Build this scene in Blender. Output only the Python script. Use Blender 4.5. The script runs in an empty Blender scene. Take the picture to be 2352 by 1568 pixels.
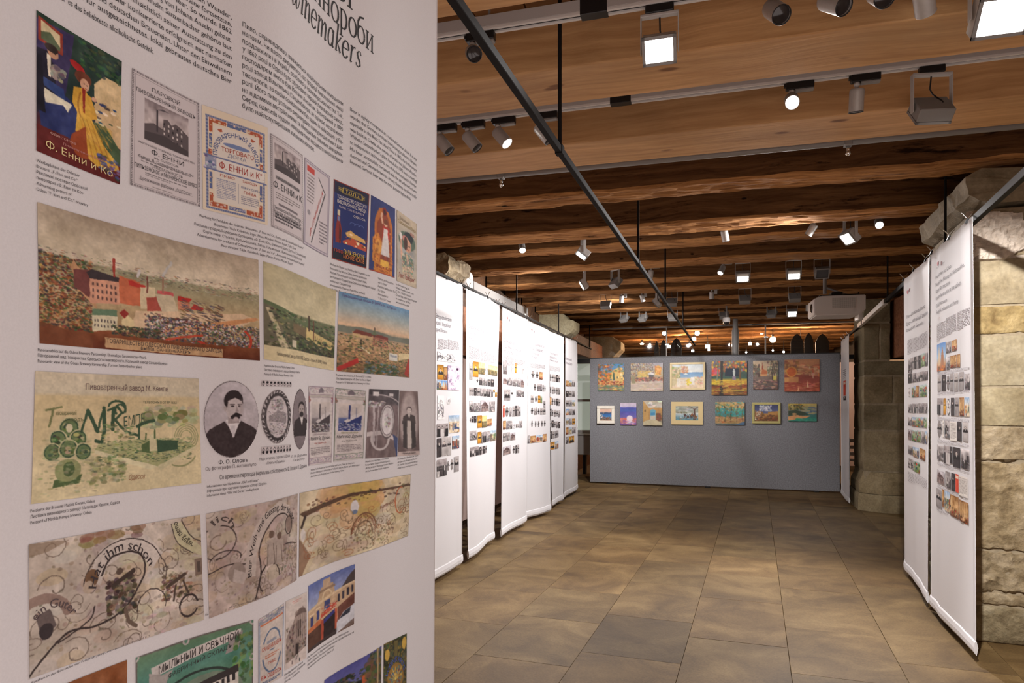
import bpy, bmesh, math, random
import numpy as np
from mathutils import Vector, Matrix

# ---------------------------------------------------------------- camera, world, exposure
SC = bpy.context.scene
COL = SC.collection
ANG = math.radians(16.1)
CA, SA = math.cos(ANG), math.sin(ANG)
F, CX, HY, H = 1574.0, 1176.0, 922.0, 1.5
cam_data = bpy.data.cameras.new('camera')
cam_data.sensor_width = 36.0
cam_data.lens = F / 2352 * 36
cam_data.shift_y = (HY - 784) / 2352
cam_data.clip_start = 0.05
cam = bpy.data.objects.new('camera', cam_data)
cam.location = (0, 0, H)
cam.rotation_euler = (math.pi / 2, 0, ANG)
COL.objects.link(cam)
SC.camera = cam

SC.view_settings.view_transform = 'Standard'
SC.view_settings.look = 'None'
SC.view_settings.gamma = 1
SC.view_settings.use_curve_mapping = False
SC.view_settings.exposure = 0.0
world = bpy.data.worlds.new('world')
SC.world = world
world.use_nodes = True
WB = world.node_tree.nodes['Background']
WB.inputs[0].default_value = (1.0, 0.84, 0.79, 1)
WB.inputs[1].default_value = 1.7
SC.cycles.use_denoising = True
SC.cycles.max_bounces = 6
SC.cycles.diffuse_bounces = 4
SC.cycles.glossy_bounces = 3
SC.cycles.transmission_bounces = 4
SC.cycles.sample_clamp_indirect = 4.0

# ---------------------------------------------------------------- helpers
def ray(px, py):
    xc = (px - CX) / F
    return Vector((xc * CA - SA, xc * SA + CA, (HY - py) / F))
EYE = Vector((0, 0, H))
def at_z(px, py, z=0.0):
    r = ray(px, py); return EYE + r * ((z - H) / r.z)
def at_y(px, py, y):
    r = ray(px, py); return EYE + r * (y / r.y)
def at_d(px, py, d):
    return EYE + ray(px, py) * d
def proj(p):
    d = -p[0] * SA + p[1] * CA
    xc = p[0] * CA + p[1] * SA
    return CX + F * xc / d, HY - F * (p[2] - H) / d

def lin(c):
    return tuple((x / 12.92 if x <= 0.04045 else ((x + 0.055) / 1.055) ** 2.4) for x in c)
def rgb(r, g, b):
    return lin((r / 255, g / 255, b / 255)) + (1,)

def link(o, parent=None):
    COL.objects.link(o)
    if parent is not None:
        o.parent = parent
    return o
def mesh_obj(name, verts, faces, mat=None, parent=None, smooth=False):
    me = bpy.data.meshes.new(name)
    me.from_pydata([tuple(v) for v in verts], [], faces)
    if smooth:
        me.shade_smooth()
    if mat: me.materials.append(mat)
    me.update()
    return link(bpy.data.objects.new(name, me), parent)
def bm_obj(name, bm, mat=None, parent=None, smooth=False):
    me = bpy.data.meshes.new(name)
    bm.normal_update()
    bm.to_mesh(me); bm.free()
    if smooth: me.shade_smooth()
    if mat: me.materials.append(mat)
    return link(bpy.data.objects.new(name, me), parent)
def tag(o, label=None, cat=None, group=None, kind=None):
    if label: o['label'] = label
    if cat: o['category'] = cat
    if group: o['group'] = group
    if kind: o['kind'] = kind
    return o
def thing(name, label, cat, loc=(0, 0, 0), group=None, rz=0):
    o = bpy.data.objects.new(name, None)
    o.empty_display_size = 0.05
    o.location = loc; o.rotation_euler = (0, 0, rz)
    COL.objects.link(o)
    return tag(o, label, cat, group)
def box(bm, x0, x1, y0, y1, z0, z1, bev=0.0, M=None, seg=1):
    g = bmesh.ops.create_cube(bm, size=1)
    vs = g['verts']
    for v in vs:
        v.co = Vector(((x0 + x1) / 2 + v.co.x * (x1 - x0), (y0 + y1) / 2 + v.co.y * (y1 - y0), (z0 + z1) / 2 + v.co.z * (z1 - z0)))
    if bev > 0:
        es = list({e for v in vs for e in v.link_edges})
        r = bmesh.ops.bevel(bm, geom=es, offset=bev, segments=seg, profile=0.5, affect='EDGES')
        vs = list({v for f in r['faces'] for v in f.verts} | {v for v in vs if v.is_valid})
    if M is not None:
        bmesh.ops.transform(bm, matrix=M, verts=[v for v in vs if v.is_valid])
    return vs
def tube(bm, pts, r, seg=8, cap=True):
    rings = []
    pts = [Vector(p) for p in pts]
    for i, p in enumerate(pts):
        t = (pts[min(i + 1, len(pts) - 1)] - pts[max(i - 1, 0)]).normalized()
        a = t.orthogonal().normalized() if i == 0 else (prev - t * prev.dot(t)).normalized()
        prev = a
        b = t.cross(a)
        rr = r[i] if isinstance(r, (list, tuple)) else r
        rings.append([bm.verts.new(p + (a * math.cos(2 * math.pi * k / seg) + b * math.sin(2 * math.pi * k / seg)) * rr) for k in range(seg)])
    for i in range(len(rings) - 1):
        for k in range(seg):
            bm.faces.new((rings[i][k], rings[i][(k + 1) % seg], rings[i + 1][(k + 1) % seg], rings[i + 1][k]))
    if cap:
        bm.faces.new(rings[0][::-1]); bm.faces.new(rings[-1])
def lathe(bm, prof, seg=20, M=None):
    rings = []
    for (r, z) in prof:
        rings.append([bm.verts.new((r * math.cos(2 * math.pi * k / seg), r * math.sin(2 * math.pi * k / seg), z)) for k in range(seg)] if r > 1e-6 else [bm.verts.new((0, 0, z))])
    for i in range(len(rings) - 1):
        a, b = rings[i], rings[i + 1]
        for k in range(seg):
            k2 = (k + 1) % seg
            if len(a) == 1 and len(b) == 1: continue
            if len(a) == 1: bm.faces.new((a[0], b[k2], b[k]))
            elif len(b) == 1: bm.faces.new((a[k], a[k2], b[0]))
            else: bm.faces.new((a[k], a[k2], b[k2], b[k]))
    if M is not None:
        bmesh.ops.transform(bm, matrix=M, verts=[v for r in rings for v in r])

# ---------------------------------------------------------------- materials
def nt(name):
    m = bpy.data.materials.new(name); m.use_nodes = True
    t = m.node_tree
    return m, t, t.nodes['Principled BSDF']
def node(t, kind, **kw):
    n = t.nodes.new(kind)
    for k, v in kw.items():
        if k.startswith('i_'):
            n.inputs[int(k[2:]) if k[2:].isdigit() else k[2:]].default_value = v
        else:
            setattr(n, k, v)
    return n
def ramp(t, fac, stops):
    r = t.nodes.new('ShaderNodeValToRGB')
    e = r.color_ramp.elements
    while len(e) < len(stops): e.new(0.5)
    for el, (p, c) in zip(e, stops):
        el.position = p; el.color = c if len(c) == 4 else tuple(c) + (1,)
    t.links.new(fac, r.inputs[0])
    return r
def simple(name, col, rough=0.5, metal=0.0, noise=0.0, nscale=40):
    m, t, b = nt(name)
    b.inputs['Base Color'].default_value = col
    b.inputs['Roughness'].default_value = rough
    b.inputs['Metallic'].default_value = metal
    if noise > 0:
        tc = node(t, 'ShaderNodeTexCoord')
        n = node(t, 'ShaderNodeTexNoise'); n.inputs['Scale'].default_value = nscale; n.inputs['Detail'].default_value = 6
        t.links.new(tc.outputs['Object'], n.inputs['Vector'])
        r = ramp(t, n.outputs['Fac'], [(0.25, tuple(c * (1 - noise) for c in col[:3])), (0.75, tuple(min(1, c * (1 + noise)) for c in col[:3]))])
        t.links.new(r.outputs[0], b.inputs['Base Color'])
    return m
def emit(name, col, s):
    m, t, b = nt(name)
    b.inputs['Base Color'].default_value = (0.8, 0.8, 0.8, 1)
    b.inputs['Emission Color'].default_value = col
    b.inputs['Emission Strength'].default_value = s
    return m
def wood(name, dark, light, knot, grain=26.0, contrast=(0.3, 0.7), rough=0.65, bump=0.25, knots=0.02, decay=False):
    m, t, b = nt(name)
    tc = node(t, 'ShaderNodeTexCoord')
    oi = node(t, 'ShaderNodeObjectInfo')
    off = node(t, 'ShaderNodeVectorMath', operation='SCALE'); off.inputs['Scale'].default_value = 37.0
    cmb = node(t, 'ShaderNodeCombineXYZ')
    for i in range(3): t.links.new(oi.outputs['Random'], cmb.inputs[i])
    t.links.new(cmb.outputs[0], off.inputs[0])
    add = node(t, 'ShaderNodeVectorMath', operation='ADD')
    t.links.new(tc.outputs['Object'], add.inputs[0]); t.links.new(off.outputs[0], add.inputs[1])
    # slow warp so the grain wanders around
    w = node(t, 'ShaderNodeTexNoise'); w.inputs['Scale'].default_value = 1.3; w.inputs['Detail'].default_value = 2
    t.links.new(add.outputs[0], w.inputs['Vector'])
    ws = node(t, 'ShaderNodeVectorMath', operation='SCALE'); ws.inputs['Scale'].default_value = 0.14
    t.links.new(w.outputs['Color'], ws.inputs[0])
    add2 = node(t, 'ShaderNodeVectorMath', operation='ADD')
    t.links.new(add.outputs[0], add2.inputs[0]); t.links.new(ws.outputs[0], add2.inputs[1])
    mp = node(t, 'ShaderNodeMapping'); mp.inputs['Scale'].default_value = (0.045, 1, 1)
    t.links.new(add2.outputs[0], mp.inputs['Vector'])
    n1 = node(t, 'ShaderNodeTexNoise'); n1.inputs['Scale'].default_value = grain; n1.inputs['Detail'].default_value = 8; n1.inputs['Roughness'].default_value = 0.62
    t.links.new(mp.outputs[0], n1.inputs['Vector'])
    r = ramp(t, n1.outputs['Fac'], [(contrast[0], dark), (contrast[1], light)])
    # broad tone variation
    n2 = node(t, 'ShaderNodeTexNoise'); n2.inputs['Scale'].default_value = 2.2; n2.inputs['Detail'].default_value = 4
    mp2 = node(t, 'ShaderNodeMapping'); mp2.inputs['Scale'].default_value = (0.3, 1, 1)
    t.links.new(add.outputs[0], mp2.inputs['Vector']); t.links.new(mp2.outputs[0], n2.inputs['Vector'])
    r2 = ramp(t, n2.outputs['Fac'], [(0.3, (0.72, 0.72, 0.72)), (0.7, (1.12, 1.1, 1.08))])
    mx = node(t, 'ShaderNodeMix', data_type='RGBA', blend_type='MULTIPLY'); mx.inputs[0].default_value = 1
    t.links.new(r.outputs[0], mx.inputs[6]); t.links.new(r2.outputs[0], mx.inputs[7])
    # knots
    mp3 = node(t, 'ShaderNodeMapping'); mp3.inputs['Scale'].default_value = (1.0, 2.3, 2.3)
    t.links.new(add2.outputs[0], mp3.inputs['Vector'])
    v = node(t, 'ShaderNodeTexVoronoi'); v.inputs['Scale'].default_value = 2.1; v.inputs['Randomness'].default_value = 1
    t.links.new(mp3.outputs[0], v.inputs['Vector'])
    rk = ramp(t, v.outputs['Distance'], [(0.0, (1, 1, 1)), (knots * 2.0, (0.9, 0.9, 0.9)), (knots * 3.2, (0, 0, 0))])
    mk = node(t, 'ShaderNodeMix', data_type='RGBA')
    t.links.new(rk.outputs[0], mk.inputs[0]); t.links.new(mx.outputs[2], mk.inputs[6]); mk.inputs[7].default_value = knot
    outc = mk.outputs[2]
    if decay:  # dark rotted streaks and worm-eaten patches
        mp4 = node(t, 'ShaderNodeMapping'); mp4.inputs['Scale'].default_value = (0.16, 1, 1)
        t.links.new(add2.outputs[0], mp4.inputs['Vector'])
        n4 = node(t, 'ShaderNodeTexNoise'); n4.inputs['Scale'].default_value = 17; n4.inputs['Detail'].default_value = 7; n4.inputs['Roughness'].default_value = 0.68
        t.links.new(mp4.outputs[0], n4.inputs['Vector'])
        r4 = ramp(t, n4.outputs['Fac'], [(0.33, (0.14, 0.11, 0.09)), (0.43, (1, 1, 1))])
        m4 = node(t, 'ShaderNodeMix', data_type='RGBA', blend_type='MULTIPLY'); m4.inputs[0].default_value = 1
        t.links.new(outc, m4.inputs[6]); t.links.new(r4.outputs[0], m4.inputs[7]); outc = m4.outputs[2]
    t.links.new(outc, b.inputs['Base Color'])
    b.inputs['Roughness'].default_value = rough
    b.inputs['Specular IOR Level'].default_value = 0.15 if decay else 0.35
    bp = node(t, 'ShaderNodeBump'); bp.inputs['Strength'].default_value = bump; bp.inputs['Distance'].default_value = 0.01
    t.links.new(n1.outputs['Fac'], bp.inputs['Height']); t.links.new(bp.outputs[0], b.inputs['Normal'])
    return m
def stone(name, c1, c2, c3, scale=3.0, bump=0.4, fine=60, rough=0.85, objcol=True):
    m, t, b = nt(name)
    tc = node(t, 'ShaderNodeTexCoord'); oi = node(t, 'ShaderNodeObjectInfo')
    cmb = node(t, 'ShaderNodeVectorMath', operation='SCALE'); cmb.inputs['Scale'].default_value = 31
    cx = node(t, 'ShaderNodeCombineXYZ')
    for i in range(3): t.links.new(oi.outputs['Random'], cx.inputs[i])
    t.links.new(cx.outputs[0], cmb.inputs[0])
    add = node(t, 'ShaderNodeVectorMath', operation='ADD')
    t.links.new(tc.outputs['Object'], add.inputs[0]); t.links.new(cmb.outputs[0], add.inputs[1])
    n1 = node(t, 'ShaderNodeTexNoise'); n1.inputs['Scale'].default_value = scale; n1.inputs['Detail'].default_value = 9; n1.inputs['Roughness'].default_value = 0.6; n1.inputs['Distortion'].default_value = 0.6
    t.links.new(add.outputs[0], n1.inputs['Vector'])
    r1 = ramp(t, n1.outputs['Fac'], [(0.3, c1), (0.5, c2), (0.72, c3)])
    n2 = node(t, 'ShaderNodeTexNoise'); n2.inputs['Scale'].default_value = fine; n2.inputs['Detail'].default_value = 5
    t.links.new(add.outputs[0], n2.inputs['Vector'])
    r2 = ramp(t, n2.outputs['Fac'], [(0.3, (0.8, 0.8, 0.8)), (0.7, (1.12, 1.12, 1.12))])
    mx = node(t, 'ShaderNodeMix', data_type='RGBA', blend_type='MULTIPLY'); mx.inputs[0].default_value = 1
    t.links.new(r1.outputs[0], mx.inputs[6]); t.links.new(r2.outputs[0], mx.inputs[7])
    out = mx.outputs[2]
    if objcol:
        m2 = node(t, 'ShaderNodeMix', data_type='RGBA', blend_type='MULTIPLY'); m2.inputs[0].default_value = 1
        t.links.new(out, m2.inputs[6]); t.links.new(oi.outputs['Color'], m2.inputs[7]); out = m2.outputs[2]
    t.links.new(out, b.inputs['Base Color'])
    b.inputs['Roughness'].default_value = rough
    bp = node(t, 'ShaderNodeBump'); bp.inputs['Strength'].default_value = bump; bp.inputs['Distance'].default_value = 0.008
    sm = node(t, 'ShaderNodeMath', operation='ADD'); t.links.new(n1.outputs['Fac'], sm.inputs[0]); t.links.new(n2.outputs['Fac'], sm.inputs[1])
    t.links.new(sm.outputs[0], bp.inputs['Height']); t.links.new(bp.outputs[0], b.inputs['Normal'])
    return m

M_NEW = wood('new_timber', (0.50, 0.265, 0.105), (0.74, 0.44, 0.205), (0.2, 0.085, 0.03, 1), grain=30, knots=0.036)
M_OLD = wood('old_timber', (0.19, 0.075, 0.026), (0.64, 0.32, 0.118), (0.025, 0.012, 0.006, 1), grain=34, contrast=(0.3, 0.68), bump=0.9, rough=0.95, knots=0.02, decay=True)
M_OLDSIDE = wood('old_timber_side', (0.075, 0.031, 0.012), (0.235, 0.113, 0.044), (0.012, 0.006, 0.004, 1), grain=30, contrast=(0.3, 0.7), bump=0.7, rough=0.95, knots=0.016, decay=True)
M_BOARD = wood('ceiling_board', (0.22, 0.11, 0.045), (0.36, 0.19, 0.085), (0.1, 0.04, 0.02, 1), grain=24)
M_DARKW = wood('dark_timber', (0.03, 0.012, 0.006), (0.13, 0.06, 0.025), (0.02, 0.01, 0.005, 1), grain=20, bump=0.5)
M_REDW = wood('red_timber', (0.16, 0.055, 0.025), (0.42, 0.19, 0.1), (0.1, 0.04, 0.03, 1), grain=26)
M_TILE = stone('floor_stone', (0.076, 0.043, 0.0155), (0.140, 0.085, 0.032), (0.222, 0.145, 0.060), scale=2.4, bump=0.14, fine=90, rough=0.62)
M_TILE.node_tree.nodes['Principled BSDF'].inputs['Specular IOR Level'].default_value = 0.28
M_GROUT = simple('grout', (0.12, 0.085, 0.045, 1), 0.9, noise=0.2)
M_ASHLAR = stone('ashlar', (0.185, 0.145, 0.085), (0.28, 0.232, 0.15), (0.39, 0.335, 0.235), scale=4, bump=0.5, fine=45)
M_ROUGH = stone('rough_stone', (0.15, 0.108, 0.058), (0.28, 0.225, 0.14), (0.44, 0.375, 0.275), scale=9, bump=1.0, fine=38)
M_MORTAR = simple('mortar', (0.33, 0.27, 0.18, 1), 0.95, noise=0.25, nscale=30)
M_BLACK = simple('black_plastic', (0.012, 0.012, 0.013, 1), 0.4)
M_ROD = simple('rod_steel', (0.013, 0.0115, 0.011, 1), 0.6)
M_ROD.node_tree.nodes['Principled BSDF'].inputs['Specular IOR Level'].default_value = 0.06
M_TRACK = simple('track_paint', (0.46, 0.43, 0.41, 1), 0.5)
M_LIP = simple('track_lip', (0.72, 0.69, 0.66, 1), 0.4)
M_ALU = simple('aluminium', (0.56, 0.54, 0.52, 1), 0.42, 0.35, noise=0.05, nscale=80)
M_GREYP = simple('grey_paint', (0.27, 0.26, 0.25, 1), 0.5)
M_LGREY = simple('light_grey_paint', (0.5, 0.48, 0.46, 1), 0.45)
M_WHITE = simple('white_plastic', (0.78, 0.74, 0.72, 1), 0.4)
M_CHROME = simple('chrome', (0.75, 0.74, 0.72, 1), 0.22, 1.0)
M_DLENS = simple('dark_lens', (0.03, 0.025, 0.025, 1), 0.12)
M_PINK = simple('pinkish_panel', (0.68, 0.52, 0.47, 1), 0.8, noise=0.06, nscale=12)
M_WALLP = simple('plaster', (0.42, 0.34, 0.27, 1), 0.9, noise=0.12, nscale=8)
M_FELT = None
def felt():
    m, t, b = nt('grey_felt')
    tc = node(t, 'ShaderNodeTexCoord')
    n = node(t, 'ShaderNodeTexNoise'); n.inputs['Scale'].default_value = 60; n.inputs['Detail'].default_value = 6; n.inputs['Roughness'].default_value = 0.7
    t.links.new(tc.outputs['Object'], n.inputs['Vector'])
    r = ramp(t, n.outputs['Fac'], [(0.3, (0.135, 0.136, 0.148)), (0.7, (0.29, 0.292, 0.312))])
    t.links.new(r.outputs[0], b.inputs['Base Color'])
    b.inputs['Roughness'].default_value = 1.0
    return m
M_FELT = felt()
def cloth(name, col, trans):
    m, t, b = nt(name)
    tc = node(t, 'ShaderNodeTexCoord')
    n = node(t, 'ShaderNodeTexNoise'); n.inputs['Scale'].default_value = 420; n.inputs['Detail'].default_value = 3
    t.links.new(tc.outputs['Object'], n.inputs['Vector'])
    r = ramp(t, n.outputs['Fac'], [(0.25, tuple(c * 0.955 for c in col[:3])), (0.75, tuple(min(1, c * 1.03) for c in col[:3]))])
    t.links.new(r.outputs[0], b.inputs['Base Color'])
    b.inputs['Roughness'].default_value = 0.85
    b.inputs['Specular IOR Level'].default_value = 0.2
    bp = node(t, 'ShaderNodeBump'); bp.inputs['Strength'].default_value = 0.08; bp.inputs['Distance'].default_value = 0.001
    t.links.new(n.outputs['Fac'], bp.inputs['Height']); t.links.new(bp.outputs[0], b.inputs['Normal'])
    tr = node(t, 'ShaderNodeBsdfTranslucent'); tr.inputs[0].default_value = col
    mx = node(t, 'ShaderNodeMixShader'); mx.inputs[0].default_value = trans
    t.links.new(b.outputs[0], mx.inputs[1]); t.links.new(tr.outputs[0], mx.inputs[2])
    t.links.new(mx.outputs[0], t.nodes['Material Output'].inputs[0])
    return m
M_CLOTH = cloth('banner_cloth', (0.80, 0.785, 0.805, 1), 0.12)
def printed():
    m, t, b = nt('print_ink')
    a = node(t, 'ShaderNodeAttribute', attribute_name='ink')
    t.links.new(a.outputs['Color'], b.inputs['Base Color'])
    b.inputs['Roughness'].default_value = 0.8
    b.inputs['Specular IOR Level'].default_value = 0.2
    return m
M_PRINT = printed()
def oil():
    m, t, b = nt('oil_paint')
    a = node(t, 'ShaderNodeAttribute', attribute_name='ink')
    t.links.new(a.outputs['Color'], b.inputs['Base Color'])
    b.inputs['Roughness'].default_value = 0.5
    return m
M_OIL = oil()
INK = {}
def ink(r, g, b):
    k = (r, g, b)
    if k not in INK:
        INK[k] = simple('ink_%d_%d_%d' % k, rgb(r, g, b), 0.8)
    return INK[k]
M_LIT = emit('lamp_light', (1.0, 0.97, 0.93, 1), 14)
M_LITW = emit('lamp_light_warm', (1.0, 0.82, 0.55, 1), 9)
M_GLASS = None
def glass():
    m, t, b = nt('clear_glass')
    g = node(t, 'ShaderNodeBsdfGlossy'); g.inputs['Roughness'].default_value = 0.02
    tr = node(t, 'ShaderNodeBsdfTransparent'); tr.inputs[0].default_value = (0.95, 0.96, 0.95, 1)
    fr = node(t, 'ShaderNodeFresnel'); fr.inputs[0].default_value = 1.5
    mx = node(t, 'ShaderNodeMixShader')
    t.links.new(fr.outputs[0], mx.inputs[0]); t.links.new(tr.outputs[0], mx.inputs[1]); t.links.new(g.outputs[0], mx.inputs[2])
    t.links.new(mx.outputs[0], t.nodes['Material Output'].inputs[0])
    return m
M_GLASS = glass()
# ---------------------------------------------------------------- floor
from mathutils import noise as mnoise
rnd = random.Random(7)
TA = math.radians(3.48)
TD = Vector((math.sin(TA), math.cos(TA), 0)); TC = Vector((math.cos(TA), -math.sin(TA), 0))
floor = mesh_obj('floor', [(-3, 0.9, -0.022), (3.7, 0.9, -0.022), (3.7, 22.6, -0.022), (-3, 22.6, -0.022)], [(0, 1, 2, 3)], M_GROUT)
tag(floor, kind='structure')
q0 = at_z(1014.8, 1568).dot(TC)
QW = (at_z(2088.6, 1568).dot(TC) - q0) / 4
joints = {-2: [(1022.6, 1367.5), (1173, 1254)], -1: [(1021, 1534.5), (1078.5, 1426), (1167, 1355)],
          0: [(1198, 1516.5), (1284.8, 1421.8)], 1: [(1449, 1510), (1492, 1420)], 2: [(1695.6, 1474.6)],
          3: [(1917, 1451.7), (1884, 1357)], 4: [(2206, 1537), (2020, 1347)]}
DARK_TILE = at_z(1462, 1470)
def tile(c, r0, r1):
    a0, a1 = q0 + c * QW + 0.0011, q0 + (c + 1) * QW - 0.0011
    r0 += 0.0009; r1 -= 0.0009
    dz = rnd.uniform(-0.0009, 0.0009)
    def P(q, r, z): return TC * q + TD * r + Vector((0, 0, z))
    ch = 0.0012
    v = [P(a0, r0, -0.021), P(a1, r0, -0.021), P(a1, r1, -0.021), P(a0, r1, -0.021),
         P(a0, r0, dz - ch), P(a1, r0, dz - ch), P(a1, r1, dz - ch), P(a0, r1, dz - ch),
         P(a0 + ch, r0 + ch, dz), P(a1 - ch, r0 + ch, dz), P(a1 - ch, r1 - ch, dz), P(a0 + ch, r1 - ch, dz)]
    f = [(0, 1, 5, 4), (1, 2, 6, 5), (2, 3, 7, 6), (3, 0, 4, 7), (4, 5, 9, 8), (5, 6, 10, 9), (6, 7, 11, 10), (7, 4, 8, 11), (8, 9, 10, 11)]
    o = mesh_obj('tile', v, f, M_TILE, floor)
    k = rnd.uniform(0.84, 1.12); w = rnd.uniform(-0.04, 0.04)
    qd, rd = DARK_TILE.dot(TC), DARK_TILE.dot(TD)
    if a0 < qd < a1 and r0 < rd < r1: k, w = 0.5, 0.02
    o.color = (k * (1 + w), k, k * (1 - w), 1)
for c in range(-6, 8):
    js = sorted(at_z(*p).dot(TD) for p in joints.get(c, []))
    if not js: js = [3.6 + rnd.uniform(-.4, .4)]
    while js[0] > 1.7: js.insert(0, js[0] - rnd.uniform(0.72, 0.92))
    while js[-1] < 13.2: js.append(js[-1] + rnd.uniform(0.72, 1.05))
    for a, b in zip(js, js[1:]): tile(c, a, b)

# ---------------------------------------------------------------- ceiling: boards and beams
ceiling = mesh_obj('ceiling', [(-5, -3, 3.335), (7, -3, 3.335), (7, 24, 3.335), (-5, 24, 3.335)], [(3, 2, 1, 0)], M_DARKW)
tag(ceiling, kind='structure')
def board(x0, x1, y0, y1):
    bm = bmesh.new(); box(bm, x0, x1, y0, y1, 3.29 + rnd.uniform(0, .004), 3.325)
    # the grain of a board follows its length
    o = bm_obj('board', bm, M_BOARD, ceiling)
    return o
x = -1.6
while x < 3.4:
    w = rnd.uniform(0.16, 0.3)
    for (a, b) in ((-0.5, 3.2), (3.2, 4.9)): board(x, x + w - 0.008, a, b)
    x += w
def beam(y0, y1, z0, old, x0=-2.78, x1=3.9, seed=0, mat=None, zt=3.29):
    n = 110 if old else 14
    prof = []
    ro = 0.02 if old else 0.006
    m = 9 if old else 5
    w, h = y1 - y0, zt - z0
    prof = [(y0, zt), (y0, z0 + ro * 4)]
    for k in range(3): a = math.pi / 2 * k / 2; prof.append((y0 + ro - ro * math.cos(a), z0 + ro - ro * math.sin(a)))
    for k in range(1, m): prof.append((y0 + ro + (w - 2 * ro) * k / m, z0))
    for k in range(3): a = math.pi / 2 * k / 2; prof.append((y1 - ro + ro * math.sin(a), z0 + ro - ro * math.cos(a)))
    prof += [(y1, z0 + ro * 4), (y1, zt)]
    V = []; Fc = []
    np_ = len(prof)
    for i in range(n + 1):
        xx = x0 + (x1 - x0) * i / n
        for j, (yy, zz) in enumerate(prof):
            if old and 1 <= j < np_ - 1:
                q = Vector((xx * 0.9 + seed * 7.3, yy * 4, zz * 4 + seed))
                dy = mnoise.noise(q) * 0.013 + mnoise.noise(Vector((xx * 7, yy * 12, seed))) * 0.009
                dz = mnoise.noise(q + Vector((9, 3, 1))) * 0.013 + mnoise.noise(Vector((xx * 6.5, yy * 22, seed + 5))) * 0.013
                V.append((xx, yy + dy, zz + dz))
            else: V.append((xx, yy, zz))
    for i in range(n):
        for j in range(np_ - 1):
            a = i * np_ + j
            Fc.append((a, a + 1, a + 1 + np_, a + np_))
    Fc.append(tuple(range(np_))[::-1]); Fc.append(tuple(n * np_ + j for j in range(np_)))
    o = mesh_obj('beam', V, Fc, mat or (M_OLD if old else M_NEW), ceiling, smooth=False)
    if old:  # the hewn underside takes the lighter old timber, the two sides a darker one
        o.data.materials.append(M_OLDSIDE)
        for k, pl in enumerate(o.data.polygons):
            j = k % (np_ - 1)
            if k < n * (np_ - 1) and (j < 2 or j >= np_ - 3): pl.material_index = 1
    return o
beam(1.1, 1.46, 3.0, False); beam(2.06, 2.5, 3.0, False)
beam(3.024, 3.388, 3.0, False); beam(3.926, 4.319, 3.0, False)
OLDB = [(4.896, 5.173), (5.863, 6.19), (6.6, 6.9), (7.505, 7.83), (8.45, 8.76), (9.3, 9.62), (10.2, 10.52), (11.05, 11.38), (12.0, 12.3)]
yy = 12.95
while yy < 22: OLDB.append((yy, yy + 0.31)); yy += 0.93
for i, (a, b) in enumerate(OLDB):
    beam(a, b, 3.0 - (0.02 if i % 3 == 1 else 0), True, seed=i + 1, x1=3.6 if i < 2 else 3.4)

# ---------------------------------------------------------------- walls
def wallbox(name, x0, x1, y0, y1, z0, z1, m, kind='structure', parent=None):
    bm = bmesh.new(); box(bm, x0, x1, y0, y1, z0, z1)
    return tag(bm_obj(name, bm, m, parent), kind=kind)
wall_left = wallbox('wall_left', -2.98, -2.8, -2.9, 24, -0.02, 3.33, M_DARKW)
for (a, b) in ((2.0, 4.6), (4.6, 6.55), (6.55, 8.5), (8.5, 10.6)):
    bm = bmesh.new(); box(bm, -2.8, -2.765, a + .006, b - .006, 2.04, 2.62, 0.004)
    bm_obj('timber_panel', bm, M_REDW, wall_left)
    bm = bmesh.new(); box(bm, -2.8, -2.74, a + .004, b - .004, 0.12, 2.0, 0.004)
    bm_obj('low_panel', bm, M_PINK, wall_left)
wall_right = wallbox('wall_right', 3.6, 3.8, -2.9, 24, -0.02, 3.33, M_WALLP)
added_rear_wall = wallbox('added_rear_wall', -2.98, 3.8, -2.9, -2.7, -0.02, 3.33, M_WALLP)  # unseen rear wall, added to keep level sky light off the beam faces
wall_back = wallbox('wall_back', -2.98, 3.8, 22.5, 22.7, -0.02, 3.33, M_DARKW)

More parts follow.
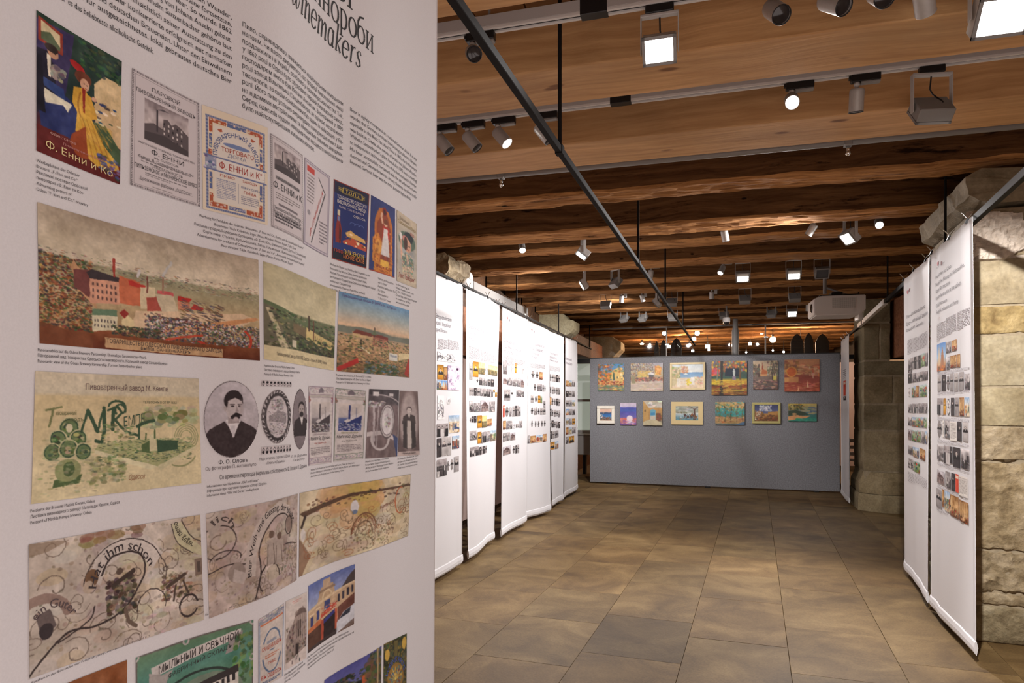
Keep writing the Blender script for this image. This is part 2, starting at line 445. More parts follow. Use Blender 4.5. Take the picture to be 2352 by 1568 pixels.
# ---------------------------------------------------------------- masonry
def stone_block(parent, x0, x1, y0, y1, z0, z1, rough=0.004, cuts=5, mat=None, color=(1, 1, 1), seed=0, M=None, freq=6, name='stone_block', ang=0.012):
    bm = bmesh.new()
    nx = max(2, min(60, int((x1 - x0) / 0.16 * cuts / 3))); nz = max(2, min(60, int((z1 - z0) / 0.16 * cuts / 3))); ny = max(2, min(20, int((y1 - y0) / 0.25 * cuts / 3)))
    ids = {}
    def V(i, j, k):
        key = (i, j, k)
        if key not in ids:
            p = Vector((x0 + (x1 - x0) * i / nx, y0 + (y1 - y0) * j / ny, z0 + (z1 - z0) * k / nz))
            q = p * freq + Vector((seed * 3.1, seed * 1.7, seed * 0.9))
            d = mnoise.noise(q) * 0.5 + mnoise.noise(q * 2.3) * 0.35 + mnoise.noise(q * 4.3) * 0.3 - 0.5 * max(0, mnoise.noise(q * 0.45 + Vector((3, 1, 7)))) * (rough > .01)
            nrm = Vector((-(i == 0) + (i == nx), -(j == 0) + (j == ny), -(k == 0) + (k == nz)))
            e = sum(1 for c in nrm if c)
            if e > 1: p -= nrm * ang * (0.5 + 0.5 * abs(d))
            p += nrm.normalized() * d * rough
            ids[key] = bm.verts.new(p)
        return ids[key]
    def grid(fn, n, m, flip):
        for a in range(n):
            for b in range(m):
                f = [fn(a, b), fn(a + 1, b), fn(a + 1, b + 1), fn(a, b + 1)]
                bm.faces.new(f[::-1] if flip else f)
    grid(lambda a, b: V(a, 0, b), nx, nz, False); grid(lambda a, b: V(a, ny, b), nx, nz, True)
    grid(lambda a, b: V(0, a, b), ny, nz, True); grid(lambda a, b: V(nx, a, b), ny, nz, False)
    grid(lambda a, b: V(a, b, 0), nx, ny, True); grid(lambda a, b: V(a, b, nz), nx, ny, False)
    if M is not None: bmesh.ops.transform(bm, matrix=M, verts=bm.verts)
    o = bm_obj(name, bm, mat or M_ASHLAR, parent, smooth=True)
    o.data.set_sharp_from_angle(angle=math.radians(38))
    o.color = tuple(color) + (1,)
    return o
def rotz(px, py, a): return Matrix.Translation((px, py, 0)) @ Matrix.Rotation(a, 4, 'Z') @ Matrix.Translation((-px, -py, 0))

p1 = tag(bpy.data.objects.new('stone_pillar', None), 'massive pillar of rough sandstone blocks close behind the right-hand banners', 'pillar', None, 'thing')
p1.location = (2.2, 5.5, 0); COL.objects.link(p1); bpy.context.view_layer.update()
MR = Matrix.Translation((-2.2, -5.5, 0)) @ rotz(1.57, 4.93, math.radians(-4.6))
# (z0, z1, roughness, colour, mesh density, joints along x)
COURSES = [(0.0, 0.232, .012, (.92, .92, .84), 9, [2.05]), (0.236, 0.312, .014, (1.12, 1.08, 1.0), 10, []), (0.316, 0.574, .03, (1.0, .95, .86), 14, [2.35]),
           (0.578, 1.126, .026, (1.0, .93, .8), 14, []), (1.130, 1.342, .036, (1.08, 1.04, .98), 15, []), (1.346, 1.590, .006, (1.16, 1.14, 1.03), 6, []),
           (1.594, 1.913, .006, (1.13, 1.13, 1.08), 6, [2.3]), (1.917, 2.096, .014, (1.12, 1.0, .66), 12, []), (2.100, 2.392, .006, (1.14, 1.12, 1.06), 6, []),
           (2.396, 2.70, .007, (1.05, 1.0, .92), 6, [])]
for i, (z0, z1, rg, colr, cu, jx) in enumerate(COURSES):
    xs = [1.575] + jx + [2.95]
    for a, b in zip(xs, xs[1:]):
        stone_block(p1, a + .003, b - .003, 4.93, 6.2, z0, z1, rg * .85, cu * (2.3 if rg > .01 else 1), M_ROUGH if rg > .01 else M_ASHLAR, colr, seed=i * 3 + len(xs) + a, M=MR, freq=15 if rg > .01 else 6)
bm = bmesh.new(); box(bm, 1.59, 2.93, 4.945, 6.18, 0, 2.7, M=MR); bm_obj('mortar_core', bm, M_MORTAR, p1)
# rough lump of old plaster left on the face under the corbel
bm = bmesh.new()
N = 34
out = [(1.56, 2.44), (1.60, 2.38), (1.75, 2.375), (1.84, 2.43), (1.93, 2.43), (1.945, 2.5), (1.9, 2.56), (1.85, 2.60), (1.84, 2.66), (1.77, 2.67), (1.66, 2.685), (1.58, 2.65)]
def inpoly(px, pz, P):
    c = False
    for (ax, az), (bx, bz) in zip(P, P[1:] + P[:1]):
        if (az > pz) != (bz > pz) and px < (bx - ax) * (pz - az) / (bz - az) + ax: c = not c
    return c
vs = {}
for i in range(N + 1):
    for k in range(N + 1):
        px_, pz_ = 1.55 + 0.41 * i / N, 2.365 + 0.33 * k / N
        ed = min(math.hypot(px_ - (ax + bx) / 2, pz_ - (az + bz) / 2) for (ax, az), (bx, bz) in zip(out, out[1:] + out[:1]))
        ins = inpoly(px_, pz_, out)
        n_ = mnoise.noise(Vector((px_ * 38, pz_ * 38, 2))) * 0.016 + mnoise.noise(Vector((px_ * 14, pz_ * 14, 5))) * 0.012
        vs[i, k] = bm.verts.new((px_, 4.93 - ((0.022 + n_) if ins else -0.012), pz_))
for i in range(N):
    for k in range(N): bm.faces.new((vs[i, k], vs[i + 1, k], vs[i + 1, k + 1], vs[i, k + 1]))
bmesh.ops.transform(bm, matrix=MR, verts=bm.verts)
M_LUMP = stone('plaster_lump', (0.44, 0.36, 0.28), (0.6, 0.51, 0.42), (0.72, 0.63, 0.53), scale=14, bump=1.0, fine=40)
lump = bm_obj('plaster_patch', bm, M_LUMP, p1); lump['label'] = 'pinkish rough patch of old plaster'; lump.color = (1, 1, 1, 1)

def corbel(name, label, prof, y0, y1, x_out, x_in, mat, M=None, rough=0.012, seed=0, color=(1, 1, 1), group=None):
    """profile in (t, z): t 0..1 runs from the outer face x_out to the inner face x_in; extruded along y"""
    bm = bmesh.new(); n = 14; m = 6
    P = []
    for (a, b) in zip(prof, prof[1:] + prof[:1]):
        for k in range(m): P.append((a[0] + (b[0] - a[0]) * k / m, a[1] + (b[1] - a[1]) * k / m))
    rings = []
    for i in range(n + 1):
        y = y0 + (y1 - y0) * i / n
        rg = []
        for (t_, z) in P:
            p = Vector((x_out + (x_in - x_out) * t_, y, z))
            q = p * 6 + Vector((seed, seed * 2, 0))
            dv = Vector((mnoise.noise(q), mnoise.noise(q + Vector((5, 1, 2))), mnoise.noise(q + Vector((1, 8, 3)))))
            dv += 0.5 * Vector((mnoise.noise(q * 3), mnoise.noise(q * 3 + Vector((5, 1, 2))), mnoise.noise(q * 3 + Vector((1, 8, 3)))))
            rg.append(bm.verts.new(p + dv * rough))
        rings.append(rg)
    k = len(P)
    for i in range(n):
        for j in range(k): bm.faces.new((rings[i][j], rings[i][(j + 1) % k], rings[i + 1][(j + 1) % k], rings[i + 1][j]))
    for rg, fl in ((rings[0], True), (rings[-1], False)):
        c = bm.verts.new(sum((v.co for v in rg), Vector()) / k)
        for j in range(k):
            f = (c, rg[j], rg[(j + 1) % k])
            bm.faces.new(f if fl else f[::-1])
    bmesh.ops.recalc_face_normals(bm, faces=bm.faces)
    if M is not None: bmesh.ops.transform(bm, matrix=M, verts=bm.verts)
    o = bm_obj(name, bm, mat); o.color = tuple(color) + (1,)
    return tag(o, label, 'corbel', group, 'thing')
MRW = rotz(1.57, 4.93, math.radians(-4.6))
corbel('stone_corbel', 'long weathered stone corbel lying on top of the near right pillar', [(0.0, 2.79), (-.02, 2.91), (0.06, 2.955), (1, 2.955), (1, 2.725), (.12, 2.725), (.05, 2.75)], 4.94, 6.3, 1.56, 2.9, M_ASHLAR, MRW, 0.022, 3, (1.02, .98, .93))
corbel('stone_corbel', 'knobbly sandstone corbel above the first banner of the left row', [(0, 2.8), (.0, 2.92), (.15, 2.96), (1, 2.96), (1, 2.70), (.3, 2.72)], 6.25, 6.85, -2.44, -2.76, M_ROUGH, None, 0.03, 5, (1.1, 1.05, .98))
corbel('stone_corbel', 'pale moulded stone corbel above the fifth banner of the left row', [(0, 2.72), (.0, 2.86), (.22, 2.89), (.32, 2.985), (1, 2.985), (1, 2.61), (.25, 2.61), (.1, 2.66)], 11.36, 11.9, -2.2, -2.79, M_ASHLAR, None, 0.007, 8, (1.3, 1.36, 1.3))
corbel('stone_corbel', 'whitish stone corbel behind the top left corner of the grey display wall', [(0, 2.66), (.0, 2.82), (.22, 2.95), (1, 2.97), (1, 2.35), (.3, 2.4)], 15.3, 16.0, -1.9, -2.785, M_ASHLAR, None, 0.01, 11, (1.6, 1.6, 1.6))
bm = bmesh.new(); box(bm, -2.795, -2.3, 11.95, 15.25, 2.36, 2.74, 0.015)
tag(bm_obj('timber_lintel', bm, M_REDW), 'reddish timber lintel behind the far end of the left banners', 'beam', None, 'thing')

p2 = tag(bpy.data.objects.new('stone_pillar', None), 'far sandstone pillar with moulded base beside the grey display wall', 'pillar', None, 'thing')
p2.location = (2.5, 10.9, 0); COL.objects.link(p2)
MB2 = Matrix.Translation((-2.5, -10.9, 0)) @ rotz(2.03, 10.42, math.radians(-3.0))
X2 = 2.03
for i, (z0, z1, jx, cg) in enumerate([(0.536, 1.10, [], (1, .95, .85)), (1.106, 1.46, [2.47], (.86, .84, .76)), (1.466, 1.85, [2.4], (.98, .92, .8)), (1.856, 2.06, [], (.72, .7, .62)),
                                      (2.066, 2.58, [2.24], (.78, .75, .65)), (2.586, 2.92, [], (.72, .7, .62))]):
    xs = [X2] + jx + [2.95 if z0 < 2.06 else 2.38]
    for a, b in zip(xs, xs[1:]): stone_block(p2, a + .003, b - .003, 10.42, 11.4, z0, z1, .006, 5, M_ASHLAR, cg, seed=40 + i + a, M=MB2, ang=0.02)
bm = bmesh.new(); box(bm, X2 + .02, 2.93, 10.44, 11.38, 0, 2.05, M=MB2); box(bm, X2 + .02, 2.36, 10.44, 11.38, 2.0, 2.9, M=MB2); bm_obj('mortar_core', bm, M_MORTAR, p2)
# moulded base: two courses, octagonal in plan
def plinth(prof, colr, name):
    bm = bmesh.new(); rings = []
    plan = [(X2 + .22, 10.30), (X2 - .01, 10.48), (X2 - .01, 11.3), (X2 + .2, 11.5), (3.0, 11.5), (3.0, 10.30)]
    cx_, cy_ = 2.5, 10.9
    for (e, z) in prof:
        rings.append([bm.verts.new(MB2 @ Vector((a + (a - cx_) / 0.5 * e, b + (b - cy_) / 0.6 * e, z))) for a, b in plan])
    for r0, r1 in zip(rings, rings[1:]):
        for j in range(6): bm.faces.new((r0[j], r0[(j + 1) % 6], r1[(j + 1) % 6], r1[j]))
    bm.faces.new(rings[-1])
    bmesh.ops.recalc_face_normals(bm, faces=bm.faces)
    o = bm_obj(name, bm, M_ASHLAR, p2); o.color = colr + (1,)
plinth([(.05, 0), (.05, .17), (.045, .2), (.03, .235)], (.98, .94, .82), 'base_course')
plinth([(.03, .242), (.035, .3), (.03, .38), (.0, .44), (-.02, .5), (-.03, .532)], (.92, .86, .72), 'base_moulding')
bm = bmesh.new(); box(bm, 2.42, 2.95, 9.9, 10.9, 2.1, 2.9, 0.012)
tag(bm_obj('timber_bracket', bm, M_REDW), 'broad reddish timber bracket at the head of the far pillar', 'beam', None, 'thing')

# ---------------------------------------------------------------- left end: duct, white casing, window
t = thing('cable_duct', 'long grey cable duct along the wall above the left banners', 'duct', (-2.7, 8.8, 2.86))
bm = bmesh.new(); box(bm, -.09, .04, -1.35, 0, -.06, .055, .004); bm_obj('casing', bm, M_GREYP, t)
bm = bmesh.new(); box(bm, -.09, .04, .006, 1.3, -.06, .055, .004); bm_obj('casing', bm, M_GREYP, t)
bm = bmesh.new(); box(bm, -.09, .046, -1.38, -1.351, -.066, .06, .003); bm_obj('end_cap', bm, M_GREYP, t)
t = thing('wall_projector', 'white rounded projector housing on the wall beside the knobbly corbel', 'projector', (-2.62, 6.97, 2.8))
bm = bmesh.new(); box(bm, -.16, .13, -.1, .16, -.09, .12, .05, seg=3); bm_obj('housing', bm, M_WHITE, t, smooth=True)
bm = bmesh.new(); box(bm, .128, .134, -.02, .09, .02, .035); bm_obj('badge', bm, M_GREYP, t)
bm = bmesh.new(); box(bm, -.15, .1, -.08, .14, -.1, -.088); bm_obj('vent_base', bm, M_DARKW, t)

window_1 = tag(bpy.data.objects.new('window_1', None), kind='structure'); COL.objects.link(window_1)
M_BLIND = emit('daylit_blind', (0.62, 0.72, 0.6, 1), 0.32)
bm = bmesh.new(); box(bm, -2.78, -2.2, 14.32, 14.34, 0.9, 2.3); bm_obj('roller_blind', bm, M_BLIND, window_1)
for (a, b, c, d) in ((-2.8, -2.18, 2.3, 2.42), (-2.8, -2.18, .82, .9), (-2.8, -2.18, 1.5, 1.55), (-2.8, -2.74, .9, 2.3), (-2.24, -2.18, .9, 2.3)):
    bm = bmesh.new(); box(bm, a, b, 14.27, 14.36, c, d); bm_obj('window_frame', bm, M_REDW if c > 2 else M_LGREY, window_1)
t = thing('radiator_cover', 'grey radiator cover under the blind at the left end of the display wall', 'cover', (-2.5, 14.0, 0))
bm = bmesh.new(); box(bm, -.28, .3, 0, .25, .4, .8, .01); bm_obj('body', bm, M_LGREY, t)
bm = bmesh.new(); box(bm, -.28, .3, -.02, .26, .8, .83, .005); bm_obj('top', bm, M_LGREY, t)
for sx in (-.26, .0, .26):
    bm = bmesh.new(); box(bm, sx - .03, sx + .03, .05, .2, 0, .4); bm_obj('leg', bm, M_BLACK, t)
# ---------------------------------------------------------------- small painting kit: canvases that become printed or painted sheets
class Cv:
    def __init__(s, w, h, bg=(255, 255, 255), seed=1, ss=2):
        s.ss = ss; s.w, s.h = max(3, int(w)), max(3, int(h)); s.W, s.Hh = s.w * ss, s.h * ss
        s.A = np.empty((s.Hh, s.W, 3)); s.A[:] = np.array(bg) / 255.0
        s.X, s.Y = np.meshgrid((np.arange(s.W) + .5) / s.W, (np.arange(s.Hh) + .5) / s.Hh)
        s.r = np.random.RandomState(seed); s.mask = None; s.warp = 0.0045; s.grit = 0.055
    def _put(s, m, c, a=1.0, sl=(slice(None), slice(None))):
        c = np.array(c) / 255.0
        v = s.A[sl]
        if m.dtype == bool:
            v[m] = v[m] * (1 - a) + c * a
        else:
            k = (m * a)[..., None]; v[:] = v * (1 - k) + c * k
    def _sl(s, x0, x1, y0, y1):
        i0, i1 = max(0, int(x0 * s.W) - 1), min(s.W, int(x1 * s.W) + 2); j0, j1 = max(0, int(y0 * s.Hh) - 1), min(s.Hh, int(y1 * s.Hh) + 2)
        return (slice(j0, max(j0, j1)), slice(i0, max(i0, i1)))
    def R(s, x0, y0, x1, y1, c, a=1.0):
        sl = s._sl(x0, x1, y0, y1); X, Y = s.X[sl], s.Y[sl]
        s._put((X >= x0) & (X <= x1) & (Y >= y0) & (Y <= y1), c, a, sl); return s
    def G(s, stops, x0=0, y0=0, x1=1, y1=1):
        sl = s._sl(x0, x1, y0, y1)
        t = (s.Y[sl] - y0) / (y1 - y0)
        m = (t >= 0) & (t <= 1) & (s.X[sl] >= x0) & (s.X[sl] <= x1)
        ps = [p for p, _ in stops]
        C = np.stack([np.interp(t, ps, [c[i] / 255.0 for _, c in stops]) for i in range(3)], -1)
        s.A[sl][m] = C[m]; return s
    def P(s, pts, c, a=1.0):
        xs = [p[0] for p in pts]; ys = [p[1] for p in pts]
        sl = s._sl(min(xs), max(xs), min(ys), max(ys)); X, Y = s.X[sl], s.Y[sl]
        if X.size == 0: return s
        m = np.zeros(X.shape, bool)
        for (ax, ay), (bx, by) in zip(pts, pts[1:] + pts[:1]):
            if ay == by: continue
            m ^= ((ay > Y) != (by > Y)) & (X < (bx - ax) * (Y - ay) / (by - ay) + ax)
        s._put(m, c, a, sl); return s
    def E(s, cx, cy, rx, ry, c, a=1.0, soft=0.0, rot=0.0, ring=None):
        R_ = max(rx, ry) * (1.0 + soft) if rot else 0
        ex, ey = (max(rx, ry * s.Hh / s.W) * 1.1, max(ry, rx * s.W / s.Hh) * 1.1) if rot else (rx * (1 + soft), ry * (1 + soft))
        sl = s._sl(cx - ex, cx + ex, cy - ey, cy + ey); X, Y = s.X[sl] - cx, s.Y[sl] - cy
        if X.size == 0: return s
        if rot:
            k = s.Hh / s.W; c_, s_ = math.cos(rot), math.sin(rot)
            X, Y = X * c_ + Y * k * s_, (-X * s_ + Y * k * c_) / k
        d = np.sqrt((X / rx) ** 2 + (Y / ry) ** 2)
        if ring: m = (d <= 1) & (d >= ring)
        elif soft: m = np.clip((1 + soft - d) / (2 * soft), 0, 1)
        else: m = d <= 1
        s._put(m, c, a, sl); return s
    def L(s, pts, w, c, a=1.0):
        k = s.Hh / s.W
        for (ax, ay), (bx, by) in zip(pts, pts[1:]):
            sl = s._sl(min(ax, bx) - w, max(ax, bx) + w, min(ay, by) - w / k, max(ay, by) + w / k); X, Y = s.X[sl], s.Y[sl]
            if X.size == 0: continue
            dx, dy = bx - ax, (by - ay) * k
            t = np.clip(((X - ax) * dx + (Y - ay) * k * dy) / (dx * dx + dy * dy + 1e-12), 0, 1)
            s._put(np.hypot(X - ax - t * dx, (Y - ay) * k - t * dy) <= w / 2, c, a, sl)
        return s
    def S(s, pts, w, c, a=1.0):
        """smooth stroke through the points"""
        q = [pts[0]] + list(pts) + [pts[-1]]; o = []
        for p0, p1, p2, p3 in zip(q, q[1:], q[2:], q[3:]):
            for k in range(6):
                t = k / 6; o.append(tuple(.5 * (2 * p1[i] + (p2[i] - p0[i]) * t + (2 * p0[i] - 5 * p1[i] + 4 * p2[i] - p3[i]) * t * t + (3 * p1[i] - p0[i] - 3 * p2[i] + p3[i]) * t ** 3) for i in (0, 1)))
        return s.L(o + [pts[-1]], w, c, a)
    def arc(s, cx, cy, rx, ry, a0, a1, w, c, n=14, a=1.0, spiral=0.0):
        n = max(n, 18) if s.w > 60 else n
        return s.L([(cx + rx * (1 - spiral * i / n) * math.cos(a0 + (a1 - a0) * i / n), cy + ry * (1 - spiral * i / n) * math.sin(a0 + (a1 - a0) * i / n)) for i in range(n + 1)], w, c, a)
    def field(s, nx, ny):
        g = s.r.rand(ny + 3, nx + 3); fx = s.X * nx; fy = s.Y * ny
        i, j = fx.astype(int), fy.astype(int); u, v = fx - i, fy - j; u = u * u * (3 - 2 * u); v = v * v * (3 - 2 * v)
        return (g[j, i] * (1 - u) + g[j, i + 1] * u) * (1 - v) + (g[j + 1, i] * (1 - u) + g[j + 1, i + 1] * u) * v - 0.5
    def N(s, amp, nx=8, ny=8, col=None, box=None):
        f = s.field(nx, ny) + 0.5 * s.field(nx * 2, ny * 2)
        if box is not None:
            x0, y0, x1, y1 = box; f = f * ((s.X >= x0) & (s.X <= x1) & (s.Y >= y0) & (s.Y <= y1))
        s.A += (f * amp)[..., None] * (np.array(col) if col else 1.0); return s
    def D(s, n, x0, y0, x1, y1, cols, rx, ry, a=1.0, rot=(0, 0)):
        if n >= 24: n = int(n * 2.6); rx *= .6; ry *= .6
        if n >= 250: n = int(n * 1.5); rx *= .72; ry *= .72
        if n >= 60 and s.w > 30: a *= .72
        for _ in range(n):
            c = cols[s.r.randint(len(cols))]; k = .6 + .8 * s.r.rand()
            c = tuple(min(255, max(0, v + s.r.randint(-14, 15))) for v in c)
            s.E(x0 + (x1 - x0) * s.r.rand(), y0 + (y1 - y0) * s.r.rand(), rx * k, ry * k, c, a, rot=(rot[0] + (rot[1] - rot[0]) * s.r.rand()) if rot != (0, 0) else 0)
        return s
    def rules(s, x0, y0, x1, y1, n, c=(120, 112, 112), th=.4, gap=None, a=1.0):
        """rows of tiny illegible print"""
        h = (y1 - y0) / n
        for i in range(n):
            y = y0 + i * h; x = x0
            e = x1 if i < n - 1 else x0 + (x1 - x0) * (.4 + .5 * s.r.rand())
            while x < e:
                w = (x1 - x0) * (.04 + .11 * s.r.rand()); s.R(x, y, min(x + w, e), y + h * th, c, a); x += w + (x1 - x0) * .022
        return s
    def man(s, x, y, k, coat=(40, 36, 38), skin=(205, 190, 182), hair=(48, 42, 42), asp=1.0, beard=False, shirt=(225, 220, 218)):
        """bust of a sitter: x, y = centre of the face, k = face half-width"""
        ky = k * asp
        s.P([(x - k * 2.6, y + ky * 5.2), (x - k * 2.3, y + ky * 2.3), (x - k * .75, y + ky * 1.5), (x + k * .75, y + ky * 1.5), (x + k * 2.3, y + ky * 2.3), (x + k * 2.6, y + ky * 5.2)], coat)
        s.P([(x - k * .6, y + ky * 1.4), (x + k * .6, y + ky * 1.4), (x + k * .1, y + ky * 3.2)], shirt)
        s.R(x - k * .5, y + ky * .6, x + k * .5, y + ky * 1.6, tuple(c * .85 for c in skin))
        s.E(x, y - ky * .25, k * 1.05, ky * 1.35, hair); s.E(x, y + ky * .1, k * .88, ky * 1.2, skin)
        s.R(x - k * .62, y - ky * .12, x - k * .2, y + ky * .05, tuple(c * .45 for c in skin)); s.R(x + k * .2, y - ky * .12, x + k * .62, y + ky * .05, tuple(c * .45 for c in skin))
        s.P([(x, y), (x + k * .18, y + ky * .5), (x - k * .1, y + ky * .5)], tuple(c * .75 for c in skin))
        if beard: s.E(x, y + ky * .95, k * .6, ky * .5, hair)
        else: s.R(x - k * .3, y + ky * .72, x + k * .3, y + ky * .82, tuple(c * .55 for c in skin))
        return s
    def out(s):
        if s.warp and s.w > 24:
            fx = s.field(s.w // 7 + 1, s.h // 7 + 1) + s.field(5, 5); fy = s.field(s.w // 7 + 1, s.h // 7 + 1) + s.field(5, 5)
            j = np.clip((np.arange(s.Hh)[:, None] + fy * s.warp * s.W).astype(int), 0, s.Hh - 1); i = np.clip((np.arange(s.W)[None, :] + fx * s.warp * s.W).astype(int), 0, s.W - 1)
            s.A = s.A[j, i]
            g = s.field(s.w // 3 + 1, s.h // 3 + 1) + s.field(s.w // 9 + 1, s.h // 9 + 1) + .8 * s.field(4, 4)
            s.A = s.A * (1 + s.grit * 1.6 * g)[..., None]
            B = s.A.copy(); B[1:] += s.A[:-1]; B[:-1] += s.A[1:]; B[:, 1:] += s.A[:, :-1]; B[:, :-1] += s.A[:, 1:]; B[0] += s.A[0]; B[-1] += s.A[-1]; B[:, 0] += s.A[:, 0]; B[:, -1] += s.A[:, -1]
            s.A = B / 5
        A = s.A.reshape(s.h, s.ss, s.w, s.ss, 3).mean((1, 3))
        return np.clip(A, 0, 1)
    def oval(s):
        X, Y = np.meshgrid((np.arange(s.w)) / (s.w - 1), np.arange(s.h) / (s.h - 1))
        s.mask = (((X - .5) / .5) ** 2 + ((Y - .5) / .5) ** 2) <= 1.02
        return s

def photo(kind, w, h, seed):
    """a small archive photograph of the given kind"""
    c = Cv(w, h, (150, 142, 142), seed); r = c.r
    asp = w / max(1, h)
    if kind == 'bw' or kind == 'bwl':
        b = (205, 198, 198) if kind == 'bwl' else (176, 168, 168)
        c.G([(0, b), (.5, (150, 142, 142)), (1, (92, 86, 88))]).N(.35, 4, 5)
        for _ in range(5):
            x, y = r.rand(), .25 + .5 * r.rand(); ww = .08 + .2 * r.rand()
            c.R(x, y, x + ww, y + .15 + .35 * r.rand(), [(60, 54, 56), (200, 194, 192), (110, 102, 104), (40, 36, 38)][r.randint(4)])
        c.D(14, 0, .5, 1, 1, [(50, 45, 47), (190, 184, 182), (90, 84, 86)], .05, .05)
    elif kind == 'group' or kind == 'crowd':
        c.G([(0, (168, 158, 158)), (1, (120, 110, 112))]).N(.2, 5, 5)
        n = 3 if kind == 'group' else 7
        for row in range(1 if kind == 'group' else 2):
            for i in range(n):
                x = (i + .5 + .15 * (r.rand() - .5)) / n; y = .25 + .28 * row
                c.P([(x - .42 / n, 1), (x - .36 / n, y + .14), (x + .36 / n, y + .14), (x + .42 / n, 1)], [(38, 34, 36), (60, 54, 56), (200, 194, 192), (30, 28, 30)][r.randint(4)])
                c.E(x, y, .2 / n, .2 / n * asp, (206, 192, 186))
                c.E(x, y - .1 / n * asp, .2 / n, .13 / n * asp, (52, 46, 46))
    elif kind in ('man', 'woman', 'beard', 'oval', 'dark'):
        b = {'man': (172, 164, 164), 'woman': (190, 182, 180), 'beard': (196, 188, 186), 'oval': (150, 142, 142), 'dark': (70, 62, 64)}[kind]
        c.G([(0, b), (1, tuple(v * .8 for v in b))]).N(.12, 3, 4)
        c.man(.5, .3, .16, asp=asp, beard=kind in ('beard', 'oval'), coat=(36, 32, 34) if kind != 'woman' else (66, 58, 60))
        if kind == 'oval': c.oval()
    elif kind == 'house':
        c.G([(0, (196, 190, 196)), (.4, (186, 178, 182)), (1, (130, 120, 118))])
        c.P([(.1, .95), (.1, .45), (.45, .2), (.9, .5), (.9, .95)], (140, 120, 116)); c.P([(.05, .48), (.45, .12), (.95, .52)], (90, 70, 70))
        for i in range(4): c.R(.18 + .18 * i, .55, .26 + .18 * i, .72, (60, 52, 56))
        c.N(.2, 6, 6)
    elif kind == 'doc':
        c.A[:] = np.array((226, 220, 214)) / 255; c.rules(.1, .1, .9, .9, max(4, int(h // 3)), (120, 112, 110))
    elif kind == 'sketch':
        c.A[:] = np.array((236, 232, 232)) / 255
        for i in range(9): c.arc(r.rand(), .3 + .5 * r.rand(), .1 + .25 * r.rand(), .1 + .2 * r.rand(), r.rand() * 6, r.rand() * 6 + 3, .035, (70, 66, 74), 8)
        c.D(12, .1, .4, .9, .9, [(60, 56, 62), (120, 114, 120)], .06, .05)
    elif kind == 'swirl':
        c.A[:] = np.array((226, 212, 226)) / 255
        for i in range(26): c.arc(r.rand(), r.rand(), .07, .05, r.rand() * 6, r.rand() * 6 + 3.5, .028, (96, 66, 110), 7)
        c.R(0, 0, 1, .012, (90, 60, 100)); c.R(0, 0, .02, 1, (90, 60, 100)); c.R(.98, 0, 1, 1, (90, 60, 100)); c.E(.8, .12, .1, .05, (60, 30, 60)); c.E(.4, .85, .16, .06, (236, 226, 236))
    elif kind == 'col':
        pal = [(196, 150, 96), (90, 110, 80), (150, 70, 52), (60, 74, 110), (214, 196, 170), (120, 100, 90)]
        c.G([(0, (150, 178, 210)), (.35, (206, 208, 208)), (.4, pal[r.randint(6)]), (1, pal[r.randint(6)])]).N(.22, 5, 5)
        for _ in range(5):
            x = r.rand() * .9; c.R(x, .25 + .3 * r.rand(), x + .1 + .15 * r.rand(), .8, pal[r.randint(6)])
        c.D(16, 0, .45, 1, 1, pal, .06, .05)
    elif kind == 'warm':
        c.G([(0, (150, 104, 60)), (.5, (196, 150, 100)), (1, (96, 56, 36))]).N(.3, 5, 6)
        for i in range(4): c.L([(.15 + .22 * i, .1), (.15 + .22 * i, .75)], .05, (222, 190, 140))
        c.D(14, 0, .55, 1, 1, [(70, 36, 26), (170, 60, 40), (220, 180, 130)], .06, .05)
    elif kind == 'green':
        c.G([(0, (190, 206, 214)), (.25, (160, 176, 150)), (1, (84, 110, 60))]).N(.25, 5, 5)
        c.D(22, 0, .2, 1, 1, [(60, 90, 44), (190, 186, 170), (40, 60, 90), (120, 140, 80), (200, 60, 50)], .07, .09)
    elif kind == 'red':
        c.A[:] = np.array((206, 74, 52)) / 255; c.N(.1, 3, 3); c.R(.1, .1, .9, .25, (236, 200, 180))
    elif kind == 'gold':
        c.G([(0, (150, 100, 30)), (.5, (226, 170, 60)), (1, (170, 110, 30))]); c.man(.52, .34, .15, (50, 44, 40), (226, 180, 140), (90, 50, 30), asp)
    elif kind == 'view':
        c.G([(0, (232, 196, 130)), (.45, (240, 212, 150)), (.5, (120, 116, 84)), (1, (96, 84, 56))]).N(.15, 8, 6); c.D(26, 0, .5, 1, .95, [(200, 170, 110), (70, 66, 44), (150, 110, 70)], .05, .03)
    elif kind == 'church':
        c.G([(0, (96, 140, 200)), (.5, (170, 200, 226)), (.75, (196, 150, 110)), (1, (150, 80, 50))])
        c.P([(.3, .8), (.3, .4), (.4, .05), (.5, .4), (.5, .8)], (216, 190, 150)); c.P([(.62, .85), (.62, .45), (.72, .12), (.82, .45), (.82, .85)], (170, 120, 90)); c.D(12, 0, .8, 1, 1, [(90, 60, 40), (210, 120, 60)], .07, .04)
    elif kind == 'seal':
        c.A[:] = np.array((236, 230, 228)) / 255; c.E(.5, .5, .48, .48, (90, 84, 86)); c.E(.5, .5, .36, .38, (228, 222, 218)); c.D(12, .3, .3, .7, .7, [(90, 84, 86), (150, 144, 144)], .06, .06); c.oval()
    return c
